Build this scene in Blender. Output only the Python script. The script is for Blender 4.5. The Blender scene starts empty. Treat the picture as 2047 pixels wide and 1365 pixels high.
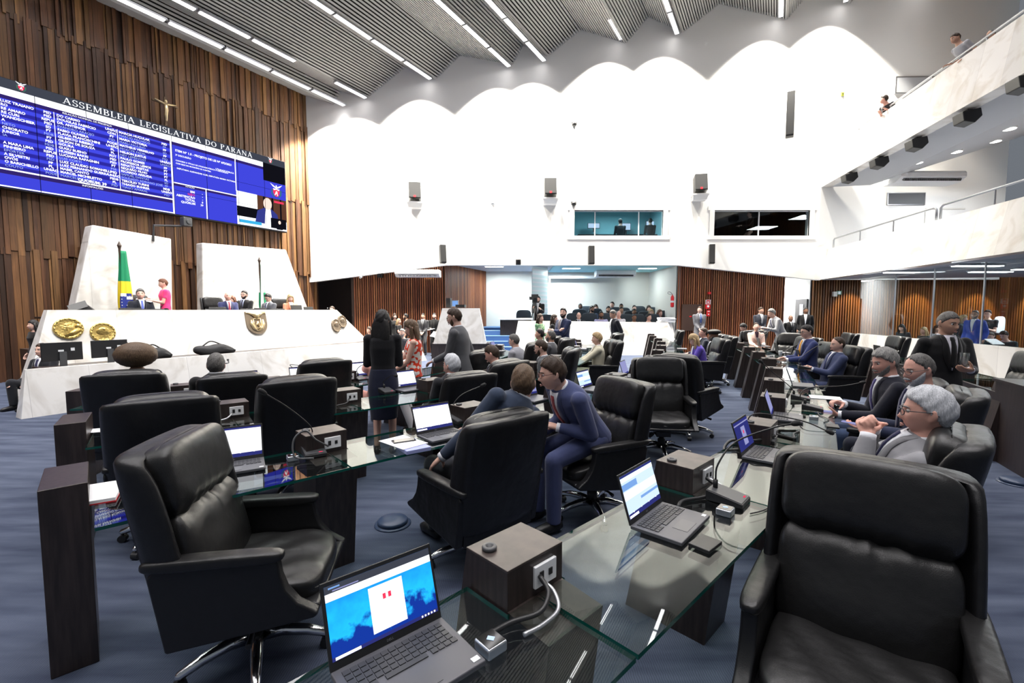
import bpy, bmesh, math, random
import numpy as np
from mathutils import Vector, Matrix
random.seed(7)
RNG = np.random.default_rng(3)
SC = bpy.context.scene
COL = SC.collection
# ------------------------------------------------------------------ camera model (2047 x 1365 frame)
FPX, HORIZON, EYE = 910.0, 619.0, 1.68
PITCH = math.atan((682.5 - HORIZON) / FPX)
CP, SP = math.cos(PITCH), math.sin(PITCH)


def ray(px, py):
    dx = (px - 1023.5) / FPX
    dz = -(py - 682.5) / FPX
    return dx, CP + dz * SP, -SP + dz * CP


def at(px, py, z):
    """ground position of a photo point lying at height z"""
    X, Y, Z = ray(px, py)
    t = (z - EYE) / Z
    return Vector((X * t, Y * t, z))


def ad(px, py, depth):
    """position of a photo point lying at distance depth down the hall"""
    X, Y, Z = ray(px, py)
    t = depth / Y
    return Vector((X * t, depth, EYE + Z * t))


def online(px, py, n, dist):
    """position of a photo point lying on the vertical plane n.p = dist"""
    X, Y, Z = ray(px, py)
    t = dist / (n[0] * X + n[1] * Y)
    return Vector((X * t, Y * t, EYE + Z * t))


# ------------------------------------------------------------------ materials
def nm(name):
    m = bpy.data.materials.new(name)
    m.use_nodes = True
    nt = m.node_tree
    return m, nt, nt.nodes['Principled BSDF']


def pm(name, col, rough=.5, metal=0., spec=.5, bump=None, var=None, coat=0., sheen=0., emit=None, es=0., stretch=(1, 1, 1)):
    """principled material; var=(scale, amount) mottles the colour, bump=(scale, strength)"""
    m, nt, b = nm(name)
    b.inputs['Base Color'].default_value = (*col, 1)
    b.inputs['Roughness'].default_value = rough
    b.inputs['Metallic'].default_value = metal
    b.inputs['Specular IOR Level'].default_value = spec
    b.inputs['Coat Weight'].default_value = coat
    b.inputs['Sheen Weight'].default_value = sheen
    if emit:
        b.inputs['Emission Color'].default_value = (*emit, 1)
        b.inputs['Emission Strength'].default_value = es
    N, L = nt.nodes, nt.links
    if var or bump:
        tc = N.new('ShaderNodeTexCoord')
        mp = N.new('ShaderNodeMapping')
        mp.inputs['Scale'].default_value = stretch
        L.new(tc.outputs['Object'], mp.inputs[0])
    if var:
        t = N.new('ShaderNodeTexNoise')
        t.inputs['Scale'].default_value = var[0]
        t.inputs['Detail'].default_value = 4
        L.new(mp.outputs[0], t.inputs['Vector'])
        mx = N.new('ShaderNodeMix')
        mx.data_type = 'RGBA'
        a = var[1]
        mx.inputs[6].default_value = (*[max(0, c * (1 - a)) for c in col], 1)
        mx.inputs[7].default_value = (*[min(1, c * (1 + a)) for c in col], 1)
        mr = N.new('ShaderNodeMapRange')
        mr.inputs[1].default_value, mr.inputs[2].default_value = .35, .65
        L.new(t.outputs[0], mr.inputs[0])
        L.new(mr.outputs[0], mx.inputs[0])
        L.new(mx.outputs[2], b.inputs['Base Color'])
    if bump:
        t2 = N.new('ShaderNodeTexNoise')
        t2.inputs['Scale'].default_value = bump[0]
        t2.inputs['Detail'].default_value = 3
        L.new(mp.outputs[0], t2.inputs['Vector'])
        bp = N.new('ShaderNodeBump')
        bp.inputs['Strength'].default_value = bump[1]
        bp.inputs['Distance'].default_value = .01
        L.new(t2.outputs[0], bp.inputs['Height'])
        L.new(bp.outputs[0], b.inputs['Normal'])
    return m


def em(name, col, s):
    m = bpy.data.materials.new(name)
    m.use_nodes = True
    nt = m.node_tree
    nt.nodes.clear()
    o = nt.nodes.new('ShaderNodeOutputMaterial')
    e = nt.nodes.new('ShaderNodeEmission')
    e.inputs[0].default_value = (*col, 1)
    e.inputs[1].default_value = s
    nt.links.new(e.outputs[0], o.inputs[0])
    return m


def glassmat(name, tint, ior=1.5, rough=0.0, edge=False):
    """thin clear pane: fresnel mirror over a tinted see-through"""
    m = bpy.data.materials.new(name)
    m.use_nodes = True
    nt = m.node_tree
    nt.nodes.clear()
    N, L = nt.nodes, nt.links
    o = N.new('ShaderNodeOutputMaterial')
    fr = N.new('ShaderNodeFresnel')
    ge = N.new('ShaderNodeNewGeometry')      # both faces of the pane act as air-to-glass
    mr = N.new('ShaderNodeMapRange')
    mr.inputs[3].default_value, mr.inputs[4].default_value = ior, 1 / ior
    L.new(ge.outputs['Backfacing'], mr.inputs[0])
    L.new(mr.outputs[0], fr.inputs[0])
    tr = N.new('ShaderNodeBsdfTransparent')
    tr.inputs[0].default_value = (*tint, 1)
    gl = N.new('ShaderNodeBsdfGlossy')
    gl.inputs['Roughness'].default_value = rough
    mx = N.new('ShaderNodeMixShader')
    L.new(fr.outputs[0], mx.inputs[0])
    L.new(tr.outputs[0], mx.inputs[1])
    L.new(gl.outputs[0], mx.inputs[2])
    L.new(mx.outputs[0], o.inputs[0])
    return m


def attrwood(name, rough=.45, grain=.35, spec=.4):
    """wood whose plank tone comes from the mesh's own 'tone' attribute, with stretched grain"""
    m, nt, b = nm(name)
    N, L = nt.nodes, nt.links
    at_ = N.new('ShaderNodeAttribute')
    at_.attribute_name = 'tone'
    tc = N.new('ShaderNodeTexCoord')
    mp = N.new('ShaderNodeMapping')
    mp.inputs['Scale'].default_value = (14, 14, .6)
    t = N.new('ShaderNodeTexNoise')
    t.inputs['Scale'].default_value = 3
    t.inputs['Detail'].default_value = 6
    L.new(tc.outputs['Object'], mp.inputs[0])
    L.new(mp.outputs[0], t.inputs['Vector'])
    mr = N.new('ShaderNodeMapRange')
    mr.inputs[1].default_value, mr.inputs[2].default_value = .3, .7
    mr.inputs[3].default_value, mr.inputs[4].default_value = 1 - grain, 1 + grain
    L.new(t.outputs[0], mr.inputs[0])
    mx = N.new('ShaderNodeVectorMath')
    mx.operation = 'SCALE'
    L.new(at_.outputs['Color'], mx.inputs[0])
    L.new(mr.outputs[0], mx.inputs['Scale'])
    L.new(mx.outputs[0], b.inputs['Base Color'])
    b.inputs['Roughness'].default_value = rough
    b.inputs['Specular IOR Level'].default_value = spec
    return m


def marblemat(name, base, vein, axis='X', panel=.75):
    m, nt, b = nm(name)
    N, L = nt.nodes, nt.links
    tc = N.new('ShaderNodeTexCoord')
    n1 = N.new('ShaderNodeTexNoise')
    n1.inputs['Scale'].default_value = 1.3
    n1.inputs['Detail'].default_value = 8
    n1.inputs['Distortion'].default_value = 1.6
    L.new(tc.outputs['Object'], n1.inputs['Vector'])
    cr = N.new('ShaderNodeValToRGB')
    e = cr.color_ramp.elements
    e[0].position, e[0].color = .3, (*vein, 1)
    e[1].position, e[1].color = .52, (*base, 1)
    L.new(n1.outputs[0], cr.inputs[0])
    sep = N.new('ShaderNodeSeparateXYZ')
    L.new(tc.outputs['Object'], sep.inputs[0])
    dv = N.new('ShaderNodeMath')
    dv.operation = 'DIVIDE'
    dv.inputs[1].default_value = panel
    L.new(sep.outputs[axis], dv.inputs[0])
    fl = N.new('ShaderNodeMath')
    fl.operation = 'FLOOR'
    L.new(dv.outputs[0], fl.inputs[0])
    wn = N.new('ShaderNodeTexWhiteNoise')
    wn.noise_dimensions = '1D'
    L.new(fl.outputs[0], wn.inputs['W'])
    mr = N.new('ShaderNodeMapRange')
    mr.inputs[3].default_value, mr.inputs[4].default_value = .86, 1.04
    L.new(wn.outputs[0], mr.inputs[0])
    fr = N.new('ShaderNodeMath')
    fr.operation = 'FRACT'
    L.new(dv.outputs[0], fr.inputs[0])
    gt = N.new('ShaderNodeMath')
    gt.operation = 'GREATER_THAN'
    gt.inputs[1].default_value = .012
    L.new(fr.outputs[0], gt.inputs[0])
    ad_ = N.new('ShaderNodeMapRange')
    ad_.inputs[3].default_value, ad_.inputs[4].default_value = .78, 1.
    L.new(gt.outputs[0], ad_.inputs[0])
    ml = N.new('ShaderNodeMath')
    ml.operation = 'MULTIPLY'
    L.new(mr.outputs[0], ml.inputs[0])
    L.new(ad_.outputs[0], ml.inputs[1])
    sc = N.new('ShaderNodeVectorMath')
    sc.operation = 'SCALE'
    L.new(cr.outputs[0], sc.inputs[0])
    L.new(ml.outputs[0], sc.inputs['Scale'])
    L.new(sc.outputs[0], b.inputs['Base Color'])
    b.inputs['Roughness'].default_value = .22
    return m


def carpetmat():
    m, nt, b = nm('carpet_blue')
    N, L = nt.nodes, nt.links
    tc = N.new('ShaderNodeTexCoord')
    mp = N.new('ShaderNodeMapping')
    mp.inputs['Rotation'].default_value = (0, 0, math.radians(28))
    mp.inputs['Scale'].default_value = (.55, 3.2, 1)
    L.new(tc.outputs['Object'], mp.inputs[0])
    n = N.new('ShaderNodeTexNoise')
    n.inputs['Scale'].default_value = 2.2
    n.inputs['Detail'].default_value = 3
    L.new(mp.outputs[0], n.inputs['Vector'])
    cr = N.new('ShaderNodeValToRGB')
    e = cr.color_ramp.elements
    e[0].position, e[0].color = .33, (.042, .052, .084, 1)
    e[1].position, e[1].color = .68, (.088, .105, .150, 1)
    L.new(n.outputs[0], cr.inputs[0])
    w = N.new('ShaderNodeTexWave')
    w.inputs['Scale'].default_value = 28
    w.inputs['Distortion'].default_value = 3
    L.new(tc.outputs['Object'], w.inputs['Vector'])
    mr = N.new('ShaderNodeMapRange')
    mr.inputs[3].default_value, mr.inputs[4].default_value = .8, 1.15
    L.new(w.outputs[1], mr.inputs[0])
    sc = N.new('ShaderNodeVectorMath')
    sc.operation = 'SCALE'
    L.new(cr.outputs[0], sc.inputs[0])
    L.new(mr.outputs[0], sc.inputs['Scale'])
    L.new(sc.outputs[0], b.inputs['Base Color'])
    b.inputs['Roughness'].default_value = .95
    b.inputs['Specular IOR Level'].default_value = .1
    return m


def leathermat(name, col, rough=.38):
    m, nt, b = nm(name)
    N, L = nt.nodes, nt.links
    b.inputs['Base Color'].default_value = (*col, 1)
    b.inputs['Roughness'].default_value = rough
    b.inputs['Specular IOR Level'].default_value = .4
    tc = N.new('ShaderNodeTexCoord')
    v = N.new('ShaderNodeTexVoronoi')
    v.inputs['Scale'].default_value = 260
    L.new(tc.outputs['Object'], v.inputs['Vector'])
    n = N.new('ShaderNodeTexNoise')
    n.inputs['Scale'].default_value = 9
    n.inputs['Detail'].default_value = 2
    L.new(tc.outputs['Object'], n.inputs['Vector'])
    b1 = N.new('ShaderNodeBump')
    b1.inputs['Strength'].default_value = .12
    b1.inputs['Distance'].default_value = .002
    L.new(v.outputs[0], b1.inputs['Height'])
    b2 = N.new('ShaderNodeBump')
    b2.inputs['Strength'].default_value = .35
    b2.inputs['Distance'].default_value = .02
    L.new(n.outputs[0], b2.inputs['Height'])
    L.new(b1.outputs[0], b2.inputs['Normal'])
    L.new(b2.outputs[0], b.inputs['Normal'])
    return m


def hairmat(name, c1, c2):
    m, nt, b = nm(name)
    N, L = nt.nodes, nt.links
    tc = N.new('ShaderNodeTexCoord')
    mp = N.new('ShaderNodeMapping')
    mp.inputs['Scale'].default_value = (150, 150, 22)
    L.new(tc.outputs['Object'], mp.inputs[0])
    n = N.new('ShaderNodeTexNoise')
    n.inputs['Scale'].default_value = 1.6
    n.inputs['Detail'].default_value = 4
    L.new(mp.outputs[0], n.inputs['Vector'])
    cr = N.new('ShaderNodeValToRGB')
    e = cr.color_ramp.elements
    e[0].position, e[0].color = .35, (*c1, 1)
    e[1].position, e[1].color = .65, (*c2, 1)
    L.new(n.outputs[0], cr.inputs[0])
    L.new(cr.outputs[0], b.inputs['Base Color'])
    b.inputs['Roughness'].default_value = .55
    b.inputs['Specular IOR Level'].default_value = .3
    bp = N.new('ShaderNodeBump')
    bp.inputs['Strength'].default_value = .5
    bp.inputs['Distance'].default_value = .003
    L.new(n.outputs[0], bp.inputs['Height'])
    L.new(bp.outputs[0], b.inputs['Normal'])
    return m


M = {}
M['white_wall'] = pm('white_plaster', (.88, .87, .84), .75, bump=(30, .08))
M['cream'] = pm('cream_paint', (.72, .70, .64), .7)
M['grey_paint'] = pm('grey_paint', (.42, .43, .45), .7)
M['marble'] = marblemat('white_marble', (.86, .84, .80), (.60, .56, .50))
M['marble_y'] = marblemat('white_marble_side', (.86, .83, .78), (.66, .60, .52), axis='Y')
M['carpet'] = carpetmat()
M['plank'] = attrwood('wall_planks')
M['slatwood'] = attrwood('wall_slats', .5, .2)
M['desk_wood'] = pm('dark_desk_wood', (.030, .021, .019), .36, var=(6, .35), stretch=(8, 8, .7))
M['box_top'] = pm('worn_dark_laminate', (.060, .045, .040), .4, var=(14, .3))
M['leather'] = leathermat('black_leather', (.008, .008, .009))
M['leather_soft'] = leathermat('black_cushion_leather', (.012, .0118, .012), .36)
M['chrome'] = pm('chrome', (.75, .75, .76), .12, 1.)
M['black'] = pm('black_plastic', (.012, .012, .013), .45)
M['black_matte'] = pm('black_matte', (.010, .010, .011), .8)
M['darkgrey'] = pm('dark_grey_plastic', (.06, .062, .066), .45)
M['grey_metal'] = pm('grey_metal', (.42, .43, .45), .35, .8)
M['laptop'] = pm('laptop_grey', (.10, .10, .112), .42, .3)
M['key'] = pm('laptop_keys', (.035, .035, .04), .5)
M['white_plastic'] = pm('white_plastic', (.78, .79, .80), .4)
M['paper'] = pm('white_paper', (.85, .85, .86), .8)
M['blue_paper'] = pm('lilac_book_cover', (.38, .42, .75), .5)
M['ceil_slat'] = pm('ceiling_slats', (.40, .39, .375), .5)
M['ceil_dark'] = pm('ceiling_void', (.012, .012, .012), .9)
M['glass'] = glassmat('desk_glass', (.86, .93, .90), 1.75)
M['glass_edge'] = pm('green_glass_edge', (.004, .085, .066), .12, spec=.7)
M['pane'] = glassmat('clear_pane', (.93, .96, .96), 1.45)
M['pane_dark'] = glassmat('tinted_pane', (.80, .86, .88), 1.45)
M['tube'] = em('fluorescent_tube', (1., .97, .98), 7.)
M['lamp_warm'] = em('downlight', (1., .95, .86), 14.)
M['lamp_small'] = em('strip_lamp', (.92, .97, 1.), 9.)
M['red'] = pm('red_enamel', (.62, .012, .02), .35)
M['brass'] = pm('bronze_relief', (.55, .40, .13), .32, .85, bump=(22, 1.))
M['bronze'] = pm('bronze_plaque', (.22, .17, .12), .4, .6)
M['gold'] = pm('gold_relief', (.75, .60, .35), .3, .8)
M['blue_plastic'] = pm('blue_plastic', (.03, .05, .10), .4)
M['silver'] = pm('brushed_aluminium', (.55, .57, .60), .3, .9)
M['glossblack'] = pm('glossy_black_glass', (.008, .008, .009), .06, spec=.7)
M['bag'] = pm('black_nylon_bag', (.013, .013, .015), .7, bump=(40, .4))
M['seat_grey'] = pm('grey_seat_cloth', (.045, .06, .075), .8)
M['step_blue'] = pm('blue_step_carpet', (.08, .16, .32), .95)
M['frost'] = pm('frosted_glass', (.72, .84, .84), .25)
M['green_cloth'] = pm('green_flag_cloth', (.0, .22, .09), .7)
M['yellow_cloth'] = pm('yellow_flag_cloth', (.80, .58, .02), .7)
M['blue_cloth'] = pm('blue_flag_cloth', (.015, .03, .24), .7)
M['white_cloth'] = pm('white_flag_cloth', (.80, .80, .78), .7)
M['yellow_folder'] = pm('yellow_folder', (.65, .70, .06), .5)


# ------------------------------------------------------------------ mesh builder
class MB:
    def __init__(s):
        s.v, s.f, s.mi, s.t = [], [], [], []

    def add(s, verts, faces, mi=0, tone=None):
        o = len(s.v)
        s.v += [tuple(v) for v in verts]
        s.f += [tuple(i + o for i in f) for f in faces]
        s.mi += [mi] * len(faces)
        s.t += [tone or (1, 1, 1)] * len(faces)
        return s

    def box(s, c, d, mi=0, R=None, tone=None):
        x, y, z = d[0] / 2, d[1] / 2, d[2] / 2
        P = [Vector((a * x, b * y, e * z)) for e in (-1, 1) for b in (-1, 1) for a in (-1, 1)]
        if R is not None:
            P = [R @ p for p in P]
        c = Vector(c)
        return s.add([p + c for p in P], [(0, 2, 3, 1), (4, 5, 7, 6), (0, 1, 5, 4), (2, 6, 7, 3), (0, 4, 6, 2), (1, 3, 7, 5)], mi, tone)

    def hexa(s, lo, hi, mi=0, tone=None):
        """two matching outlines (lists of points) joined into a closed solid"""
        n = len(lo)
        fs = [tuple(reversed(range(n))), tuple(range(n, 2 * n))]
        fs += [(i, (i + 1) % n, n + (i + 1) % n, n + i) for i in range(n)]
        return s.add(list(lo) + list(hi), fs, mi, tone)

    def grid(s, P, cu=False, cv=False, mi=0, caps=False):
        """P[i][j] points; cu/cv close the i/j direction"""
        nu, nv = len(P), len(P[0])
        fs = []
        for i in range(nu if cu else nu - 1):
            for j in range(nv if cv else nv - 1):
                a, b = i * nv + j, i * nv + (j + 1) % nv
                c, d = ((i + 1) % nu) * nv + (j + 1) % nv, ((i + 1) % nu) * nv + j
                fs.append((a, b, c, d))
        if caps and cv:
            fs.append(tuple(reversed(range(nv))))
            fs.append(tuple((nu - 1) * nv + j for j in range(nv)))
        return s.add([p for r in P for p in r], fs, mi)

    def tube(s, pts, r, n=8, mi=0, closed=False):
        pts = [Vector(p) for p in pts]
        rs = r if isinstance(r, (list, tuple)) else [r] * len(pts)
        rows, up = [], None
        m = len(pts)
        for i, p in enumerate(pts):
            if closed:
                d = pts[(i + 1) % m] - pts[i - 1]
            else:
                d = pts[min(i + 1, m - 1)] - pts[max(i - 1, 0)]
            d = d.normalized() if d.length > 1e-9 else Vector((0, 0, 1))
            if up is None:
                up = Vector((0, 0, 1)) if abs(d.z) < .9 else Vector((1, 0, 0))
            a = d.cross(up)
            a = a.normalized() if a.length > 1e-6 else d.orthogonal().normalized()
            up = a.cross(d).normalized()
            rows.append([p + (a * math.cos(2 * math.pi * k / n) + up * math.sin(2 * math.pi * k / n)) * rs[i] for k in range(n)])
        return s.grid(rows, cu=closed, cv=True, mi=mi, caps=not closed)

    def lathe(s, prof, c=(0, 0, 0), n=20, mi=0, R=None):
        """prof = [(radius, z)] about the z axis"""
        c = Vector(c)
        rows = []
        for r, z in prof:
            row = [Vector((r * math.cos(2 * math.pi * k / n), r * math.sin(2 * math.pi * k / n), z)) for k in range(n)]
            rows.append([(R @ p if R is not None else p) + c for p in row])
        return s.grid(rows, cv=True, mi=mi, caps=True)

    def cyl(s, a, b, r, n=12, mi=0):
        return s.tube([a, b], r, n, mi)

    def ell(s, c, r, nu=10, nv=14, mi=0, R=None):
        c = Vector(c)
        rows = []
        for i in range(nu + 1):
            th = math.pi * min(max(i / nu, .002), .998)
            row = [Vector((r[0] * math.sin(th) * math.cos(2 * math.pi * k / nv), r[1] * math.sin(th) * math.sin(2 * math.pi * k / nv), -r[2] * math.cos(th))) for k in range(nv)]
            rows.append([(R @ p if R is not None else p) + c for p in row])
        return s.grid(rows, cv=True, mi=mi, caps=True)

    def pillow(s, c, d, n=10, p=3.2, R=None, fn=None, mi=0):
        """soft rounded block; fn(u, v, w, point) may displace"""
        c = Vector(c)
        V, Fc, idx = [], [], {}

        def vid(key):
            if key not in idx:
                q = np.array(key, float) / n * 2 - 1
                L = (np.abs(q) ** p).sum() ** (1 / p)
                m = np.abs(q).max()
                q2 = q * (m / L)
                pt = Vector((q2[0] * d[0] / 2, q2[1] * d[1] / 2, q2[2] * d[2] / 2))
                if fn:
                    pt = fn(q2[0], q2[1], q2[2], pt)
                if R is not None:
                    pt = R @ pt
                idx[key] = len(V)
                V.append(pt + c)
            return idx[key]
        for ax in range(3):
            for sd in (0, n):
                for i in range(n):
                    for j in range(n):
                        def k(a, b):
                            q = [0, 0, 0]
                            q[ax] = sd
                            q[(ax + 1) % 3] = a
                            q[(ax + 2) % 3] = b
                            return vid(tuple(q))
                        f = [k(i, j), k(i + 1, j), k(i + 1, j + 1), k(i, j + 1)]
                        Fc.append(tuple(f if sd else reversed(f)))
        return s.add(V, Fc, mi)

    def join(s, o, Mx=None, mi=None):
        n = len(s.v)
        s.v += [tuple(Mx @ Vector(v)) if Mx is not None else v for v in o.v]
        s.f += [tuple(i + n for i in f) for f in o.f]
        s.mi += [m if mi is None else mi for m in o.mi]
        s.t += o.t
        return s

    def mesh(s, name, mats, smooth=False, tones=False):
        me = bpy.data.meshes.new(name)
        me.from_pydata(s.v, [], s.f)
        for m in (mats if isinstance(mats, (list, tuple)) else [mats]):
            me.materials.append(m)
        me.polygons.foreach_set('material_index', s.mi)
        if smooth:
            me.polygons.foreach_set('use_smooth', [True] * len(s.f))
        if tones:
            a = me.attributes.new('tone', 'FLOAT_COLOR', 'FACE')
            a.data.foreach_set('color', [x for t in s.t for x in (*t, 1.)])
        me.update()
        return me

    def build(s, name, mats, parent=None, smooth=False, bevel=0., seg=2, subd=0, tones=False, auto=None):
        me = s.mesh(name, mats, smooth, tones)
        o = bpy.data.objects.new(name, me)
        COL.objects.link(o)
        if parent is not None:
            o.parent = parent
        if bevel:
            b = o.modifiers.new('bevel', 'BEVEL')
            b.width = bevel
            b.segments = seg
            b.limit_method = 'ANGLE'
            b.angle_limit = math.radians(40)
            me.polygons.foreach_set('use_smooth', [True] * len(s.f))
            b.harden_normals = True
        if subd:
            u = o.modifiers.new('subd', 'SUBSURF')
            u.levels = u.render_levels = subd
        if auto:
            me.polygons.foreach_set('use_smooth', [True] * len(s.f))
            me.set_sharp_from_angle(angle=math.radians(auto))
        return o


def fixn(me):
    bm = bmesh.new()
    bm.from_mesh(me)
    bmesh.ops.recalc_face_normals(bm, faces=bm.faces)
    bm.to_mesh(me)
    bm.free()


def thing(name, label, cat, loc=(0, 0, 0), rz=0., group=None):
    o = bpy.data.objects.new(name, None)
    o.empty_display_size = .1
    COL.objects.link(o)
    o.location = loc
    o.rotation_euler = (0, 0, rz)
    o['label'] = label
    o['category'] = cat
    if group:
        o['group'] = group
    return o


def tag(o, label, cat, group=None, kind=None):
    o['label'] = label
    o['category'] = cat
    if group:
        o['group'] = group
    if kind:
        o['kind'] = kind
    return o


def struct(name, b, mats, **k):
    o = b.build(name, mats, **k)
    o['kind'] = 'structure'
    return o


def dup(root, loc, rz, label, group=None):
    """copy of a thing with copies of its parts and sub-parts"""
    r = root.copy()
    COL.objects.link(r)
    r.location = loc
    r.rotation_euler = (0, 0, rz)
    r['label'] = label
    if group:
        r['group'] = group
    for ch in list(root.children):
        c = ch.copy()
        COL.objects.link(c)
        c.parent = r
        for g in list(ch.children):
            d = g.copy()
            COL.objects.link(d)
            d.parent = c
    return r


def textmesh(body, size, align='LEFT', bold=0., shear=0):
    """lettering as plain mesh data (verts, faces) in the xy plane"""
    cu = bpy.data.curves.new('txt', 'FONT')
    cu.body = body
    cu.size = size
    cu.align_x = align
    cu.offset = bold
    cu.resolution_u = 2
    o = bpy.data.objects.new('txt', cu)
    COL.objects.link(o)
    dg = bpy.context.evaluated_depsgraph_get()
    me = o.evaluated_get(dg).to_mesh()
    vs = [tuple(v.co) for v in me.vertices]
    fs = [tuple(p.vertices) for p in me.polygons]
    o.evaluated_get(dg).to_mesh_clear()
    bpy.data.objects.remove(o)
    bpy.data.curves.remove(cu)
    return vs, fs


def rotz(a):
    return Matrix.Rotation(a, 3, 'Z')


def smoothpath(pts, n=6):
    """Catmull-Rom through the points"""
    P = [Vector(p) for p in pts]
    P = [P[0] * 2 - P[1]] + P + [P[-1] * 2 - P[-2]]
    out = []
    for i in range(1, len(P) - 2):
        a, b, c, d = P[i - 1:i + 3]
        for k in range(n):
            t = k / n
            out.append(.5 * ((2 * b) + (c - a) * t + (2 * a - 5 * b + 4 * c - d) * t * t + (3 * b - a - 3 * c + d) * t ** 3))
    out.append(P[-2])
    return out
# ================================================================== ROOM SHELL
DN = Vector((.866, -.5, 0))      # dais side faces the hall along DN
DU = Vector((.5, .866, 0))       # dais side runs along DU
ANG = math.radians(60)
WY = 17.5                        # plane of the tall white wall
CORN = Vector((-7.77, WY, 0))
BROWN = [tuple(.62 * x for x in t) for t in [(.16, .068, .028), (.115, .047, .020), (.20, .090, .034), (.26, .125, .048), (.085, .036, .017), (.14, .060, .028), (.30, .150, .055)]]
RUST = [(.20, .062, .026), (.24, .080, .033), (.28, .105, .042), (.165, .050, .022)]

# ---- floor
b = MB()
b.box((2, 6, -.1), (44, 40, .2))
struct('floor', b, M['carpet'])

# ---- plank wall behind the dais: three tiers of planks of uneven width and depth
b = MB()
rr = random.Random(11)
cuts = [0, 3.0, 5.6, 8.35, 11.2]
for k in range(4):
    u = -.3
    while u < 26:
        w = rr.choice((.045, .06, .075, .09, .12))
        dep = rr.choice((.02, .035, .05, .075)) + .02 * k
        z0 = cuts[k] + (rr.uniform(-.09, .09) if k else 0)
        z1 = cuts[k + 1] + .12
        c = CORN - DU * (u + w / 2) + DN * (dep / 2 - .05)
        t = rr.choice(BROWN)
        f = rr.uniform(.55, 1.35)
        b.box((c.x, c.y, (z0 + z1) / 2), (w - .006, dep + .1, z1 - z0), 0, rotz(ANG), tuple(x * f for x in t))
        u += w
c = CORN - DU * 13 - DN * .2
b.box((c.x, c.y, 6), (27, .2, 12.4), 0, rotz(ANG), (.05, .022, .012))
struct('wall_dais', b, M['plank'], tones=True)

# ---- tall white wall with two window openings and a cut-away lower edge
def wxz(px, py, y=WY):
    p = ad(px, py, y)
    return p.x, p.z


zbl = wxz(625, 565)[1]
out = [(-7.85, zbl), wxz(890, 530), wxz(1355, 530), wxz(1640, 560), (11.75, 2.83), (18.6, 2.83), (18.6, 15.5), (-7.85, 15.5)]
w1 = [wxz(1148, 471), wxz(1325, 470), wxz(1325, 420), wxz(1148, 422)]
w2 = [wxz(1427, 470), wxz(1617, 470), wxz(1617, 419), wxz(1427, 421)]
x0, x1, za, zb = w1[0][0], w1[1][0], w1[0][1], w1[2][1]
w1 = [(x0, za), (x1, za), (x1, zb), (x0, zb)]
x0, x1 = w2[0][0], w2[1][0]
w2 = [(x0, za), (x1, za), (x1, zb), (x0, zb)]
bm = bmesh.new()
es = []
for lp in (out, w1, w2):
    vs = [bm.verts.new((x, WY + .12, z)) for x, z in lp]
    es += [bm.edges.new((vs[i], vs[(i + 1) % len(vs)])) for i in range(len(vs))]
bmesh.ops.triangle_fill(bm, use_beauty=True, use_dissolve=False, edges=es, normal=(0, -1, 0))
me = bpy.data.meshes.new('wall_back')
bm.to_mesh(me)
bm.free()
me.materials.append(M['white_wall'])
o = bpy.data.objects.new('wall_back', me)
COL.objects.link(o)
o['kind'] = 'structure'
sd = o.modifiers.new('thick', 'SOLIDIFY')
sd.thickness = .24
sd.offset = 0


def window(k, w, cuts_, pane):
    (xa, z0), (xb, _), (_, z1), _ = w
    fb = MB()
    for xx, zz, dx, dz in (((xa + xb) / 2, z0 - .07, xb - xa + .5, .14), ((xa + xb) / 2, z1 + .07, xb - xa + .5, .14), (xa - .09, (z0 + z1) / 2, .18, z1 - z0), (xb + .09, (z0 + z1) / 2, .18, z1 - z0)):
        fb.box((xx, WY + .03, zz), (dx, .09, dz))
    wo = struct('window_%d' % k, fb, M['white_wall'])
    xs = [xa] + cuts_ + [xb]
    for i in range(len(xs) - 1):
        pb = MB()
        pb.box(((xs[i] + xs[i + 1]) / 2, WY + .1, (z0 + z1) / 2), (xs[i + 1] - xs[i] - .01, .012, z1 - z0))
        pb.build('pane', pane, wo)
    mb = MB()
    for x in cuts_:
        mb.box((x, WY + .1, (z0 + z1) / 2), (.035, .05, z1 - z0))
    mb.box(((xa + xb) / 2, WY + .1, z1 - .02), (xb - xa, .06, .04))
    mb.build('mullion', M['white_plastic'], wo)


window(1, w1, [wxz(1190, 450)[0], wxz(1278, 450)[0]], M['pane_dark'])
window(2, w2, [wxz(1519, 450)[0]], M['pane_dark'])


def roombox(name, x0, x1, y0, y1, z0, z1, mat, skip=(), extra=0.):
    """inside-out shell of thin slabs: back, left, right, floor, ceiling"""
    q = MB()
    t = .08
    if 'back' not in skip:
        q.box(((x0 + x1) / 2, y1 + t / 2, (z0 + z1) / 2), (x1 - x0 + 2 * t, t, z1 - z0 + 2 * t))
    if 'left' not in skip:
        q.box((x0 - t / 2, (y0 + y1) / 2, (z0 + z1) / 2), (t, y1 - y0, z1 - z0))
    if 'right' not in skip:
        q.box((x1 + t / 2, (y0 + y1) / 2, (z0 + z1) / 2), (t, y1 - y0, z1 - z0))
    if 'floor' not in skip:
        q.box(((x0 + x1) / 2, (y0 + y1) / 2, z0 - t / 2), (x1 - x0 + 2 * t, y1 - y0, t))
    if 'ceil' not in skip:
        q.box(((x0 + x1) / 2, (y0 + y1) / 2, z1 + t / 2), (x1 - x0 + 2 * t, y1 - y0, t))
    return struct(name, q, mat)


M['control_blue'] = pm('control_room_paint', (.30, .58, .64), .8)
roombox('wall_control_room', w1[0][0] - .6, w1[1][0] + .6, WY + .3, WY + 3.6, za - 1.0, zb + .8, M['control_blue'])
roombox('wall_booth', w2[0][0] - .4, w2[1][0] + .4, WY + .3, WY + 3.4, za - 1.0, zb + .8, pm('booth_dark', (.03, .03, .035), .8))


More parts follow.
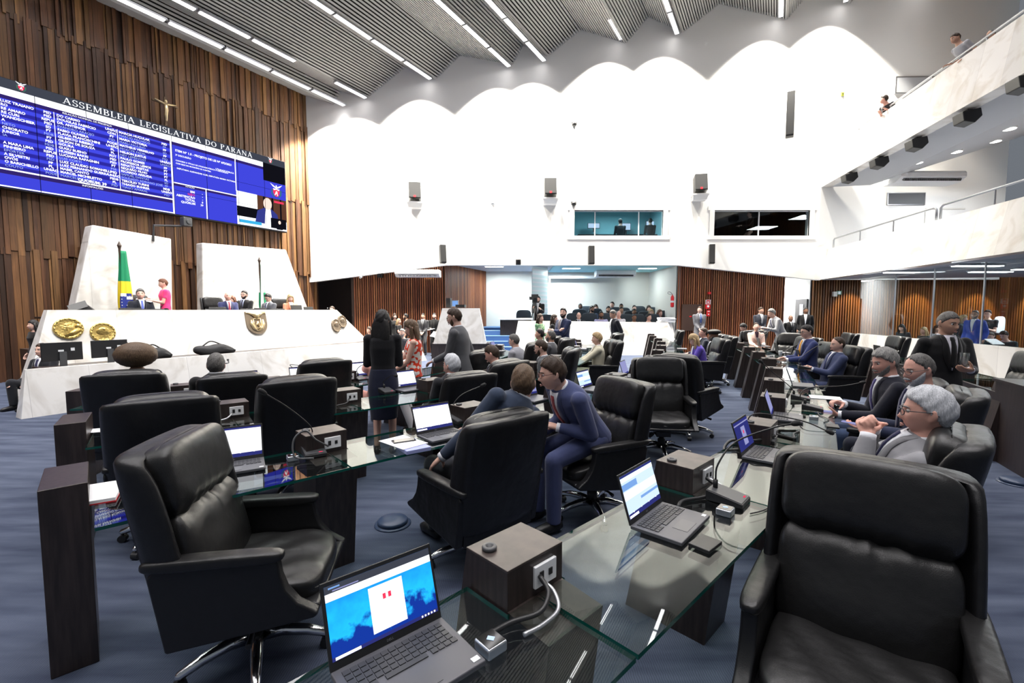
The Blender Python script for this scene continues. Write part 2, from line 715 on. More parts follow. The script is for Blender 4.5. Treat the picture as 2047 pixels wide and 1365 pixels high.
def slat_wall(name, p0, p1, z0, z1, pitch=.085, w=.045, dep=.05, tones=RUST, seed=1, z1b=None, back=(.022, .009, .005)):
    """vertical battens over a dark backing between two plan points"""
    q = MB()
    r = random.Random(seed)
    p0, p1 = Vector((*p0, 0)), Vector((*p1, 0))
    d = p1 - p0
    Ln = d.length
    d.normalize()
    n = Vector((d.y, -d.x, 0))
    a = math.atan2(d.y, d.x)
    c = (p0 + p1) / 2 - n * .06
    zt = max(z1, z1b or z1)
    q.box((c.x, c.y, (z0 + zt) / 2), (Ln, .1, zt - z0), 0, rotz(a), back)
    k = int(Ln / pitch)
    for i in range(k):
        p = p0 + d * ((i + .5) * Ln / k) + n * dep / 2
        f = r.uniform(.75, 1.3)
        t = r.choice(tones)
        q.box((p.x, p.y, (z0 + zt) / 2), (w, dep, zt - z0), 0, rotz(a), tuple(x * f for x in t))
    return struct(name, q, M['slatwood'], tones=True)


slat_wall('wall_wood_left', (-6.15, 17.8), (-2.66, 17.8), 0, 3.6, seed=2)
slat_wall('wall_wood_return', (-2.66, 17.85), (-1.25, 21.5), 0, 3.6, seed=3)
slat_wall('wall_wood_right', (6.42, 17.8), (10.6, 17.8), 0, 3.6, pitch=.085, w=.045, seed=4)
slat_wall('wall_wood_far', (11.75, 17.95), (23.5, 17.95), 0, 2.95, pitch=.1, w=.05, seed=5, tones=[(.20, .078, .024), (.16, .058, .020), (.24, .10, .03)])
# dark passage left of the wood panel
b = MB()
b.box((-7.0, 20.6, 1.8), (4.2, .1, 3.8))
b.box((-6.2, 19.2, 1.8), (.1, 2.8, 3.8))
b.box((-7.0, 19.2, 3.55), (4.2, 3.2, .1))
struct('wall_passage', b, pm('passage_dark_wood', (.035, .018, .012), .6))
# recess of the visitors' gallery in the middle
b = MB()
b.box((2.6, 21.6, 1.8), (8.4, .1, 3.8))
b.box((6.5, 19.7, 1.8), (.12, 3.8, 3.8))
struct('wall_recess', b, M['cream'])
b = MB()
b.box((1.8, 19.75, 3.52), (9.6, 3.9, .1))
struct('ceiling_recess', b, M['grey_paint'])
b = MB()
b.box((2.6, 19.5, .21), (7.8, 4.2, .42))
b.box((2.6, 20.2, .5), (7.8, 2.8, .3))
b.box((2.6, 20.8, .75), (7.8, 1.6, .3))
struct('floor_gallery_steps', b, M['step_blue'])
# bright corridor beyond the doorway on the right
roombox('wall_corridor', 10.62, 11.72, 18.0, 22.5, 0, 2.95, M['white_wall'])
b = MB()
p, q = ad(1611, 600, 18.3), ad(1631, 690, 18.3)
b.box((11.68, 18.42, 1.05), (.06, .72, 2.1))
door = struct('door_1', b, pm('dark_door', (.035, .03, .03), .5))
b = MB()
b.box((11.645, 18.36, 1.45), (.02, .22, .9))
b.build('door_pane', M['white_plastic'], door)
# hatch door in the right wood wall
p, q = ad(1364, 607, 17.7), ad(1402, 660, 17.7)
b = MB()
b.box(((p.x + q.x) / 2, 17.72, (p.z + q.z) / 2 - .02), (q.x - p.x, .06, p.z - q.z))
struct('door_2', b, pm('hatch_brown', (.05, .024, .016), .5))

# ---- folded ceiling of slats, each fold running along DU
PROF = [(560, 150), (600, 188), (670, 209), (682, 183), (737, 195), (812, 135), (873, 159), (921, 111), (1026, 130), (1048, 91), (1096, 113), (1163, 60), (1253, 87), (1298, 34), (1366, 66), (1440, 8), (1575, 40), (1630, -25), (1700, 8), (1775, -70), (1850, -40), (1930, -120), (2060, -90)]
PW = [Vector((*(lambda p: (p.x, WY + .05, p.z))(ad(x, y, WY)),)) for x, y in PROF]
LRUN = 29.0
b = MB()
for i in range(len(PW) - 1):
    a, c = PW[i], PW[i + 1]
    seg = c - a
    Ln = seg.length
    k = max(2, int(Ln / .098))
    nn = seg.cross(DU).normalized()
    if nn.z > 0:
        nn = -nn
    up = -nn * .10
    b.hexa([a + up, c + up, c + up - DU * LRUN, a + up - DU * LRUN], [a + up * 1.6, c + up * 1.6, c + up * 1.6 - DU * LRUN, a + up * 1.6 - DU * LRUN], 1)
    for j in range(k):
        p = a + seg * ((j + .22) / k)
        q = a + seg * ((j + .78) / k)
        lo = [p, q, q - DU * LRUN, p - DU * LRUN]
        b.hexa(lo, [v - nn * .035 for v in lo], 0)
cl = b.mesh('ceiling', [M['ceil_slat'], M['ceil_dark']])
fixn(cl)
o = bpy.data.objects.new('ceiling', cl)
COL.objects.link(o)
o['kind'] = 'structure'
b = MB()
b.box((3, 4, 16.2), (36, 30, .2))
struct('ceiling_deck', b, M['ceil_dark'])

# fluorescent fittings hung in rows along the folds
TUBES = [(690, 213, 1), (733, 198, 2), (862, 160, 3), (1019, 135, 4), (1089, 124, 5), (1243, 81, 6), (1354, 70, 7), (1561, 36, 8), (1690, 6, 9), (1850, -45, 10)]
ROWN = {1: 'nearest the plank wall', 2: 'second from the plank wall', 3: 'third from the plank wall', 4: 'fourth from the plank wall', 5: 'fifth from the plank wall', 6: 'sixth from the plank wall', 7: 'seventh from the plank wall', 8: 'eighth from the plank wall', 9: 'second from the galleries', 10: 'nearest the galleries'}
ORD = ['first', 'second', 'third', 'fourth', 'fifth', 'sixth', 'seventh', 'eighth', 'ninth', 'tenth', 'eleventh', 'twelfth', 'thirteenth', 'fourteenth', 'fifteenth', 'sixteenth', 'seventeenth', 'eighteenth', 'nineteenth', 'twentieth']
proto = None
LAMP_L = 1.42
for px, py, k in TUBES:
    e = ad(px, py, WY - .12)
    rr = random.Random(k)
    n_ = 18
    for j in range(n_):
        c = e - DU * (LAMP_L * (j + .5) + (.02 if j else 0))
        if (k, j) in ((2, 1), (4, 3), (5, 1), (6, 1)) and k != 5:
            continue
        if c.y < -6.5:
            continue
        lab = '%s ceiling tube light from the white wall in the row %s' % (ORD[j], ROWN[k])
        if proto is None:
            proto = thing('ceiling_light', lab, 'ceiling light', c, ANG, 'tube lights along the ceiling folds')
            f = MB()
            f.box((0, 0, .045), (LAMP_L - .05, .17, .05))
            f.build('frame', M['grey_metal'], proto)
            f = MB()
            f.box((0, 0, .012), (LAMP_L - .12, .13, .012))
            f.build('diffuser', M['tube'], proto)
            ld = bpy.data.lights.new('tube_glow', 'AREA')
            ld.shape = 'RECTANGLE'
            ld.size, ld.size_y = LAMP_L - .14, .12
            ld.energy = 18
            ld.color = (1, .97, .98)
            ld.spread = math.radians(100)
            lo_ = bpy.data.objects.new('tube_glow', ld)
            COL.objects.link(lo_)
            lo_.location = (0, 0, .004)
            lo_.parent = proto
        else:
            r_ = dup(proto, c, ANG, lab, 'tube lights along the ceiling folds')
            if k == 1:     # shaded towards the plank wall
                for ch in list(r_.children):
                    if ch.type == 'LIGHT':
                        ch.data = glow1 = bpy.data.lights.get('tube_glow_narrow') or ch.data.copy()
                        glow1.name = 'tube_glow_narrow'
                        glow1.spread = math.radians(50)
            if j == 0:      # the fitting against the wall is dimmed
                for ch in list(r_.children):
                    if ch.type == 'LIGHT':
                        ch.data = ch.data.copy()
                        ch.data.energy = 2
# ventilation grilles that interrupt the rows
for k, (px, py, j) in enumerate(((733, 198, 3), (1019, 135, 3), (1243, 81, 1))):
    e = ad(px, py, WY - .12)
    c = e - DU * (LAMP_L * (j + .5)) + Vector((0, 0, .06))
    t = thing('air_grille', 'slotted air grille in the ceiling row %s' % ROWN[(2, 4, 6)[k]], 'vent', c, ANG, 'air grilles between tube lights')
    f = MB()
    f.box((0, 0, .02), (1.25, .2, .03))
    f.build('frame', M['grey_metal'], t)
    f = MB()
    for i in range(24):
        f.box((-.58 + i * .05, 0, 0), (.02, .16, .02))
    f.build('slats', M['ceil_slat'], t)

# ---- galleries on the right
GT0, GT1 = Vector((11.9, WY, 0)), Vector((10.2, 9.07, 0))
GD = (GT1 - GT0).normalized()
GL = 16.5
GO = Vector((1, -.2, 0)).normalized()


def band(name, z0, z1, off, tilt):
    q = MB()
    a, c = GT0 + GO * off, GT0 + GO * off + GD * GL
    lo = [a - GO * tilt, c - GO * tilt, c + GO * .1, a + GO * .1]
    hi = [a, c, c + GO * .14, a + GO * .14]
    q.hexa([Vector((v.x, v.y, z0)) for v in lo], [Vector((v.x, v.y, z1)) for v in hi])
    return struct(name, q, M['marble_y'])


band('wall_upper_gallery', 6.28, 7.62, 0, .25)
band('wall_lower_gallery', 2.83, 3.97, .12, .25)
# slabs under the galleries
def slab(name, prof, mat, y0=WY + .05):
    """prof = [(offset from the gallery front, z low, z high)] swept along the gallery"""
    q = MB()
    for (o0, l0, h0), (o1, l1, h1) in zip(prof, prof[1:]):
        pts = []
        for s in (0, GL):
            for oo, zz in ((o0, l0), (o1, l1), (o1, h1), (o0, h0)):
                p = GT0 + GD * s + GO * oo
                pts.append(Vector((p.x, p.y, zz)))
        q.hexa(pts[:4], pts[4:])
    me_ = q.mesh(name, mat)
    fixn(me_)
    o_ = bpy.data.objects.new(name, me_)
    COL.objects.link(o_)
    o_['kind'] = 'structure'


slab('floor_upper_gallery', [(.08, 6.285, 6.45), (1.4, 6.285, 6.5), (6.6, 7.9, 8.1)], M['grey_paint'])
slab('floor_lower_gallery', [(.2, 2.835, 3.0), (12, 2.835, 3.0)], M['grey_paint'])
p0 = GT0 + GO * 6.5
p1 = p0 + GD * GL
slat_wall('wall_gallery_rear', (p0.x, p0.y), (p1.x, p1.y), 3.0, 15.5, pitch=.13, w=.075, seed=8, tones=[(.24, .10, .025), (.19, .075, .02), (.30, .14, .03)])
# low marble parapet of the ground-floor gallery with a glass screen on top
PA, PB = Vector((12.25, 16.2, 0)), Vector((11.1, 9.6, 0))
pd = (PB - PA).normalized()
PB = PA + pd * 13
pn = Vector((pd.y, -pd.x, 0))
q = MB()
q.hexa([PA, PB, PB + Vector((.15, 0, 0)), PA + Vector((.15, 0, 0))], [v + Vector((0, 0, .84)) for v in (PA, PB, PB + Vector((.15, 0, 0)), PA + Vector((.15, 0, 0)))])
struct('wall_parapet', q, M['marble_y'])
cut = [0, 1.9, 3.55, 5.2, 6.9, 8.6]
for i in range(len(cut) - 1):
    a, c = PA + pd * cut[i], PA + pd * cut[i + 1]
    g = MB()
    m_ = (a + c) / 2 + Vector((.07, 0, 1.83))
    g.box(m_, (cut[i + 1] - cut[i] - .012, .012, 1.98), 0, rotz(math.atan2(pd.y, pd.x)))
    o = g.build('glass_screen', M['pane'])
    tag(o, '%s tall glass pane on the marble parapet counted from the doorway' % ORD[i], 'glass pane', 'glass screen over the parapet')
    if i:
        g = MB()
        g.box((a.x + .07, a.y, 1.83), (.03, .03, 1.98))
        o = g.build('glass_screen_post', M['grey_metal'])
        tag(o, 'slim metal post at the %s joint of the glass screen' % ORD[i - 1], 'post', 'posts of the glass screen')

# ================================================================== DAIS
TB = Vector((-7.62, 7.08, 0))


def dais(t, off, z):
    """point on the dais: t along its front, off behind the clerks' front line, z up"""
    p = TB + DU * t - DN * off
    return Vector((p.x, p.y, z))


def dslab(name, t0, t1, o0, o1, z0, z1, mat, lean0=0., lean1=0., leanf=0., lab=None, cat=None):
    q = MB()
    lo = [dais(t0 - lean0, o0 - leanf, z0), dais(t1 + lean1, o0 - leanf, z0), dais(t1 + lean1, o1, z0), dais(t0 - lean0, o1, z0)]
    hi = [dais(t0, o0, z1), dais(t1, o0, z1), dais(t1, o1, z1), dais(t0, o1, z1)]
    q.hexa(lo, hi)
    c = dais((t0 + t1) / 2, (o0 + o1) / 2, z0)
    me_ = q.mesh(name, mat)
    R = Matrix.Rotation(-ANG, 4, 'Z') @ Matrix.Translation(-c)
    me_.transform(R)
    fixn(me_)
    o_ = bpy.data.objects.new(name, me_)
    COL.objects.link(o_)
    o_.location = c
    o_.rotation_euler = (0, 0, ANG)
    if lab:
        tag(o_, lab, cat)
    else:
        o_['kind'] = 'structure'
    return o_


# clerks' bench at floor level: marble front, dark inner worktop
dslab('clerk_bench', 0, 9.0, 0, .10, 0, .74, M['marble'], .12, .3, .16, 'long low marble-fronted clerks bench before the high dais', 'bench')
dslab('clerk_worktop', .3, 9.0, .12, .95, .67, .70, M['desk_wood'], lab='dark worktop running behind the marble front of the clerks bench', cat='worktop')
# high dais: body and its sloping front
dslab('presiding_dais', .75, 7.3, 1.75, 1.95, .0, 1.675, M['marble'], .5, 1.7, .38, 'high white marble front of the presiding dais', 'dais')
dslab('dais_worktop', .8, 7.2, 1.96, 2.7, 1.50, 1.54, M['desk_wood'], lab='dark worktop behind the top of the high marble dais front', cat='worktop')
dslab('floor_dais', .9, 7.2, 1.96, 4.2, 0, .83, M['desk_wood'])
# two standing marble slabs behind the chairs
def slabpx(name, pts, dist, th, lab):
    P = [online(x, y, DN, dist) for x, y in pts]
    for v in P:
        if v.z < 2.2:
            v.z = .83
    q = MB()
    q.hexa(P, [v - DN * th for v in P])
    c = sum(P, Vector()) / len(P)
    c.z = .83
    me_ = q.mesh(name, M['marble'])
    me_.transform(Matrix.Rotation(-ANG, 4, 'Z') @ Matrix.Translation(-c))
    fixn(me_)
    o_ = bpy.data.objects.new(name, me_)
    COL.objects.link(o_)
    o_.location = c
    o_.rotation_euler = (0, 0, ANG)
    bv = o_.modifiers.new('b', 'BEVEL')
    bv.width = .03
    bv.segments = 2
    return tag(o_, lab, 'marble slab')


s1 = slabpx('marble_screen', [(128, 618), (343, 618), (343, 477), (184, 449)], -14.3, .45, 'tall white marble slab with a slanted left side behind the flag')
s2 = slabpx('marble_screen', [(404, 618), (632, 618), (572, 499), (404, 485)], -14.3, .35, 'tall white marble slab with a slanted right side behind the officials')
# ================================================================== BIG SCREEN ON THE PLANK WALL
BD = -15.12
BO = online(575, 465, DN, BD)          # lower right corner of the screen


def bl(px, py):
    """photo point -> (x along, z up) in the screen's own plane, measured from its lower right corner"""
    v = online(px, py, DN, BD) - BO
    return v.dot(DU), v.z


SCH = bl(575, 325)[1]
SCW = -bl(0, 300)[0] + 1.6
board = thing('video_wall', 'huge blue electronic voting board hung on the plank wall', 'screen', BO, ANG)
b = MB()
b.box((-SCW / 2, .12, SCH / 2), (SCW, .2, SCH))
b.build('casing', M['black'], board)
M['scr_dark'] = em('screen_header', (.055, .062, .085), 1.)
M['scr_blue'] = None
m, nt, bs = nm('screen_blue')
nt.nodes.clear()
o_ = nt.nodes.new('ShaderNodeOutputMaterial')
e_ = nt.nodes.new('ShaderNodeEmission')
tc = nt.nodes.new('ShaderNodeTexCoord')
sp = nt.nodes.new('ShaderNodeSeparateXYZ')
mu = nt.nodes.new('ShaderNodeMath')
mu.operation = 'MULTIPLY'
mu.inputs[1].default_value = 2 * math.pi / .176
sn = nt.nodes.new('ShaderNodeMath')
sn.operation = 'SINE'
cr = nt.nodes.new('ShaderNodeValToRGB')
cr.color_ramp.elements[0].position, cr.color_ramp.elements[0].color = .3, (.020, .018, .27, 1)
cr.color_ramp.elements[1].position, cr.color_ramp.elements[1].color = .7, (.045, .055, .62, 1)
mr = nt.nodes.new('ShaderNodeMapRange')
mr.inputs[1].default_value, mr.inputs[2].default_value = -1, 1
L = nt.links
L.new(tc.outputs['Object'], sp.inputs[0])
L.new(sp.outputs['Z'], mu.inputs[0])
L.new(mu.outputs[0], sn.inputs[0])
L.new(sn.outputs[0], mr.inputs[0])
L.new(mr.outputs[0], cr.inputs[0])
L.new(cr.outputs[0], e_.inputs[0])
e_.inputs[1].default_value = 1.35
L.new(e_.outputs[0], o_.inputs[0])
M['scr_blue'] = m
M['scr_plain'] = em('screen_plain_blue', (.042, .05, .58), 1.3)
M['scr_white'] = em('screen_white', (.95, .97, 1.), 1.6)
M['scr_purple'] = em('screen_purple', (.035, .02, .16), 1.)
M['scr_text2'] = em('screen_dim_text', (.45, .58, .95), 1.1)
M['scr_red'] = em('screen_red', (.9, .05, .12), 1.1)
M['scr_skin'] = em('screen_skin', (.95, .72, .62), 1.2)
M['scr_brown'] = em('screen_brown', (.12, .05, .03), 1.)
M['scr_suit'] = em('screen_suit', (.04, .05, .28), 1.)
M['scr_black'] = em('screen_black', (.006, .006, .01), 1.)
M['scr_green'] = em('screen_green', (.05, .22, .14), 1.)
M['scr_cyan'] = em('screen_cyan', (.05, .45, .80), 1.1)
SM = [M[k] for k in ('scr_dark', 'scr_blue', 'scr_plain', 'scr_white', 'scr_purple', 'scr_skin', 'scr_brown', 'scr_suit', 'scr_black', 'scr_red', 'scr_green', 'scr_cyan', 'scr_text2')]
DARK, BLUE, PLAIN, WHITE, PURP, SKIN, BRN, SUIT, BLK, RED_, GRN, CYAN, TXT2 = range(13)
face = MB()


def rect(x0, z0, x1, z1, mi, d=.0):
    face.add([(x0, -d, z0), (x1, -d, z0), (x1, -d, z1), (x0, -d, z1)], [(0, 1, 2, 3)], mi)


def poly(pts, mi, d):
    face.add([(x, -d, z) for x, z in pts], [tuple(range(len(pts)))], mi)


ZH = bl(345, 283)[1]
XL = -SCW + .03
x1 = bl(344, 350)[0]
x2 = bl(412.5, 400)[0]
x3 = bl(472, 380)[0]
x4 = bl(526.5, 360)[0]
zl1 = bl(345, 429)[1]
hz = bl(0, 173)[1]
wz = bl(0, 187)[1]
rect(XL, .03, -.03, SCH - .02, BLUE, .0)
rect(XL, hz, -.03, SCH - .02, DARK, .004)
rect(XL, wz, x4, hz, WHITE, .004)
rect(XL, wz - .085, x4, wz, PURP, .004)
zi = bl(0, 337)[1]
rect(XL, zi, x1, zi + .035, WHITE, .006)
rect(XL, zi - .09, x1, zi, PURP, .005)
rect(XL, .05, x1, zi - .09, PLAIN, .004)
rect(XL, .035, x1, .062, WHITE, .006)
rect(x1 - .02, .03, x1 + .02, wz, WHITE, .007)
zr = bl(345, 364)[1]
rect(x1, .03, x3, wz - .085, PLAIN, .003)
rect(x1, zr - .015, x3, zr + .015, WHITE, .006)
rect(x1, zr - .08, x3, zr - .015, PURP, .005)
rect(x2 - .014, .03, x2 + .014, zr, WHITE, .007)
rect(x3 - .014, bl(472, 381)[1], x3 + .014, wz, WHITE, .007)
rect(x3, bl(500, 386)[1], x4, wz - .085, PLAIN, .003)
zv = bl(575, 403)[1]
ze = bl(575, 372)[1]
rect(x4, ze, -.03, hz, BLK, .004)
rect(x4, zv, -.03, ze, PLAIN, .004)
# picture-in-picture of the presiding table
rect(x3, .03, -.03, zv, WHITE, .005)
xa = bl(514, 400)[0]
rect(xa, .35, -.03, zv, BRN, .006)
rect(x3, .30, xa + .1, .62, BLK, .007)
for k in range(3):
    rect(xa + .2 + k * .3, .4, xa + .26 + k * .3, zv, BLK, .0065)
cx = bl(535, 420)[0]
poly([(cx - .45, .18), (cx + .42, .18), (cx + .34, .55), (cx + .14, .70), (cx - .14, .70), (cx - .36, .58)], SUIT, .008)
poly([(cx - .12, .15), (cx + .16, .15), (cx + .1, .7), (cx - .08, .7)], WHITE, .009)
poly([(cx + .15 * math.cos(a) + .0, .86 + .2 * math.sin(a)) for a in np.linspace(0, 2 * math.pi, 16, endpoint=False)], SKIN, .01)
rect(x3, .03, -.03, .17, WHITE, .011)
rect(x3 + .05, .1, x3 + .8, .2, CYAN, .012)
rect(-.62, .08, -.05, .42, BLK, .012)
poly([(-.42, .05), (-.18, .05), (-.22, .25), (-.38, .25)], BLK, .0125)
poly([(-.30 + .05 * math.cos(a), .30 + .065 * math.sin(a)) for a in np.linspace(0, 2 * math.pi, 10, endpoint=False)], SKIN, .013)
rect(-.48, .95, -.12, 1.02, RED_, .012)
# panel joints of the tiled screen
for px in (-110, 78, 178, 260, 345, 412, 474, 527):
    x = bl(px, 330)[0]
    rect(x - .006, .03, x + .006, hz, BLK, .0135)
for zz in (SCH * .29, SCH * .56):
    rect(XL, zz - .004, -.03, zz + .004, BLK, .0052)


def eagle(cx, cz, s, base=.014, glow=True):
    """shield with a red field and figure, green sprays and a white spread bird above"""
    poly([(cx - .30 * s, cz + .28 * s), (cx + .30 * s, cz + .28 * s), (cx + .30 * s, cz - .05 * s), (cx + .18 * s, cz - .3 * s), (cx, cz - .40 * s), (cx - .18 * s, cz - .3 * s), (cx - .30 * s, cz - .05 * s)], RED_, base)
    poly([(cx - .30 * s, cz + .28 * s), (cx + .30 * s, cz + .28 * s), (cx + .22 * s, cz + .14 * s), (cx, cz + .22 * s), (cx - .22 * s, cz + .14 * s)], WHITE, base + .001)
    poly([(cx - .02 * s, cz + .1 * s), (cx + .07 * s, cz + .08 * s), (cx + .13 * s, cz - .3 * s), (cx + .06 * s, cz - .3 * s), (cx + .02 * s, cz - .08 * s), (cx - .12 * s, cz - .28 * s), (cx - .17 * s, cz - .24 * s)], WHITE, base + .001)
    for sgn in (-1, 1):
        poly([(cx + sgn * .36 * s, cz + .22 * s), (cx + sgn * .46 * s, cz + .2 * s), (cx + sgn * .44 * s, cz - .2 * s), (cx + sgn * .2 * s, cz - .47 * s), (cx + sgn * .14 * s, cz - .42 * s), (cx + sgn * .35 * s, cz - .16 * s)][::sgn], GRN, base)
        poly([(cx, cz + .30 * s), (cx + sgn * .1 * s, cz + .46 * s), (cx + sgn * .55 * s, cz + .68 * s), (cx + sgn * .3 * s, cz + .42 * s)][::sgn], TXT2 if not glow else WHITE, base + .001)
    poly([(cx - .07 * s, cz + .27 * s), (cx + .07 * s, cz + .27 * s), (cx + .05 * s, cz + .58 * s), (cx - .05 * s, cz + .58 * s)], WHITE, base + .002)


ex = bl(42, 176)
eagle(ex[0], (hz + SCH) / 2 - .01, .17)
eagle(bl(540, 322)[0], (hz + SCH) / 2 - .01, .17)
eagle(bl(552, 382)[0], (zv + ze) / 2 - .04, .40)
face.build('display', SM, board)


def lettering(rows, name, mat, parent, d=.018):
    """rows = [(text, x, z, size, align, bold)] on the screen plane"""
    q = MB()
    for s, x, z, size, al, bo in rows:
        if not s:
            continue
        vs, fs = textmesh(s, size, al, bo)
        q.add([(x + v[0], -d, z + v[1]) for v in vs], fs)
    return q.build(name, mat, parent)


C0 = ['LUIZ TRAIANO', 'RO', 'RE AMARO', 'RE CURI', 'WANDSCHEER', 'A', 'NETO', 'CHIORATO', 'JUNIOR', 'IA', '', 'A MARA LIMA', 'PINHEIRO', 'EPÓRTER', 'A SILVESTRI', 'OVÓS', 'O BARICHELLO', 'COUTO']
Q1 = 'PSD PSD REPUS PSD SD PT MDB PT PSD MDB PSD REPUS PSD PSD PP PL UNIÃO PODE'.split()
C1 = ['DO CARMO', 'DOUGLAS FABRÍCIO', 'DR. ANTENOR', 'EVANDRO ARAÚJO', 'FABIO OLIVEIRA', 'FLAVIA FRANCISCHINI', 'GILBERTO RIBEIRO', 'GILSON DE SOUZA', 'GOURA', 'GUGU BUENO', 'HUSSEIN BAKRI', 'LUCIANA RAFAGNIN', 'LUIS CORTI', 'LUIZ CLAUDIO ROMANELLI', 'LUIZ FERNANDO GUERRA', 'MABEL CANTO', 'MARCEL MICHELETTO', 'MARCELO RANGEL']
Q2 = 'UNIÃO CDN PT PSD PODE UNIÃO PL PL PDT PSD PSD PT PSB PSD UNIÃO PSDB PL PSD'.split()
C2 = ['MARCIA HUÇULAK', 'MARCIO PACHECO', 'MARIA VICTORIA', 'MARLI PAULINO', 'MATHEUS VERMELHO', 'MOACYR FADEL', 'NELSON JUSTUS', 'NEY LEPREVOST', 'PAULO GOMES', 'PROFESSOR LEMOS', 'RENATO FREITAS', 'REQUIÃO FILHO', 'RICARDO ARRUDA', 'SAMUEL DANTAS', 'SOLDADO ADRIANO JOSÉ', 'TERCÍLIO TURINI', 'THIAGO BUHRER', 'TIAGO AMARAL']
Q3 = 'PSD PP PP SD PP PSD UNIÃO UNIÃO PP PT PT PT PL SD PP MDB UNIÃO PSD'.split()
DIM = {(0, 6), (0, 9), (0, 13), (0, 17), (1, 3), (1, 12), (1, 17), (2, 1), (2, 3), (2, 5), (2, 7), (2, 13), (2, 14), (2, 17)}
zt = bl(112, 229)[1] - .02
zb_ = bl(116, 350)[1]
bright, dim = [], []
xs = [(bl(1, 220)[0], 'LEFT', C0, 0), (bl(94, 227)[0], 'CENTER', Q1, 0), (bl(112.5, 232)[0], 'LEFT', C1, 1), (bl(222, 260)[0], 'CENTER', Q2, 1), (bl(237, 266)[0], 'LEFT', C2, 2), (bl(328, 294)[0], 'CENTER', Q3, 2)]
for x, al, col, ci in xs:
    for i, s in enumerate(col):
        z = zt + (zb_ - zt) * i / 17 - .02
        (dim if (ci, i) in DIM else bright).append((s, x, z, .079, al, .0022 if (ci, i) not in DIM else 0))
xq = bl(185, 372)[0]
bright += [('RELAÇÃO NOMINAL DE PRESENÇA', bl(175, 236)[0], wz - .068, .06, 'CENTER', 0), ('QUORUM: 39', xq, zi + .05, .095, 'CENTER', .003), ('INFORMAÇÕES', xq, zi - .065, .06, 'CENTER', 0)]
xr = x1 + .1
zq = wz - .085
bright += [('ITEM Nº 1.0 - PROJETO DE LEI Nº 692/2021', xr, zq - .17, .085, 'LEFT', .002), ('2ª DISCUSSÃO', xr, zq - .29, .065, 'LEFT', .001), ('UTILIDADE PÚBLICA', x3 - .06, zq - .40, .06, 'RIGHT', .001), ('CONCEDE O TÍTULO DE UTILIDADE PÚBLICA À ASSOCIAÇÃO', xr, zq - .44, .052, 'LEFT', .001), ('COM SEDE NO MUNICÍPIO DE CURITIBA', xr, zq - .52, .052, 'LEFT', .001), ('DEPUTADO ALEXANDRE CURI, DEPUTADA MARIA VICTORIA', (xr + x3) / 2, zq - .66, .06, 'CENTER', .001)]
bright += [('VOTAÇÃO', (x1 + x2) / 2, zr - .065, .05, 'CENTER', 0)]
xv = x2 - .32
for k, (s, v) in enumerate((('SIM', '-'), ('', '-'), ('ABSTENÇÃO', '-'), ('TOTAL', '0'), ('QUÓRUM', '39'))):
    bright += [(s, xv, zr - .2 - .085 * k, .085, 'RIGHT', .002), (v, x2 - .1, zr - .2 - .085 * k, .08, 'RIGHT', .001)]
lettering(bright, 'board_lettering', M['scr_white'], board)
lettering(dim, 'dim_lettering', M['scr_text2'], board)
lettering([('NÃO', xv, zr - .285, .085, 'RIGHT', .002)], 'red_lettering', M['scr_red'], board)
q = MB()
for x in (bl(112, 250)[0] - .03, bl(236, 270)[0] - .02):
    q.box((x, -.016, (zt + zb_) / 2), (.012, .002, zt - zb_ + .12))
q.build('column_rule', M['scr_white'], board)


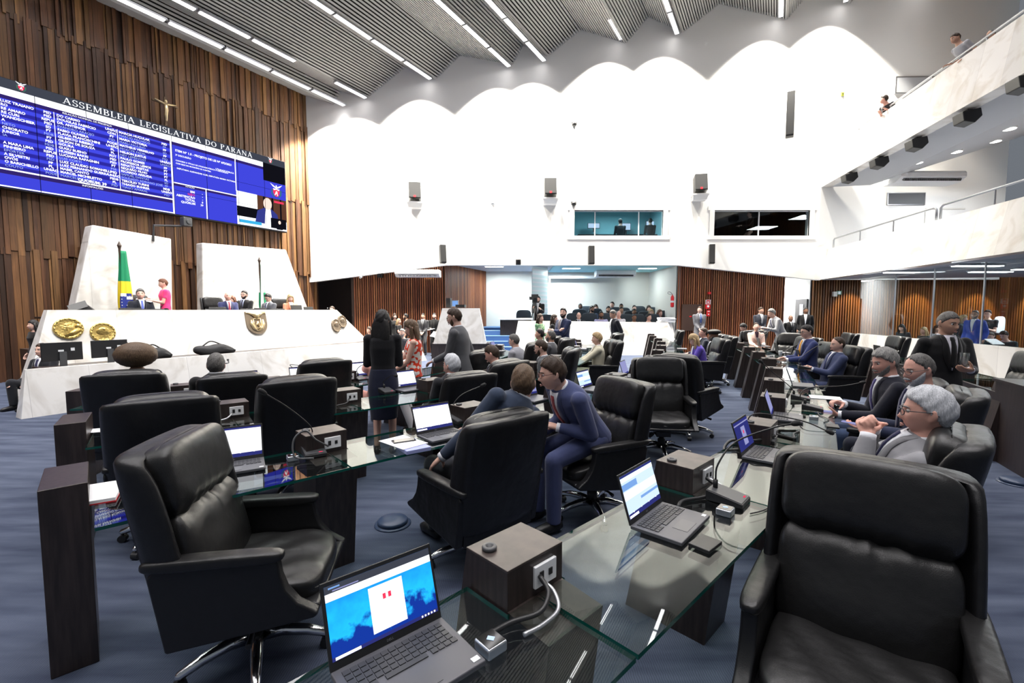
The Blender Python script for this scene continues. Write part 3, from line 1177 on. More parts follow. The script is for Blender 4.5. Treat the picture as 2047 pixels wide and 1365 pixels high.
# Roman capitals with serifs for the heading
def glyph(ch):
    T, t = .13, .055
    P = []

    def V(x, w, y0=0., y1=1., s0=True, s1=True):
        P.append([(x - w / 2, y0), (x + w / 2, y0), (x + w / 2, y1), (x - w / 2, y1)])
        for on, yy, sg in ((s0, y0, 1), (s1, y1, -1)):
            if on:
                P.append([(x - w / 2 - .08, yy), (x + w / 2 + .08, yy), (x + w / 2 + .08, yy + sg * .035), (x - w / 2 - .08, yy + sg * .035)][::sg])

    def D(xa, ya, xb, yb, w):
        P.append([(xa - w / 2, ya), (xa + w / 2, ya), (xb + w / 2, yb), (xb - w / 2, yb)] if yb > ya else [(xb - w / 2, yb), (xb + w / 2, yb), (xa + w / 2, ya), (xa - w / 2, ya)])

    def Hh(xa, xb, y, w=.05):
        P.append([(xa, y - w / 2), (xb, y - w / 2), (xb, y + w / 2), (xa, y + w / 2)])

    def A(cx, cy, rx, ry, a0, a1, w0=t, w1=T, n=14):
        ang = [math.radians(a0 + (a1 - a0) * i / n) for i in range(n + 1)]
        for u, v in zip(ang, ang[1:]):
            def wd(a):
                return w0 + (w1 - w0) * abs(math.cos(a))
            a, b_ = [], []
            for th in (u, v):
                a.append((cx + (rx + wd(th) / 2) * math.cos(th), cy + (ry + t / 2) * math.sin(th)))
                b_.append((cx + (rx - wd(th) / 2) * math.cos(th), cy + (ry - t / 2) * math.sin(th)))
            P.append([a[0], a[1], b_[1], b_[0]])

    def tick(x, y0, y1):
        P.append([(x - .02, y0), (x + .02, y0), (x + .02, y1), (x - .02, y1)])
    W = .7
    if ch in 'AÁ':
        W = .86
        D(.12, 0, .43, 1, t)
        D(.43, 1, .74, 0, T)
        Hh(.22, .62, .34)
        Hh(.0, .24, .018, .036)
        Hh(.62, .86, .018, .036)
        if ch == 'Á':
            D(.42, 1.08, .54, 1.26, .08)
    elif ch == 'S':
        W = .58
        A(.29, .745, .2, .23, 20, 270, t, T * .8)
        A(.29, .27, .22, .25, 90, -160, t, T)
        tick(.5, .74, .98)
        tick(.06, .02, .28)
    elif ch == 'E':
        W = .66
        V(.17, T)
        Hh(.1, .58, .975)
        Hh(.1, .47, .52)
        Hh(.1, .60, .025)
        tick(.58, .76, 1)
        tick(.47, .42, .62)
        tick(.60, 0, .25)
    elif ch == 'M':
        W = 1.0
        V(.15, t)
        V(.84, T)
        D(.18, 1, .48, .03, T)
        D(.48, .03, .80, 1, t)
    elif ch == 'B':
        V(.17, T)
        A(.34, .76, .2, .215, 90, -90)
        A(.36, .27, .24, .245, 90, -90)
        Hh(.17, .36, .975)
        Hh(.17, .36, .53)
        Hh(.17, .36, .025)
    elif ch == 'L':
        W = .64
        V(.17, T)
        Hh(.1, .58, .025)
        tick(.58, 0, .28)
    elif ch == 'I':
        W = .34
        V(.17, T)
    elif ch == 'G':
        W = .82
        A(.43, .5, .33, .475, 40, 320)
        V(.68, T, .06, .42, False, True)
        tick(.70, .72, 1)
    elif ch == 'T':
        W = .72
        V(.36, T, 0, 1, True, False)
        Hh(.05, .67, .975)
        tick(.06, .74, 1)
        tick(.66, .74, 1)
    elif ch == 'V':
        W = .80
        D(.12, 1, .42, 0, T)
        D(.42, 0, .68, 1, t)
        Hh(.0, .26, .982, .036)
        Hh(.58, .80, .982, .036)
    elif ch == 'D':
        W = .82
        V(.17, T)
        A(.33, .5, .36, .475, 90, -90)
        Hh(.17, .34, .975)
        Hh(.17, .34, .025)
    elif ch == 'O':
        W = .84
        A(.42, .5, .33, .475, 0, 360, t, T, 24)
    elif ch in 'PR':
        W = .66 if ch == 'P' else .76
        V(.17, T)
        A(.34, .74, .22, .235, 90, -90)
        Hh(.17, .34, .975)
        Hh(.17, .34, .505)
        if ch == 'R':
            D(.36, .5, .64, 0, T)
            Hh(.58, .76, .018, .036)
    elif ch == 'N':
        W = .88
        V(.15, t)
        V(.73, t, 0, 1, False, True)
        D(.14, 1, .73, 0, T)
    elif ch == ' ':
        W = .42
    return P, W


HEAD = 'ASSEMBLEIA LEGISLATIVA DO PARANÁ'
xl, xr_ = bl(125, 212)[0], bl(505, 318)[0]
tot = sum(glyph(c)[1] + .09 for c in HEAD)
ch_h = (SCH - hz) * .62
kx = (xr_ - xl) / tot
q = MB()
x = xl
for c in HEAD:
    P, W = glyph(c)
    for pl in P:
        q.add([(x + u * kx, -.012, hz + (SCH - hz) * .16 + v * ch_h) for u, v in pl], [tuple(range(len(pl)))])
    x += (W + .09) * kx
q.build('heading_letters', M['scr_white'], board)

# camera on a bent bracket below the screen, and the crucifix above it
p = online(372, 444, DN, -14.2)
t = thing('bracket_camera', 'black camera on a bent arm under the blue voting board', 'camera', p, ANG)
q = MB()
q.box((0, 0, .0), (.22, .22, .24))
q.cyl((.02, -.11, .0), (.02, -.15, .0), .07, 14)
q.build('body', M['darkgrey'], t, bevel=.02)
q = MB()
q.tube([(-.1, .05, -.12), (-.75, .05, -.2), (-.78, .05, -.62)], .03, 8)
q.build('arm', M['black'], t)
p = online(330, 213, DN, -15.05)
t = thing('crucifix', 'small gilt crucifix fixed to the planks above the board lettering', 'crucifix', p, ANG)
q = MB()
q.box((0, 0, -.13), (.045, .04, .78))
q.box((0, 0, .08), (.62, .04, .045))
q.build('cross', pm('crucifix_wood', (.10, .06, .03), .5), t)
q = MB()
q.ell((0, -.05, .13), (.04, .04, .05))
q.tube([(0, -.05, .09), (.01, -.05, -.1), (-.01, -.06, -.25), (0, -.05, -.4)], [.045, .05, .04, .025], 8)
q.tube([(-.26, -.04, .11), (0, -.05, .05), (.26, -.04, .11)], [.018, .03, .018], 6)
q.build('figure', M['gold'], t, smooth=True)

# ---- coat of arms and medallions on the dais fronts
FL = .38 / 1.675                  # outward slope of the high front


def on_front(px, py):
    """photo point on the sloping high front of the dais (slope solved by iteration)"""
    z = 1.2
    for _ in range(8):
        dist = DN.dot(TB) - (1.75 - (1.675 - z) * FL)
        v = online(px, py, DN, dist)
        z = v.z
    return v


TILT = math.atan(FL)


def plaque(name, lab, cat, px, py):
    t_ = thing(name, lab, cat, on_front(px, py), ANG)
    return t_, Matrix.Rotation(-TILT, 3, 'X')


t, R = plaque('coat_of_arms', 'bronze shield with a spread bird in the middle of the dais front', 'coat of arms', 512, 646)
hw, hh = .27, .30
sh = [(-hw, hh), (hw, hh)] + [(hw * math.cos(a), -.02 + (hh - .02) * math.sin(a)) for a in np.linspace(0, -math.pi, 18)]
q = MB()
q.hexa([R @ Vector((x, -.05, z)) for x, z in sh], [R @ Vector((x, 0.02, z)) for x, z in sh])
q.build('shield_plate', M['bronze'], t)
q = MB()
def RV(x, y, z):
    return R @ Vector((x * .62, y, z * .60 - .0))


q.box(R @ Vector((0, -.055, hh - .035)), (hw * 1.9, .02, .05), 0, R)
for sg in (-1, 1):
    q.tube([RV(0, -.06, .28), RV(sg * .12, -.07, .38), RV(sg * .30, -.06, .42)], [.06, .055, .012], 6)
    q.tube([RV(sg * .24, -.06, .14), RV(sg * .25, -.06, -.05), RV(sg * .17, -.06, -.24), RV(sg * .02, -.06, -.36)], [.02, .045, .045, .02], 6)
    q.tube([RV(sg * .15, -.06, .18), RV(sg * .15, -.06, -.06), RV(sg * .1, -.06, -.2), RV(0, -.06, -.26)], .018, 6)
q.tube([RV(-.15, -.06, .18), RV(.15, -.06, .18)], .018, 6)
q.tube([RV(0, -.07, .22), RV(0, -.09, .34), RV(.02, -.08, .42)], [.05, .06, .02], 8)
q.tube([RV(.0, -.065, .06), RV(.02, -.07, -.05), RV(.07, -.06, -.2)], [.035, .03, .015], 6)
q.tube([RV(.0, -.065, .0), RV(-.08, -.06, -.16)], [.03, .012], 6)
q.build('relief_pattern', M['gold'], t, smooth=True)
for lab, px, py, rx, rz_, tw in (('larger gilt oval medallion on the left of the dais front', 136, 657, .225, .205, 0), ('smaller gilt oval medallion near the left of the dais front', 205, 665, .205, .20, 0), ('bronze oval medallion on the right of the dais front, nearer its middle', 671, 651, .16, .21, 1), ('bronze oval medallion at the far right edge of the dais front', 683, 643, .16, .20, 1)):
    t, R = plaque('medallion', lab, 'medallion', px, py)
    q = MB()
    rows = []
    for i, (f, y) in enumerate(((1., .02), (1., -.035), (.95, -.05), (.86, -.04), (.5, -.05), (.05, -.055))):
        rows.append([R @ Vector((rx * f * math.cos(a), y, rz_ * f * math.sin(a))) for a in np.linspace(0, 2 * math.pi, 32, endpoint=False)])
    q.grid(rows, cv=True, caps=True)
    q.build('disc', M['brass'] if not tw else M['bronze'], t, smooth=True)
    q = MB()
    r_ = random.Random(px)
    def MV(x, y, z):
        return R @ Vector((x * rx, y, z * rz_))
    for k in range(18):
        a = k / 18 * math.pi * 2
        q.box(MV(.90 * math.cos(a), -.05, .90 * math.sin(a)), (.022, .014, .026), 0, R)
    if tw == 0 and px < 150:
        q.ell(MV(.62, -.055, .15), (.05, .03, .05))
        q.tube([MV(.65, -.055, -.1), MV(.2, -.055, -.45), MV(-.3, -.055, -.7)], [.045, .04, .015], 8)
        q.box(MV(-.13, -.05, .1), (.012, .02, .13), 0, R)
        q.box(MV(-.13, -.05, .28), (.07, .02, .012), 0, R)
    else:
        q.ell(MV(0, -.05, 0), (rx * .55, .02, rz_ * .5))
        q.ell(MV(.05, -.06, .3), (.035, .025, .03))
    q.build('relief_pattern', M['brass'] if not tw else M['bronze'], t, smooth=True)

# ---- flags
def flag(lab, px, py_top, dist, kind, w=.2):
    base = online(px, 617, DN, dist)
    top = online(px, py_top, DN, dist)
    t_ = thing('flag', lab, 'flag', (base.x, base.y, .83), ANG)
    hz_ = top.z - .83
    q_ = MB()
    q_.lathe([(.16, 0), (.16, .04), (.03, .06), (.025, hz_ - .12), (.028, hz_ - .1), (.045, hz_ - .04), (.004, hz_ + .06)], n=10)
    q_.build('pole', pm('flag_pole', (.05, .03, .02), .4), t_)
    rows, nz, na = [], 26, 28
    for i in range(nz + 1):
        f = i / nz
        z = hz_ - .16 - f * (hz_ - .55)
        ww = w * (.45 + .55 * min(1, f * 1.5))
        row = []
        for j in range(na):
            a = 2 * math.pi * j / na
            r_ = 1 + .22 * math.sin(5 * a + 2 * f) + .1 * math.sin(9 * a + 5 * f)
            row.append(Vector((.05 + ww * r_ * math.cos(a), -.02 + ww * .55 * r_ * math.sin(a), z)))
        rows.append(row)
    c = MB()
    c.grid(rows, cv=True, caps=True)
    mats = [M['green_cloth'], M['yellow_cloth'], M['blue_cloth'], M['white_cloth']]
    for fi, fc in enumerate(c.f[:-2]):
        i, j = divmod(fi, na)
        f = i / nz
        if kind == 'br':
            k = 0
            if .36 < f < .96:
                k = 1
            if .50 < f < .80 and abs((j % na) - 3 * na / 4) < 7 - abs(f - .66) * 12:
                k = 2
            if abs(f - .56 - .004 * (j - na * .75)) < .02 and k == 2:
                k = 3
            if j in (2, 3, 4) or f > .97:
                k = 0
        else:
            k = 3 if (f < .45 and j % 9 < 5) or j % 14 in (3, 4, 5, 6) else 0
        c.mi[fi] = k
    c.build('cloth', mats, t_, smooth=True)
    if kind == 'br':
        s_ = MB()
        r_ = random.Random(5)
        for k in range(22):
            f = r_.uniform(.6, .78)
            i = int(f * nz)
            j = int(na * .75 + r_.uniform(-4, 4))
            v = Vector(rows[i][j % na])
            s_.ell(v, (.012, .012, .012), 4, 6)
        s_.build('star', M['white_cloth'], t_)
    return t_


flag('green yellow and blue flag hanging on a pole before the left marble slab', 246, 488, -13.2, 'br', .125)
flag('green and white flag hanging on a pole before the right marble slab', 522, 518, -13.4, 'pr', .10)

# ================================================================== THINGS ON THE WHITE WALL
def spk(lab, px, py, w, h, d, rz=0., tilt=-12., y=WY, shelf=True):
    p_ = ad(px, py, y - d / 2 - .12)
    t_ = thing('wall_speaker', lab, 'speaker', p_, rz)
    R_ = Matrix.Rotation(math.radians(tilt), 3, 'X')
    q_ = MB()
    q_.box((0, 0, 0), (w, d, h), 0, R_)
    q_.build('cabinet', M['black'], t_, bevel=.015)
    q_ = MB()
    q_.box(R_ @ Vector((0, -d / 2 - .006, .01)), (w * .92, .012, h * .94), 0, R_)
    q_.build('grille', M['black_matte'], t_)
    if shelf:
        q_ = MB()
        q_.box(R_ @ Vector((0, -d / 2 - .014, -h * .40)), (.075, .006, .075), 0, R_)
        q_.build('badge', M['red'], t_)
        q_ = MB()
        q_.box((0, .02, -h / 2 - .09), (w * 1.35, d * 1.2, .05))
        q_.hexa([Vector((-w * .55, .0, -h / 2 - .25)), Vector((w * .55, 0, -h / 2 - .25)), Vector((w * .55, d * .6 + .1, -h / 2 - .25)), Vector((-w * .55, d * .6 + .1, -h / 2 - .25))],
                [Vector((-w * .6, -d * .5, -h / 2 - .11)), Vector((w * .6, -d * .5, -h / 2 - .11)), Vector((w * .6, d * .6 + .1, -h / 2 - .11)), Vector((-w * .6, d * .6 + .1, -h / 2 - .11))])
        q_.build('shelf', M['white_wall'], t_)
    else:
        q_ = MB()
        q_.box((0, d / 2 + .06, 0), (.08, .14, .22))
        q_.build('bracket', M['darkgrey'], t_)
    return t_


spk('black box speaker on a white shelf, leftmost of three on the white wall', 829, 384, .44, .62, .38, math.radians(12))
spk('black box speaker on a white shelf above the left of the lit control window', 1100, 376, .44, .62, .38)
spk('black box speaker on a white shelf above the gap between the two windows', 1400, 368, .44, .62, .38, math.radians(-10))
spk('slim black column speaker above the left wood wall end', 885, 508, .22, .68, .2, math.radians(25), -6, shelf=False)
spk('slim black column speaker under the left of the lit control window', 1182, 510, .22, .68, .22, 0, -4, shelf=False)
spk('slim black column speaker under the left of the dark window', 1423, 508, .2, .72, .22, math.radians(-15), -4, shelf=False)
spk('tall curved black line speaker high on the white wall near the galleries', 1580, 229, .26, 1.62, .24, math.radians(-30), -2, shelf=False)
for lab, px, py, s in (('small black dome camera alone in the middle of the white wall', 1148, 247, .10), ('small black dome camera just above the lit control window', 1147, 406, .10), ('small white sensor on the wall left of the control window', 985, 405, .09)):
    p = ad(px, py, WY - .08)
    t = thing('dome_camera', lab, 'camera', p)
    q = MB()
    q.ell((0, 0, -.02), (s, s, s * .8))
    q.build('dome', M['white_plastic'] if 'white sensor' in lab else M['black'], t, smooth=True)
    q = MB()
    q.box((0, .04, s * .75), (s * 2.1, .12, .04))
    q.build('bracket', M['white_plastic'], t)
for lab, px, py in (('black cube projector on the lower edge of the white wall over the recess', 1036, 524), ('black cube projector hung over the left wood wall', 760, 550)):
    p = ad(px, py, WY - .09 if px > 1000 else 17.64)
    t = thing('cube_camera', lab, 'camera', p)
    q = MB()
    q.box((0, 0, 0), (.19, .2, .2))
    q.build('body', M['black'], t, bevel=.02)
    q = MB()
    q.cyl((0, -.1, 0), (0, -.14, 0), .06, 12)
    q.build('lens', M['glossblack'], t)
p = ad(723, 553, 17.6)
t = thing('security_camera', 'little white security camera left of the air conditioner', 'camera', p)
q = MB()
q.cyl((0, .05, .02), (0, -.16, -.04), .045, 10)
q.build('body', M['white_plastic'], t)
q = MB()
q.box((0, .06, .08), (.08, .08, .1))
q.build('bracket', M['white_plastic'], t)


def aircon(lab, pa, pb, h, d, rz=0., vents=2):
    c_ = (pa + pb) / 2
    w_ = (pb - pa).length
    t_ = thing('air_conditioner', lab, 'air conditioner', c_, rz)
    q_ = MB()
    pr = [(-.5, .5), (.42, .5), (.5, .3), (.5, -.1), (.2, -.5), (-.5, -.5)]
    q_.hexa([Vector((-w_ / 2, -a * d, b_ * h)) for a, b_ in pr], [Vector((w_ / 2, -a * d, b_ * h)) for a, b_ in pr])
    q_.build('casing', M['white_plastic'], t_, bevel=.015)
    q_ = MB()
    n_ = 14
    for s_ in range(vents):
        for k_ in range(n_):
            xx = -w_ * .44 + w_ * .88 * (s_ * n_ + k_ + .5) / (n_ * vents)
            q_.box((xx, -d * .36, -h * .27), (w_ * .88 / (n_ * vents) * .7, .12 * d + .05, h * .22), 0, Matrix.Rotation(math.radians(30), 3, 'X'))
    q_.build('vent_slats', M['darkgrey'] if vents == 2 else M['grey_metal'], t_)
    return t_


aircon('long white air conditioner over the left wood wall', ad(792, 547, WY - .35), ad(880, 547, WY - .35), .26, .5, 0, 1)
aircon('white air conditioner with dark vents on the recess ceiling', ad(1190, 547, 20.3), ad(1268, 547, 20.3), .30, .6)
aircon('white air conditioner under the upper gallery slab', ad(1783, 357, WY - .5), ad(1912, 357, WY - .5), .36, .8)
# screen roll in the recess, striped glass fin, lights of the recess
p, q_ = ad(1096, 554, 21.1), ad(1193, 554, 21.1)
t = thing('screen_roll', 'white roller blind box high on the recess wall', 'roller blind', (p + q_) / 2)
b = MB()
b.box((0, 0, 0), ((q_ - p).length, .14, .12))
b.build('box', M['white_plastic'], t)
b = MB()
b.box((-(q_ - p).length / 2 + .06, 0, -1.7), (.09, .05, 3.3))
b.build('guide_rail', M['white_plastic'], t)
p, q_ = ad(1064, 534, 18.6), ad(1094, 541, 19.6)
t = thing('glass_fin', 'frosted glass panel with horizontal stripes behind the camera operator', 'glass panel', (p.x, p.y, 0))
b = MB()
d_ = Vector((q_.x - p.x, q_.y - p.y, 0))
a_ = math.atan2(d_.y, d_.x)
b.box((d_.x / 2, d_.y / 2, 1.75), (d_.length, .04, 3.4), 0, rotz(a_))
b.build('panel', M['frost'], t)
b = MB()
for k in range(14):
    b.box((d_.x / 2, d_.y / 2, 1.1 + k * .17), (d_.length * 1.01, .05, .06), 0, rotz(a_))
b.build('stripe', M['white_plastic'], t)
for lab, px, py, y in (('slanted white ceiling lamp over the left of the recess', 988, 541, 18.4), ('small square ceiling lamp in the recess left of the air conditioner', 1142, 540, 19.2), ('small square ceiling lamp in the recess right of the air conditioner', 1294, 540, 19.2)):
    p = ad(px, py, y)
    t = thing('recess_lamp', lab, 'ceiling lamp', (p.x, p.y, 3.40))
    b = MB()
    b.box((0, 0, .03), (.8, .3, .06))
    b.build('frame', M['white_plastic'], t)
    b = MB()
    b.box((0, 0, -.005), (.72, .22, .02))
    b.build('diffuser', M['lamp_small'], t)

# ---- fire point, signs
p = ad(1347, 603, 17.9)
t = thing('fire_extinguisher', 'red fire extinguisher with a white band at the right end of the recess', 'fire extinguisher', (p.x - .06, p.y, p.z - .22))
t.scale = (.62, .62, .62)
b = MB()
b.lathe([(.02, 0), (.10, .02), (.11, .06), (.11, .62), (.07, .72), (.03, .76), (.03, .82)], n=14)
b.build('cylinder', M['red'], t, smooth=True)
b = MB()
b.lathe([(.113, .3), (.113, .42)], n=14)
b.build('label_band', M['white_plastic'], t)
b = MB()
b.tube(smoothpath([(0, 0, .8), (-.12, 0, .95), (-.25, 0, .98), (-.3, 0, .88), (-.18, 0, .82), (0, 0, .84)]), .012, 6)
b.build('hose', M['black'], t)


def sign(name, lab, cat, px0, py0, px1, py1, y, mats, extra=None, d=.04):
    a, c = ad(px0, py0, y), ad(px1, py1, y)
    w_, h_ = c.x - a.x, a.z - c.z
    t_ = thing(name, lab, cat, ((a.x + c.x) / 2, y, (a.z + c.z) / 2))
    q1 = MB()
    q1.box((0, 0, 0), (w_, d, h_))
    q1.build('plate', mats[0], t_)
    if extra:
        q1 = MB()
        for sh_, x, z, ww, hh_ in extra:
            if sh_ == 'b':
                q1.box((x * w_, -d / 2 - .004, z * h_), (ww * w_, .008, hh_ * h_))
            else:
                q1.cyl((x * w_, -d / 2 + .01, z * h_), (x * w_, -d / 2 - .012, z * h_), ww * w_, 18)
        q1.build('symbol', mats[1], t_)
    return t_


YS = 17.715
sign('alarm_siren', 'little red alarm siren high on the right wood wall', 'alarm', 1415, 583.5, 1420, 588, YS, [M['red']], None, .1)
t = sign('alarm_sign', 'white square sign with a red bell symbol, topmost of the fire signs', 'sign', 1410.5, 599, 1420, 608, YS, [M['white_plastic'], M['red']], [('b', 0, .28, .7, .25), ('b', 0, -.3, .7, .14), ('b', -.28, 0, .12, .5), ('b', .28, 0, .12, .5)])
sign('alarm_button', 'red fire alarm call point with a white disc below the bell sign', 'alarm', 1410.5, 608.3, 1419.5, 617.5, YS, [M['red'], M['white_plastic']], [('c', 0, .08, .24, 0)])
sign('fire_notice', 'narrow dark red notice, lowest of the fire signs', 'sign', 1413, 620, 1419, 632, YS, [M['red'], M['white_plastic']], [('b', 0, .3, .7, .12), ('b', 0, -.18, .3, .16)])
sign('wall_notice', 'pale notice on the hatch door behind the guard in grey', 'sign', 1375, 628, 1383.5, 639, YS, [M['paper'], M['red']], [('b', .05, .1, .5, .2)])
sign('exit_sign', 'small green exit sign with a white figure on the far wood wall', 'sign', 1673, 581.5, 1681, 589, 17.8, [pm('exit_green', (.05, .30, .16), .4), M['white_plastic']], [('b', 0, 0, .6, .7)])
sign('lamp_box', 'grey emergency lamp box beside the green exit sign', 'lamp', 1665, 583, 1672, 592.5, 17.8, [M['cream']], None, .1)
sign('wall_grille', 'wide grey grille panel high on the wall beside the upper gallery rail', 'vent', 1790, 153, 1866, 187, WY - .03, [M['grey_paint'], M['grey_metal']], [('b', 0, .47, 1, .05), ('b', 0, -.47, 1, .05), ('b', .49, 0, .02, .9), ('b', -.49, 0, .02, .9)])
sign('wall_grille', 'dark grey grille panel under the air conditioner of the lower gallery', 'vent', 1774, 385, 1848, 410, WY - .03, [pm('grille_dark', (.13, .135, .14), .7), M['grey_metal']], [('b', 0, .47, 1, .06), ('b', 0, -.47, 1, .06), ('b', .49, 0, .02, .9), ('b', -.49, 0, .02, .9)])
sign('exit_marker', 'tiny yellow and green marker on the white wall above the galleries', 'sign', 1681.5, 184.5, 1687, 191, WY - .03, [pm('marker_yellow', (.5, .55, .05), .5), M['black']], [('b', 0, 0, .4, .5)])
# door outline at the end of the lower gallery
a, c = ad(1851, 417, WY - .02), ad(1925, 480, WY - .02)
b = MB()
b.box(((a.x + c.x) / 2, WY - .01, a.z), (c.x - a.x, .05, .05))
b.box((a.x, WY - .01, a.z - .9), (.05, .05, 1.8))
struct('trim_1', b, M['cream'])

# ---- rails, speakers and downlights of the galleries
def galp(px, py, off, z=None):
    """photo point on the vertical plane of the gallery front shifted off outward"""
    nn_ = Vector((GD.y, -GD.x, 0)).normalized()
    nn_ = nn_ if nn_.x < 0 else -nn_
    v_ = online(px, py, nn_, nn_.dot(GT0 + GO * off))
    return v_


def rail(lab, s0, s1, off, zb, h):
    a_ = GT0 + GO * off
    t_ = thing('hand_rail', lab, 'hand rail', (a_.x, a_.y, zb))
    q1 = MB()
    P = [a_ + GD * s0 + Vector((0, 0, 0)), a_ + GD * s0 + Vector((0, 0, h)), a_ + GD * s1 + Vector((0, 0, h)), a_ + GD * s1]
    loc = [Vector((v.x - a_.x, v.y - a_.y, v.z)) for v in P]
    q1.tube([loc[0], loc[0] * .15 + loc[1] * .85, loc[1] + GD * .08, loc[2] - GD * .08, loc[2] * .85 + loc[3] * .15, loc[3]], .028, 8)
    q1.build('rail', M['grey_metal'], t_, smooth=True)
    k_ = max(1, int((s1 - s0) / 1.6))
    for i in range(1, k_):
        v = GD * (s0 + (s1 - s0) * i / k_)
        q1 = MB()
        q1.cyl((v.x, v.y, 0), (v.x, v.y, h), .018, 8)
        q1.build('post', M['grey_metal'], t_)


rail('low grey hand rail along the top of the upper gallery', .1, 14, .07, 7.62, .12)
rail('grey hand rail on the far stretch of the lower gallery', .2, 5.6, .19, 3.97, .36)
rail('grey hand rail on the near stretch of the lower gallery', 5.75, 14, .19, 3.97, .36)
for k, (px, py) in enumerate(((1695, 356), (1754, 326), (1828, 289), (1929, 236), (2040, 168))):
    v = at(px, py, 6.10)
    t = thing('soffit_speaker', '%s black speaker under the upper gallery counted from the white wall' % ORD[k], 'speaker', v, math.atan2(GD.y, GD.x), 'speakers under the upper gallery')
    b = MB()
    pr = [(-.16, .1), (.2, .16), (.24, -.02), (.1, -.17), (-.12, -.12)]
    b.hexa([Vector((-.17, y_, z_)) for y_, z_ in pr], [Vector((.17, y_, z_)) for y_, z_ in pr])
    b.build('cabinet', M['black'], t, bevel=.02)
    b = MB()
    b.box((0, .06, .16), (.1, .1, .16))
    b.build('bracket', M['darkgrey'], t)


def soffit(px, py):
    """photo point on the sloping underside of the upper gallery"""
    v_ = None
    lo, hi = 1.5, 6.4
    best = None
    for i in range(200):
        off = lo + (hi - lo) * i / 199
        v_ = galp(px, py, off)
        z_ = 6.28 + max(0, (off - 1.4) / 5.2) * 1.62
        e_ = abs(v_.z - z_)
        if best is None or e_ < best[0]:
            best = (e_, v_.copy())
    return best[1]


for k, (px, py) in enumerate(((1833, 325), (1912, 303), (1990, 282), (2018, 257))):
    v = soffit(px, py)
    t = thing('downlight', 'round white downlight in the upper gallery underside, %s from the white wall' % ORD[k], 'downlight', v, 0, 'downlights under the upper gallery')
    b = MB()
    b.lathe([(.16, -.015), (.16, .03), (.14, .03), (.14, -.015)], n=20)
    b.build('rim', M['white_plastic'], t)
    b = MB()
    b.cyl((0, 0, -.02), (0, 0, .02), .138, 20)
    b.build('lens', M['lamp_warm'], t)
# strip lamps of the ground-floor gallery ceiling
for k, (pxa, pxb, py, y) in enumerate(((1766, 1830, 559, 13.6), (1903, 1996, 546, 11.6), (1936, 2016, 559.5, 13.4), (2022, 2110, 555, 12.6))):
    a, c = at(pxa, py, 2.80), at(pxb, py - 3, 2.80)
    a = Vector((ray(pxa, py)[0] * y, y, 2.79))
    c = Vector((ray(pxb, py)[0] * y, y + .1, 2.79))
    a.x, c.x = (pxa - 1023.5) / FPX * y, (pxb - 1023.5) / FPX * y
    m_ = (a + c) / 2
    t = thing('strip_light', 'long strip lamp on the ground gallery ceiling, %s from the doorway' % ORD[k], 'ceiling lamp', m_, 0, 'strip lamps behind the glass screen')
    b = MB()
    b.box((0, 0, .015), ((c - a).length, .26, .03))
    b.build('frame', M['white_plastic'], t)
    b = MB()
    b.box((0, 0, -.01), ((c - a).length - .05, .2, .02))
    b.build('diffuser', M['lamp_small'], t)

# ---- central gallery front, tribune and reporters' desk
b = MB()
a, c = ad(1036, 640, 16.9), ad(1346, 646, 16.9)
b.hexa([Vector((a.x - .25, 16.75, 0)), Vector((c.x + .15, 16.75, 0)), Vector((c.x + .35, 17.1, 0)), Vector((a.x - .25, 17.1, 0))], [Vector((a.x, 16.9, 1.27)), Vector((c.x - .25, 16.9, 1.2)), Vector((c.x, 17.1, 1.2)), Vector((a.x, 17.1, 1.27))])
struct('wall_gallery_front', b, M['marble'])
a, c = ad(884, 616, 15.3), ad(958, 616, 15.3)
t = thing('tribune', 'white marble speakers tribune with slanted sides before the left wood wall', 'tribune', ((a.x + c.x) / 2, 15.3, 0))
hwid = (c.x - a.x) / 2
b = MB()
b.hexa([Vector((-hwid - .28, -.2, .55)), Vector((hwid + .24, -.2, .55)), Vector((hwid + .24, .15, .55)), Vector((-hwid - .28, .15, .55))], [Vector((-hwid, 0, 1.73)), Vector((hwid, 0, 1.73)), Vector((hwid, .15, 1.73)), Vector((-hwid, .15, 1.73))])
b.build('front', M['marble'], t)
b = MB()
b.box((0, .3, .28), (2 * hwid + .7, .9, .56))
b.build('plinth', M['desk_wood'], t)
b = MB()
b.box((0, .4, 1.6), (2 * hwid - .1, .6, .05))
b.build('lectern_top', M['desk_wood'], t)
# blue steps right of the tribune
b = MB()
for k in range(5):
    b.box((ad(985, 660, 16.).x + .1, 15.9 + k * .32, .09 + k * .09), (1.5, .34, .18 + k * .18))
struct('floor_steps', b, M['step_blue'])
a, c = ad(1000, 636, 17.2), ad(1062, 636, 17.2)
t = thing('press_desk', 'dark wood press desk with white edge before the camera operator', 'desk', ((a.x + c.x) / 2, 17.25, 0))
b = MB()
b.box((0, 0, .85), (c.x - a.x, .5, .9))
b.build('body', M['desk_wood'], t)
b = MB()
b.box((0, -.03, 1.33), (c.x - a.x + .1, .6, .05))
b.build('top', M['white_plastic'], t)
# ================================================================== DESKS
def rowinfo(P):
    out_ = []
    for i, p_ in enumerate(P):
        a, c = P[max(0, i - 1)], P[min(len(P) - 1, i + 1)]
        t_ = Vector((c[0] - a[0], c[1] - a[1], 0)).normalized()
        out_.append((Vector((*p_, 0)), t_, Vector((t_.y, -t_.x, 0))))
    return out_


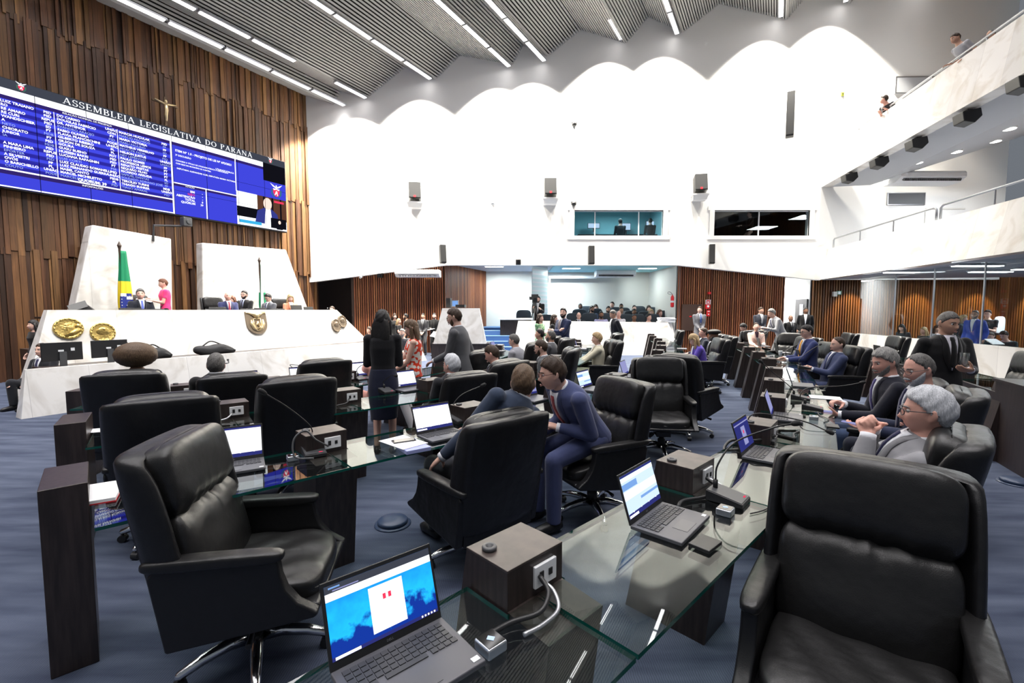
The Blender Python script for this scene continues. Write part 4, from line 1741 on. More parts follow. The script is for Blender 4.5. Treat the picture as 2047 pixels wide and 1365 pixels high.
ROWS = {
    'A': [(-1.27, 2.98), (-.36, 3.81), (.5, 4.70), (1.30, 5.65), (1.88, 6.7), (2.42, 7.85), (2.92, 9.05), (3.38, 10.25), (3.78, 11.5), (4.1, 12.75), (4.32, 13.95), (4.62, 15.1)],
    'B': [(-2.46, 3.92), (-1.69, 4.55), (-.93, 5.22), (-.24, 6.05), (.30, 6.95), (.75, 7.95), (1.12, 9.0), (1.40, 10.05), (1.6, 11.1), (1.75, 12.2)],
    'C': [(-3.51, 4.85), (-2.86, 5.32), (-2.2, 5.9), (-1.62, 6.65), (-1.15, 7.5), (-.78, 8.4), (-.5, 9.4), (-.3, 10.4)],
    'D': [(.01, 1.50), (.93, 2.39), (1.77, 3.22), (2.45, 4.22), (3.02, 5.2), (3.62, 6.25), (4.25, 7.5), (4.70, 8.65), (5.12, 9.8), (5.50, 11.0), (5.85, 12.2)],
    'E': [(5.55, 5.0), (6.15, 6.2), (6.65, 7.45), (7.05, 8.75), (7.35, 10.1), (7.6, 11.4)],
}
ROWLAB = {'A': 'second row', 'B': 'third row', 'C': 'row before the dais', 'D': 'nearest row', 'E': 'outer row'}
ENDS = {'A': (-2.17, 2.16), 'B': (-3.24, 3.32), 'C': (-4.35, 4.63)}
RI = {k: rowinfo(v) for k, v in ROWS.items()}

ped0 = None


def make_pedestal(lab):
    t_ = thing('desk_pedestal', lab, 'desk pedestal')
    q_ = MB()
    pr = [(.10, .875), (-.10, .875), (-.10, .752), (-.27, .735), (-.18, 0), (.27, 0)]
    q_.hexa([Vector((-.13, y, z)) for y, z in pr], [Vector((.13, y, z)) for y, z in pr])
    me_ = q_.mesh('column', M['desk_wood'])
    fixn(me_)
    o_ = bpy.data.objects.new('column', me_)
    COL.objects.link(o_)
    o_.parent = t_
    q_ = MB()
    q_.box((0, 0, .879), (.262, .202, .008))
    q_.build('lid', M['box_top'], t_, bevel=.002)
    q_ = MB()
    q_.lathe([(.024, .882), (.026, .892), (.022, .897), (.012, .896), (.010, .886)], (-.085, .035, 0), 18)
    q_.build('grommet', M['darkgrey'], t_, smooth=True)
    q_ = MB()
    q_.box((.035, -.106, .815), (.105, .012, .074))
    pl = q_.build('socket_plate', M['white_plastic'], t_, bevel=.003)
    q_ = MB()
    q_.box((.012, -.113, .815), (.018, .004, .03))
    q_.box((.055, -.113, .815), (.017, .004, .022))
    q_.build('socket', M['black'], pl)
    return t_


N_ORD = ORD
for rk, info in RI.items():
    for i, (p, t, n) in enumerate(info):
        lab = 'desk pedestal with socket box, %s from the left end of the %s' % (N_ORD[i], ROWLAB[rk])
        rz = math.atan2(t.y, t.x)
        if ped0 is None:
            ped0 = make_pedestal(lab)
            ped0.location, ped0.rotation_euler = p, (0, 0, rz)
            ped0['group'] = 'pedestals under the glass desks'
        else:
            dup(ped0, p, rz, lab, 'pedestals under the glass desks')

gi = [0]


def glass_top(c0, c1, first=False, last=False, lab='', x_in=.09, x_out=.47):
    (p, t, n), (q, u, m_) = c0, c1
    pts = []
    a = p - (t * .34 if first else Vector((0, 0, 0)))
    if first:
        pts += [a - n * x_in, a + n * x_out]
    else:
        pts += [p + t * .137 - n * x_in, p + t * .137 + n * .108, p + t * .006 + n * .108, p + t * .006 + n * x_out]
    if last:
        pts += [q + m_ * x_out, q - m_ * x_in]
    else:
        pts += [q - u * .006 + m_ * x_out, q - u * .006 + m_ * .108, q - u * .137 + m_ * .108, q - u * .137 - m_ * x_in]
    b_ = MB()
    c_ = sum(pts, Vector()) / len(pts)
    lo = [v - c_ + Vector((0, 0, -.0155)) for v in pts]
    hi = [v - c_ for v in pts]
    b_.hexa(lo, hi)
    b_.mi = [0, 0] + [1] * len(pts)
    me_ = b_.mesh('glass_desktop', [M['glass'], M['glass_edge']])
    fixn(me_)
    o_ = bpy.data.objects.new('glass_desktop', me_)
    COL.objects.link(o_)
    o_.location = c_ + Vector((0, 0, .7515))
    tag(o_, lab, 'glass desktop', 'glass tops of the desks')


def cutp(info, k, s):
    """a virtual pedestal beyond the end of a row"""
    p_, t_, n_ = info[k]
    return (p_ + t_ * s, t_, n_)


for rk, info in RI.items():
    for i in range(len(info) - 1):
        glass_top(info[i], info[i + 1], lab='glass desktop between the %s and %s pedestals of the %s' % (N_ORD[i], N_ORD[i + 1], ROWLAB[rk]))
    if rk in ENDS:
        e = Vector((*ENDS[rk], 0))
        p, t, n = info[0]
        d = (p - e)
        tt = d.normalized()
        en = Vector((tt.y, -tt.x, 0))
        e2 = (e + tt * .02 + en * .0, tt, en)
        pts_first = (e2[0] + tt * .34 + tt * .08, tt, en)
        glass_top(pts_first, info[0], first=True, lab='glass desktop at the left end of the %s beside its end post' % ROWLAB[rk])
        b = MB()
        b.box((0, 0, .44), (.165, .40, .88))
        o = b.build('end_post', M['desk_wood'], None, bevel=.004)
        o.location = e
        o.rotation_euler = (0, 0, math.atan2(tt.y, tt.x))
        tag(o, 'dark wood end post at the left end of the %s' % ROWLAB[rk], 'desk post', 'end posts of the desk rows')
# near end of the nearest row runs on past the camera's right side
p, t, n = RI['D'][0]
glass_top((p - t * .82, t, n), RI['D'][0], first=True, lab='glass desktop at the near end of the nearest row under the blue screen laptop')
# closed back panel of the outer row
b = MB()
for (p, t, n), (q, u, m_) in zip(RI['E'], RI['E'][1:]):
    a, c = p - n * .12, q - m_ * .12
    d = c - a
    b.box(((a.x + c.x) / 2, (a.y + c.y) / 2, .40), (d.length, .04, .72), 0, rotz(math.atan2(d.y, d.x)))
a = RI['E'][0][0]
t = RI['E'][0][1]
n = RI['E'][0][2]
c = a - t * .55
d = -t
b.box((c.x - n.x * .12, c.y - n.y * .12, .44), (1.1, .04, .88), 0, rotz(math.atan2(t.y, t.x)))
c2 = a - t * 1.1 + n * .22
b.box((c2.x, c2.y, .44), (.06, .75, .88), 0, rotz(math.atan2(t.y, t.x)))
o = b.build('modesty_panel', M['desk_wood'])
tag(o, 'dark wood back panel closing the outer desk row by the parapet', 'desk panel')
b = MB()
c = a - t * .55 + n * .2
b.box((c.x, c.y, .90), (1.16, .72, .03), 0, rotz(math.atan2(t.y, t.x)))
o = b.build('end_worktop', M['desk_wood'])
tag(o, 'dark wood worktop at the near end of the outer desk row', 'worktop')

# ================================================================== EXECUTIVE CHAIR
def make_chair(lab):
    t_ = thing('office_chair', lab, 'office chair')
    LEAN = .22

    def by(z):
        return -.215 - (z - .42) * LEAN
    # outer back shell, a shallow tray swept up the lean
    rows = []
    for z, w_, th in ((.30, .30, .07), (.36, .325, .085), (.55, .33, .085), (.8, .33, .08), (1.0, .325, .075), (1.07, .32, .07), (1.095, .30, .05)):
        y = by(z)
        sec = []
        inn, fl = .045, .10
        lid_ = .055 if z > 1.03 else None
        for x, yy in ((-w_, .02), (-w_ + .015, -.03), (-w_ + .05, -th), (0, -th - .01), (w_ - .05, -th), (w_ - .015, -.03), (w_, .02), (w_, fl), (w_ - .02, fl + .012), (w_ - inn, fl), (w_ - inn - .01, lid_ or .01), (0, lid_ or -.005), (-w_ + inn + .01, lid_ or .01), (-w_ + inn, fl), (-w_ + .02, fl + .012), (-w_, fl)):
            f = 1. if z < 1.05 else .6
            sec.append(Vector((x, y + yy * (f if yy > 0 else 1), z - (yy - .02) * .1)))
        rows.append(sec)
    q_ = MB()
    q_.grid(rows, cv=True, caps=True)
    q_.build('back_shell', M['leather'], t_, smooth=True, subd=1)
    R_ = Matrix.Rotation(math.atan(LEAN), 3, 'X')

    def fold(u, d, f, ph):
        """gathered leather: short folds that fade with the distance d from the seam"""
        return .0075 * math.sin(u * f + ph + 1.4 * math.sin(u * 5)) * math.exp(-(d / .55) ** 2)

    def crease(u, v, w, p_):
        y = p_.y
        if v > 0:
            d = w + 1
            y -= .050 * math.exp(-(d / .30) ** 2) * v                      # drawn in at the lower seam
            y -= .016 * math.exp(-(d / .7) ** 2) * math.exp(-(u / .55) ** 2)
            y += fold(u, d, 21, .4) * v
        else:
            y += .02 * (1 - u * u)
        return Vector((p_.x * (1 - .03 * math.exp(-((w + 1) / .3) ** 2)), y, p_.z))
    q_ = MB()
    q_.pillow((0, by(.95) + .075, .950), (.55, .165, .33), 24, 4.6, R_, crease)
    q_.build('head_cushion', M['leather_soft'], t_, smooth=True)

    def lumb(u, v, w, p_):
        y = p_.y
        if v > 0:
            d = 1 - w
            y -= .050 * math.exp(-(d / .26) ** 2) * v
            y += fold(u, d, 15, 2.) * v
            y += .004 * math.sin(abs(u) * 12 + w * 3) * max(0, w) * v
            y += .022 * math.exp(-((w + .25) / .5) ** 2) * (1 - u * u) * v
            y -= .02 * math.exp(-((abs(u) - .35) / .05) ** 2) * max(0, w - .1) * .3
        return Vector((p_.x, y, p_.z))
    q_ = MB()
    q_.pillow((0, by(.635) + .07, .625), (.55, .145, .46), 24, 4.8, R_, lumb)
    q_.build('back_cushion', M['leather_soft'], t_, smooth=True)

    def seatf(u, v, w, p_):
        d_ = 0
        if w > 0:
            d_ = -.018 * (1 - u * u) * (1 - (v - .1) ** 2) + .004 * math.sin(u * 9 + v * 4 + 2 * math.sin(v * 3))
        if v > .5:
            d_ -= .055 * (v - .5) ** 1.5
        return Vector((p_.x, p_.y, p_.z + d_))
    q_ = MB()
    q_.pillow((0, .05, .445), (.53, .60, .13), 22, 4.4, None, seatf)
    q_.build('seat_cushion', M['leather_soft'], t_, smooth=True)
    q_ = MB()
    pr = [(-.25, .27), (.10, .325), (.345, .365), (.36, .385), (.345, .40), (-.25, .42)]
    q_.hexa([Vector((-.275, y, z)) for y, z in pr], [Vector((.275, y, z)) for y, z in pr])
    q_.build('seat_pan', M['leather'], t_, bevel=.015)
    for sg in (-1, 1):
        pr = [(-.235, .275), (.10, .325), (.345, .365), (.362, .385), (.335, .405), (.28, .44), (.235, .50), (.215, .56), (.205, .63), (-.25, .645), (-.29, .6)]
        q_ = MB()
        xa_, xb_ = sorted((sg * .272, sg * .328))
        q_.hexa([Vector((xa_, y, z)) for y, z in pr], [Vector((xb_, y, z)) for y, z in pr])
        arm = q_.build('armrest', M['leather'], t_, bevel=.012)
        q_ = MB()
        q_.pillow((sg * .300, -.045, .645), (.082, .54, .052), 8, 4.5)
        q_.build('arm_pad', M['leather_soft'], arm, smooth=True)
    q_ = MB()
    q_.box((0, 0, .275), (.16, .26, .06))
    q_.box((0, -.05, .24), (.10, .12, .06))
    q_.tube([(.06, .05, .27), (.22, .06, .265), (.30, .07, .25)], [.01, .01, .016], 6)
    q_.tube([(-.06, .02, .27), (-.22, .0, .26), (-.27, 0, .25)], [.01, .01, .016], 6)
    q_.cyl((.09, -.02, .25), (.14, -.02, .2), .022, 10)
    q_.build('tilt_mechanism', M['black'], t_, bevel=.006)
    q_ = MB()
    q_.lathe([(.042, .09), (.042, .19), (.03, .2), (.03, .26)], n=14)
    q_.build('gas_column', M['black'], t_, smooth=True)
    for k in range(5):
        a_ = 2 * math.pi * k / 5 + .3
        u_ = Vector((math.cos(a_), math.sin(a_), 0))
        q_ = MB()
        q_.tube([u_ * .03 + Vector((0, 0, .105)), u_ * .12 + Vector((0, 0, .115)), u_ * .23 + Vector((0, 0, .10)), u_ * .32 + Vector((0, 0, .072)), u_ * .335 + Vector((0, 0, .068))], [.034, .03, .026, .02, .008], 8)
        leg = q_.build('base_leg', M['chrome'], t_, smooth=True)
        q_ = MB()
        w_ = Vector((-u_.y, u_.x, 0))
        q_.cyl(u_ * .315 + w_ * .022 + Vector((0, 0, .027)), u_ * .315 - w_ * .022 + Vector((0, 0, .027)), .027, 12)
        q_.cyl(u_ * .315 + Vector((0, 0, .03)), u_ * .315 + Vector((0, 0, .07)), .01, 6)
        q_.build('caster', M['black'], leg)
    return t_


chair0 = [None]
CHAIRS = {}


def chair(x, y, yaw, lab, sz=1., tilt=0.):
    if chair0[0] is None:
        c_ = make_chair(lab)
        chair0[0] = c_
        c_['group'] = 'black leather office chairs'
    else:
        c_ = dup(chair0[0], (0, 0, 0), 0, lab, 'black leather office chairs')
    c_.location = (x, y, 0)
    c_.rotation_euler = (0, 0, math.radians(yaw))
    c_.scale = (1, 1, sz)
    CHAIRS[lab] = c_
    return c_


def inward(rk, x, y):
    """yaw facing the desk row rk from the point"""
    best = min(RI[rk], key=lambda e_: (e_[0].x - x) ** 2 + (e_[0].y - y) ** 2)
    return math.degrees(math.atan2(best[1].y, best[1].x))


chair(-1.24, 2.12, -80, 'empty black leather chair turned sideways before the left end of the second desk row')
chair(1.19, 1.49, 141, 'empty black leather chair closest to the camera beside the nearest glass desk')
chair(-.24, 2.98, 41, 'black leather chair seen from behind holding the man in navy with his back turned', .95)
chair(.66, 3.66, 116, 'black leather chair of the bespectacled man in the blue suit')
chair(1.73, 5.18, 172, 'empty black leather chair facing the camera in the middle aisle')
chair(2.36, 6.05, -50, 'empty black leather chair turned away just behind the one facing the camera')
chair(-2.52, 3.28, 34, 'black leather chair back before the third desk row, nearest to its left end post')
chair(-2.03, 4.10, 40, 'black leather chair back behind the gooseneck microphone of the second row')
chair(-3.80, 4.70, 27, 'black leather chair back below the big round hairdo')
chair(-3.07, 4.93, 36, 'black leather chair back below the grey haired man with the headset', .92)
chair(-2.46, 5.66, 45, 'black leather chair back left of the woman in black', .98)
chair(-.83, 4.85, 50, 'black leather chair back below the white haired man in the third row', .93)
chair(-.28, 5.36, 55, 'black leather chair right of the man in dark suit bent over his desk')
chair(.36, 6.25, 62, 'black leather chair behind the bespectacled man in grey')
chair(1.52, 8.10, 85, 'black leather chair of the blonde woman in cream')
chair(1.75, 9.25, 60, 'empty black leather chair just behind the blonde woman in cream', .98)
chair(2.35, 11.4, 65, 'empty black leather chair before the dark suited man at the gallery front')
chair(3.52, 8.72, 84, 'black leather chair of the blonde woman in purple')
chair(3.85, 10.2, 80, 'black leather chair of the man in the furry black hat')
chair(4.55, 13.2, 75, 'slim black chair seen edge on near the right end of the gallery front')
chair(4.2, 11.3, 85, 'black leather chair of the man with glasses behind the purple jacket')
chair(-.66, 6.55, 50, 'black leather chair under the hand of the standing man in grey')
chair(-.10, 7.3, 55, 'black leather chair of the seated man in light grey')
chair(.42, 8.2, 58, 'black leather chair of the seated dark haired man looking left')
chair(.75, 8.9, 60, 'black leather chair of the grey bearded man before the navy suit')
chair(1.95, 2.39, 46, 'black leather chair seen from behind with the white haired man')
chair(3.08, 3.42, 74, 'black leather chair of the man with the white beard')
chair(3.2, 4.06, 74, 'black leather chair of the grey haired man with a phone')
chair(5.12, 7.16, 78, 'black leather chair of the man in navy reclining with his hands joined')
chair(5.05, 8.35, 80, 'black leather chair of the man with the orange tie')
chair(6.0, 9.6, 100, 'empty black leather chair just behind the orange tied man', 1.)
chair(6.60, 11.0, 120, 'empty wide black chair in front of the man in a bow tie')
chair(6.1, 12.2, 85, 'black leather chair of the woman in the pale jacket')
chair(5.9, 13.2, 85, 'black leather chair of the man reading before the dark suited guard')
chair(8.05, 11.3, 75, 'empty black chair in the outer row, farthest along the parapet')
chair(8.15, 10.0, 78, 'empty black chair in the outer row left of the small black screen')
chair(7.55, 8.3, 75, 'empty black chair in the outer row right of the small black screen')
chair(6.75, 6.2, 70, 'empty black chair in the outer row behind the standing man in black')

# ================================================================== LAPTOPS
lap_cache = {}
M['lap_sky'] = None
m, nt, bs = nm('laptop_wallpaper')
nt.nodes.clear()
o_ = nt.nodes.new('ShaderNodeOutputMaterial')
e_ = nt.nodes.new('ShaderNodeEmission')
tc = nt.nodes.new('ShaderNodeTexCoord')
sp = nt.nodes.new('ShaderNodeSeparateXYZ')
nz_ = nt.nodes.new('ShaderNodeTexNoise')
nz_.inputs['Scale'].default_value = 26
nz_.inputs['Detail'].default_value = 6
ad_ = nt.nodes.new('ShaderNodeMath')
ad_.operation = 'MULTIPLY_ADD'
ad_.inputs[1].default_value = 6.
cr = nt.nodes.new('ShaderNodeValToRGB')
cr.color_ramp.elements[0].position, cr.color_ramp.elements[0].color = .30, (.006, .03, .26, 1)
cr.color_ramp.elements[1].position, cr.color_ramp.elements[1].color = .42, (.015, .42, .88, 1)
el = cr.color_ramp.elements.new(1.)
el.color = (.01, .22, .72, 1)
nt.links.new(tc.outputs['Object'], nz_.inputs['Vector'])
nt.links.new(tc.outputs['Object'], sp.inputs[0])
nt.links.new(sp.outputs['Z'], ad_.inputs[0])
nt.links.new(nz_.outputs[0], ad_.inputs[2])
mr = nt.nodes.new('ShaderNodeMapRange')
mr.inputs[1].default_value, mr.inputs[2].default_value = .65, 1.75
nt.links.new(ad_.outputs[0], mr.inputs[0])
nt.links.new(mr.outputs[0], cr.inputs[0])
nt.links.new(cr.outputs[0], e_.inputs[0])
e_.inputs[1].default_value = 1.5
nt.links.new(e_.outputs[0], o_.inputs[0])
M['lap_sky'] = m
M['lap_white'] = em('laptop_page', (.93, .95, 1.), 1.5)
M['lap_pale'] = em('laptop_pale', (.62, .78, 1.), 1.2)
M['lap_mid'] = em('laptop_mid_blue', (.22, .42, .85), 1.)
M['lap_navy'] = em('laptop_navy', (.03, .035, .20), 1.)
M['lap_lilac'] = em('laptop_lilac', (.32, .33, .62), 1.)
LM = [M['lap_sky'], M['lap_white'], M['lap_pale'], M['lap_mid'], M['lap_navy'], M['lap_lilac'], M['scr_red'], M['scr_dark']]


def make_laptop(kind, tilt, lab, detail):
    t_ = thing('laptop', lab, 'laptop')
    q_ = MB()
    q_.box((0, 0, .010), (.325, .22, .016))
    base = q_.build('base', M['laptop'], t_, bevel=.004)
    if detail:
        q_ = MB()
        for r in range(5):
            n_ = 14 if r < 4 else 8
            for k in range(n_):
                w_ = .285 / 14
                if r == 4 and k > 2:
                    continue
                q_.box((-.1425 + w_ * (k + .5), .082 - r * .0195, .0195), (w_ * .84, .0160, .003))
        q_.box((-.035 + .03, .082 - 4 * .0195, .0195), (.115, .016, .003))
        for k in range(4):
            q_.box((.075 + k * .0203, .082 - 4 * .0195, .0195), (.017, .016, .003))
        q_.build('keyboard', M['key'], base)
        q_ = MB()
        q_.box((-.01, -.062, .0186), (.105, .062, .0012))
        q_.build('touchpad', pm('touchpad_grey', (.085, .085, .095), .35), base)
        q_ = MB()
        q_.box((.142, -.09, .0187), (.022, .016, .0012))
        q_.build('sticker', M['white_plastic'], base)
    R_ = Matrix.Rotation(math.radians(90 - tilt), 3, 'X')   # tilt = opening angle from the keyboard

    def S(x, y, z):
        v = R_ @ Vector((x, y, z))
        return Vector((v.x, v.y + .108, v.z + .014))
    q_ = MB()
    q_.box(S(0, .003, .108), (.325, .007, .212), 0, R_)
    lid = q_.build('screen_lid', M['black'], t_, bevel=.002)
    q_ = MB()

    def r(x0_, z0_, x1_, z1_, mi, d=0.):
        q_.add([S(x0_, -.0012 - d, z0_), S(x1_, -.0012 - d, z0_), S(x1_, -.0012 - d, z1_), S(x0_, -.0012 - d, z1_)], [(0, 1, 2, 3)], mi)
    X, Z0, Z1 = .154, .024, .203
    if kind == 'sky':
        r(-X, Z0, X, Z1, 0)
        r(-X, .178, X, Z1, 7, .0002)
        r(-X, .165, X, .184, 1, .0003)
        r(-.042, .042, .058, .158, 1, .0003)
        r(-.004, .118, .005, .132, 6, .0005)
        r(.012, .118, .021, .132, 6, .0005)
        r(-X, Z0, X, Z0 + .009, 4, .0004)
        r(-X + .008, Z0 + .001, -X + .075, Z0 + .008, 1, .0006)
        for k in range(5):
            r(.1 + k * .01, Z0 + .002, .105 + k * .01, Z0 + .007, 1, .0006)
        r(-X + .01, .194, -X + .04, .198, 3, .0006)
        r(-X + .02, .187, -X + .09, .190, 5, .0006)
    elif kind == 'white':
        r(-X, Z0, X, Z1, 1)
        r(-X, .192, X, Z1, 4, .0003)
        r(-X + .004, .195, -X + .06, .199, 5, .0005)
        r(-X, Z0, X, .046, 4, .0003)
        r(-X + .004, Z0 + .003, -X + .085, Z0 + .013, 1, .0006)
        for k in range(4):
            r(-.11 + k * .073, .044, -.104 + k * .073, .050, 1, .0006)
    elif kind == 'sheet':
        r(-X, Z0, X, Z1, 2)
        r(-X, .194, X, Z1, 4, .0003)
        r(-X, .176, X, .192, 1, .0003)
        r(-X, .140, -.02, .166, 3, .0003)
        r(-.02, .075, X, .086, 3, .0004)
        r(-X, .10, X, .135, 1, .0003)
        r(-X, Z0, X, .044, 4, .0003)
        r(-X + .004, Z0 + .002, -X + .085, Z0 + .012, 1, .0006)
        for k in range(4):
            r(-.11 + k * .073, .042, -.104 + k * .073, .047, 1, .0006)
    elif kind == 'login':
        r(-X, Z0, X, Z1, 4)
        r(-X, .178, X, .186, 5, .0003)
        r(-.035, .045, .05, .160, 5, .0003)
        r(-.004, .115, .016, .135, 6, .0005)
    elif kind == 'lilac':
        r(-X, Z0, X, Z1, 5)
        r(-X, Z0, X, .045, 4, .0003)
    else:
        r(-X, Z0, X, Z1, 7)
    q_.build('display', LM, lid)
    if detail:
        vs, fs = textmesh('DELL', .009, 'CENTER')
        q_ = MB()
        q_.add([S(v[0], -.0014, .010 + v[1]) for v in vs], fs)
        q_.build('maker_mark', M['grey_metal'], lid)
    return t_


def laptop(x, y, yaw, kind, lab, tilt=112, detail=False, z=.752):
    key = (kind, tilt, detail)
    if key in lap_cache:
        o_ = dup(lap_cache[key], (x, y, z), math.radians(yaw), lab, 'open laptops on the desks')
    else:
        o_ = make_laptop(kind, tilt, lab, detail)
        o_['group'] = 'open laptops on the desks'
        lap_cache[key] = o_
    o_.location = (x, y, z)
    o_.rotation_euler = (0, 0, math.radians(yaw))
    return o_


laptop(-.262, 1.105, 40.5, 'sky', 'dark laptop with a blue landscape and a white panel on its screen, at the camera', 108, True)
laptop(.69, 1.915, 48.5, 'sheet', 'laptop with a pale blue table on its screen beside the nearest socket box row', 108, True)
laptop(-1.625, 2.595, 31, 'white', 'laptop with a white page left of the gooseneck microphone', 112, True)
laptop(-.50, 3.285, 41, 'white', 'laptop with a white page beside the papers and phone', 112, True)
laptop(1.62, 2.83, 49, 'login', 'laptop with a dark blue login screen behind the nearest empty chair', 108, True)
laptop(2.36, 3.84, 58, 'lilac', 'laptop with a lilac screen before the white bearded man', 108, True)
for px, py, kind, rk, lab, tl in (
        (1605, 770, 'dark', 'D', 'laptop in front of the grey haired man with a phone', 110),
        (1612, 722, 'dark', 'D', 'laptop before the reclining man in navy', 104),
        (1566, 705, 'dark', 'D', 'laptop before the man with the orange tie', 104),
        (1528, 692, 'dark', 'D', 'laptop next beyond the white cup', 104),
        (1503, 683, 'dark', 'D', 'laptop before the woman in the pale jacket', 104),
        (325, 845, 'white', 'B', 'laptop peeping over the third row chair below the round hairdo', 112),
        (490, 781, 'white', 'C', 'laptop to the right of the man with the headset', 112),
        (614, 768, 'white', 'C', 'laptop just left of the empty chair before the dais', 112),
        (822, 778, 'white', 'B', 'laptop with a white page in front of the woman in black', 112),
        (735, 755, 'white', 'C', 'laptop of the person in pink sleeves', 112),
        (925, 758, 'white', 'B', 'laptop right of the white haired man in the third row', 112),
        (1072, 797, 'lilac', 'A', 'laptop glowing between the two men talking', 108),
        (1190, 778, 'sheet', 'A', 'laptop edge glowing behind the bespectacled man in blue', 108),
        (1268, 752, 'lilac', 'A', 'laptop beside the empty chair facing the camera', 108),
        (999, 701, 'lilac', 'C', 'little bright laptop before the man in light grey', 108),
        (1140, 704, 'lilac', 'B', 'laptop left of the blonde woman in cream', 108),
        (1163, 697, 'lilac', 'B', 'second laptop left of the blonde woman in cream', 104),
        (1363, 697, 'dark', 'A', 'dark laptop before the blonde woman in purple', 104)):
    p = at(px, py, .76)
    laptop(p.x, p.y, inward(rk, p.x, p.y), kind, lab, tl)
p = at(1774, 700, .92)
t = laptop(7.35, 8.95, 70, 'dark', 'little black screen standing in the outer row before the parapet', 95)

# ================================================================== MICROPHONES, PUCKS, PAPERS, CABLES
def microphone(x, y, yaw, stem, lab, r=.0045, led=True, z=.752):
    """wedge base with a gooseneck; stem = points in local metres from the neck socket"""
    t_ = thing('gooseneck_microphone', lab, 'microphone', (x, y, z), math.radians(yaw), 'gooseneck microphones on the desks')
    q_ = MB()
    lo = [Vector((-.065, -.085, 0)), Vector((.065, -.085, 0)), Vector((.065, .085, 0)), Vector((-.065, .085, 0))]
    hi = [Vector((-.065, -.085, .022)), Vector((.065, -.085, .022)), Vector((.065, .085, .052)), Vector((-.065, .085, .052))]
    q_.hexa(lo, hi)
    base = q_.build('base', M['black'], t_, bevel=.004)
    q_ = MB()
    R_ = Matrix.Rotation(math.atan(.03 / .17), 3, 'X')
    q_.box((0, 0, .0385), (.122, .16, .003), 0, R_)
    q_.build('top_plate', M['darkgrey'], base)
    q_ = MB()
    q_.box((.03, -.066, .0275), (.022, .008, .004), 0, R_)
    q_.build('red_light', M['scr_red'], base)
    q_ = MB()
    q_.cyl((0, .06, .045), (0, .06, .09), .012, 10)
    pts = smoothpath([(0, .06, .08)] + list(stem), 5)
    q_.tube(pts, r, 7)
    neck = q_.build('gooseneck', M['black'], t_, smooth=True)
    a, c = pts[-2], pts[-1]
    d = (c - a).normalized()
    q_ = MB()
    q_.tube([c - d * .005, c + d * .008, c + d * .03, c + d * .045, c + d * .052], [.008, .014, .016, .013, .004], 10)
    q_.build('foam_tip', M['black_matte'], neck, smooth=True)
    return t_


p = at(627, 902, .77)
microphone(p.x, p.y, 34, [(-.005, .05, .17), (-.13, .02, .31), (-.26, .0, .42)], 'black gooseneck microphone leaning left in the second row', .004)
p = at(1455, 993, .77)
microphone(p.x, p.y, 48, [(.0, .05, .17), (.10, .0, .27), (.28, -.13, .33), (.38, -.19, .34)], 'black gooseneck microphone beside the pale blue table laptop')
p = at(1524, 876, .77)
microphone(p.x, p.y, 52, [(-.02, .09, .15), (.02, .02, .19), (.14, -.22, .15), (.2, -.36, .09)], 'black gooseneck microphone between the login and lilac laptops')
p = at(1624, 815, .77)
microphone(p.x, p.y, 57, [(-.04, .10, .12), (.0, .04, .2), (.16, -.22, .22), (.24, -.36, .25)], 'black gooseneck microphone pointing at the grey haired man with a phone')
p = at(1600, 795, .77)
microphone(p.x, p.y, 57, [(-.06, .10, .14), (-.16, .22, .26), (-.22, .34, .38)], 'black gooseneck microphone tilted away over the aisle of the nearest row')
p = at(916, 838, .77)
microphone(p.x, p.y, 42, [(.0, .07, .13), (.08, .05, .21), (.24, .0, .27)], 'black gooseneck microphone right of the phone and papers laptop')
p = at(773, 782, .77)
microphone(p.x, p.y, 42, [(.0, .07, .12), (.04, -.02, .19), (.05, -.1, .2)], 'black gooseneck microphone at the hip of the woman in black')
p = at(1608, 735, .77)
microphone(p.x, p.y, 66, [(.0, .07, .15), (.2, -.1, .28), (.36, -.25, .36)], 'black gooseneck microphone before the reclining man in navy')
p = at(1578, 712, .77)
microphone(p.x, p.y, 68, [(.0, .07, .12), (.2, -.12, .22), (.4, -.3, .28)], 'black gooseneck microphone before the orange tie')
p = at(1522, 690, .77)
microphone(p.x, p.y, 70, [(.0, .07, .12), (.2, -.12, .3), (.4, -.3, .45)], 'black gooseneck microphone before the pale jacket')
p = at(590, 755, .77)
microphone(p.x, p.y, 45, [(.0, .07, .14), (-.05, .0, .2), (.15, -.1, .16)], 'black gooseneck microphone left of the empty chair before the dais')
p = at(720, 757, .77)
microphone(p.x, p.y, 48, [(.0, .07, .14), (.05, .0, .2), (.2, -.05, .2)], 'black gooseneck microphone by the pink sleeved arm')


def puck(px, py, yaw, lab):
    v = at(px, py, .775)
    t_ = thing('fingerprint_reader', lab, 'desk device', (v.x, v.y, .752), math.radians(yaw), 'square silver readers on the desks')
    q_ = MB()
    q_.box((0, 0, .016), (.066, .066, .032))
    b_ = q_.build('body', M['silver'], t_, bevel=.006)
    q_ = MB()
    q_.box((0, 0, .0325), (.056, .056, .002))
    q_.build('glass_top', M['glossblack'], b_)
    q_ = MB()
    q_.box((0, 0, .0345), (.014, .02, .001), 0, rotz(.6))
    q_.build('light', M['lap_pale'], b_)


puck(981, 1283, 42, 'square silver reader with black glass top at the camera laptop')
puck(1450, 1018, 48, 'square silver reader beside the pale blue table laptop')
puck(585, 912, 34, 'square silver reader between the second row laptop and microphone')
puck(1627, 833, 57, 'square silver reader beside the lilac laptop')


def slabthing(name, lab, cat, px, py, yaw, size, mat, z=.752, bev=.003, extra=None):
    v = at(px, py, z + size[2])
    q_ = MB()
    q_.box((0, 0, size[2] / 2), size)
    o_ = q_.build(name, mat, None, bevel=bev)
    o_.location = (v.x, v.y, z)
    o_.rotation_euler = (0, 0, math.radians(yaw))
    return tag(o_, lab, cat)


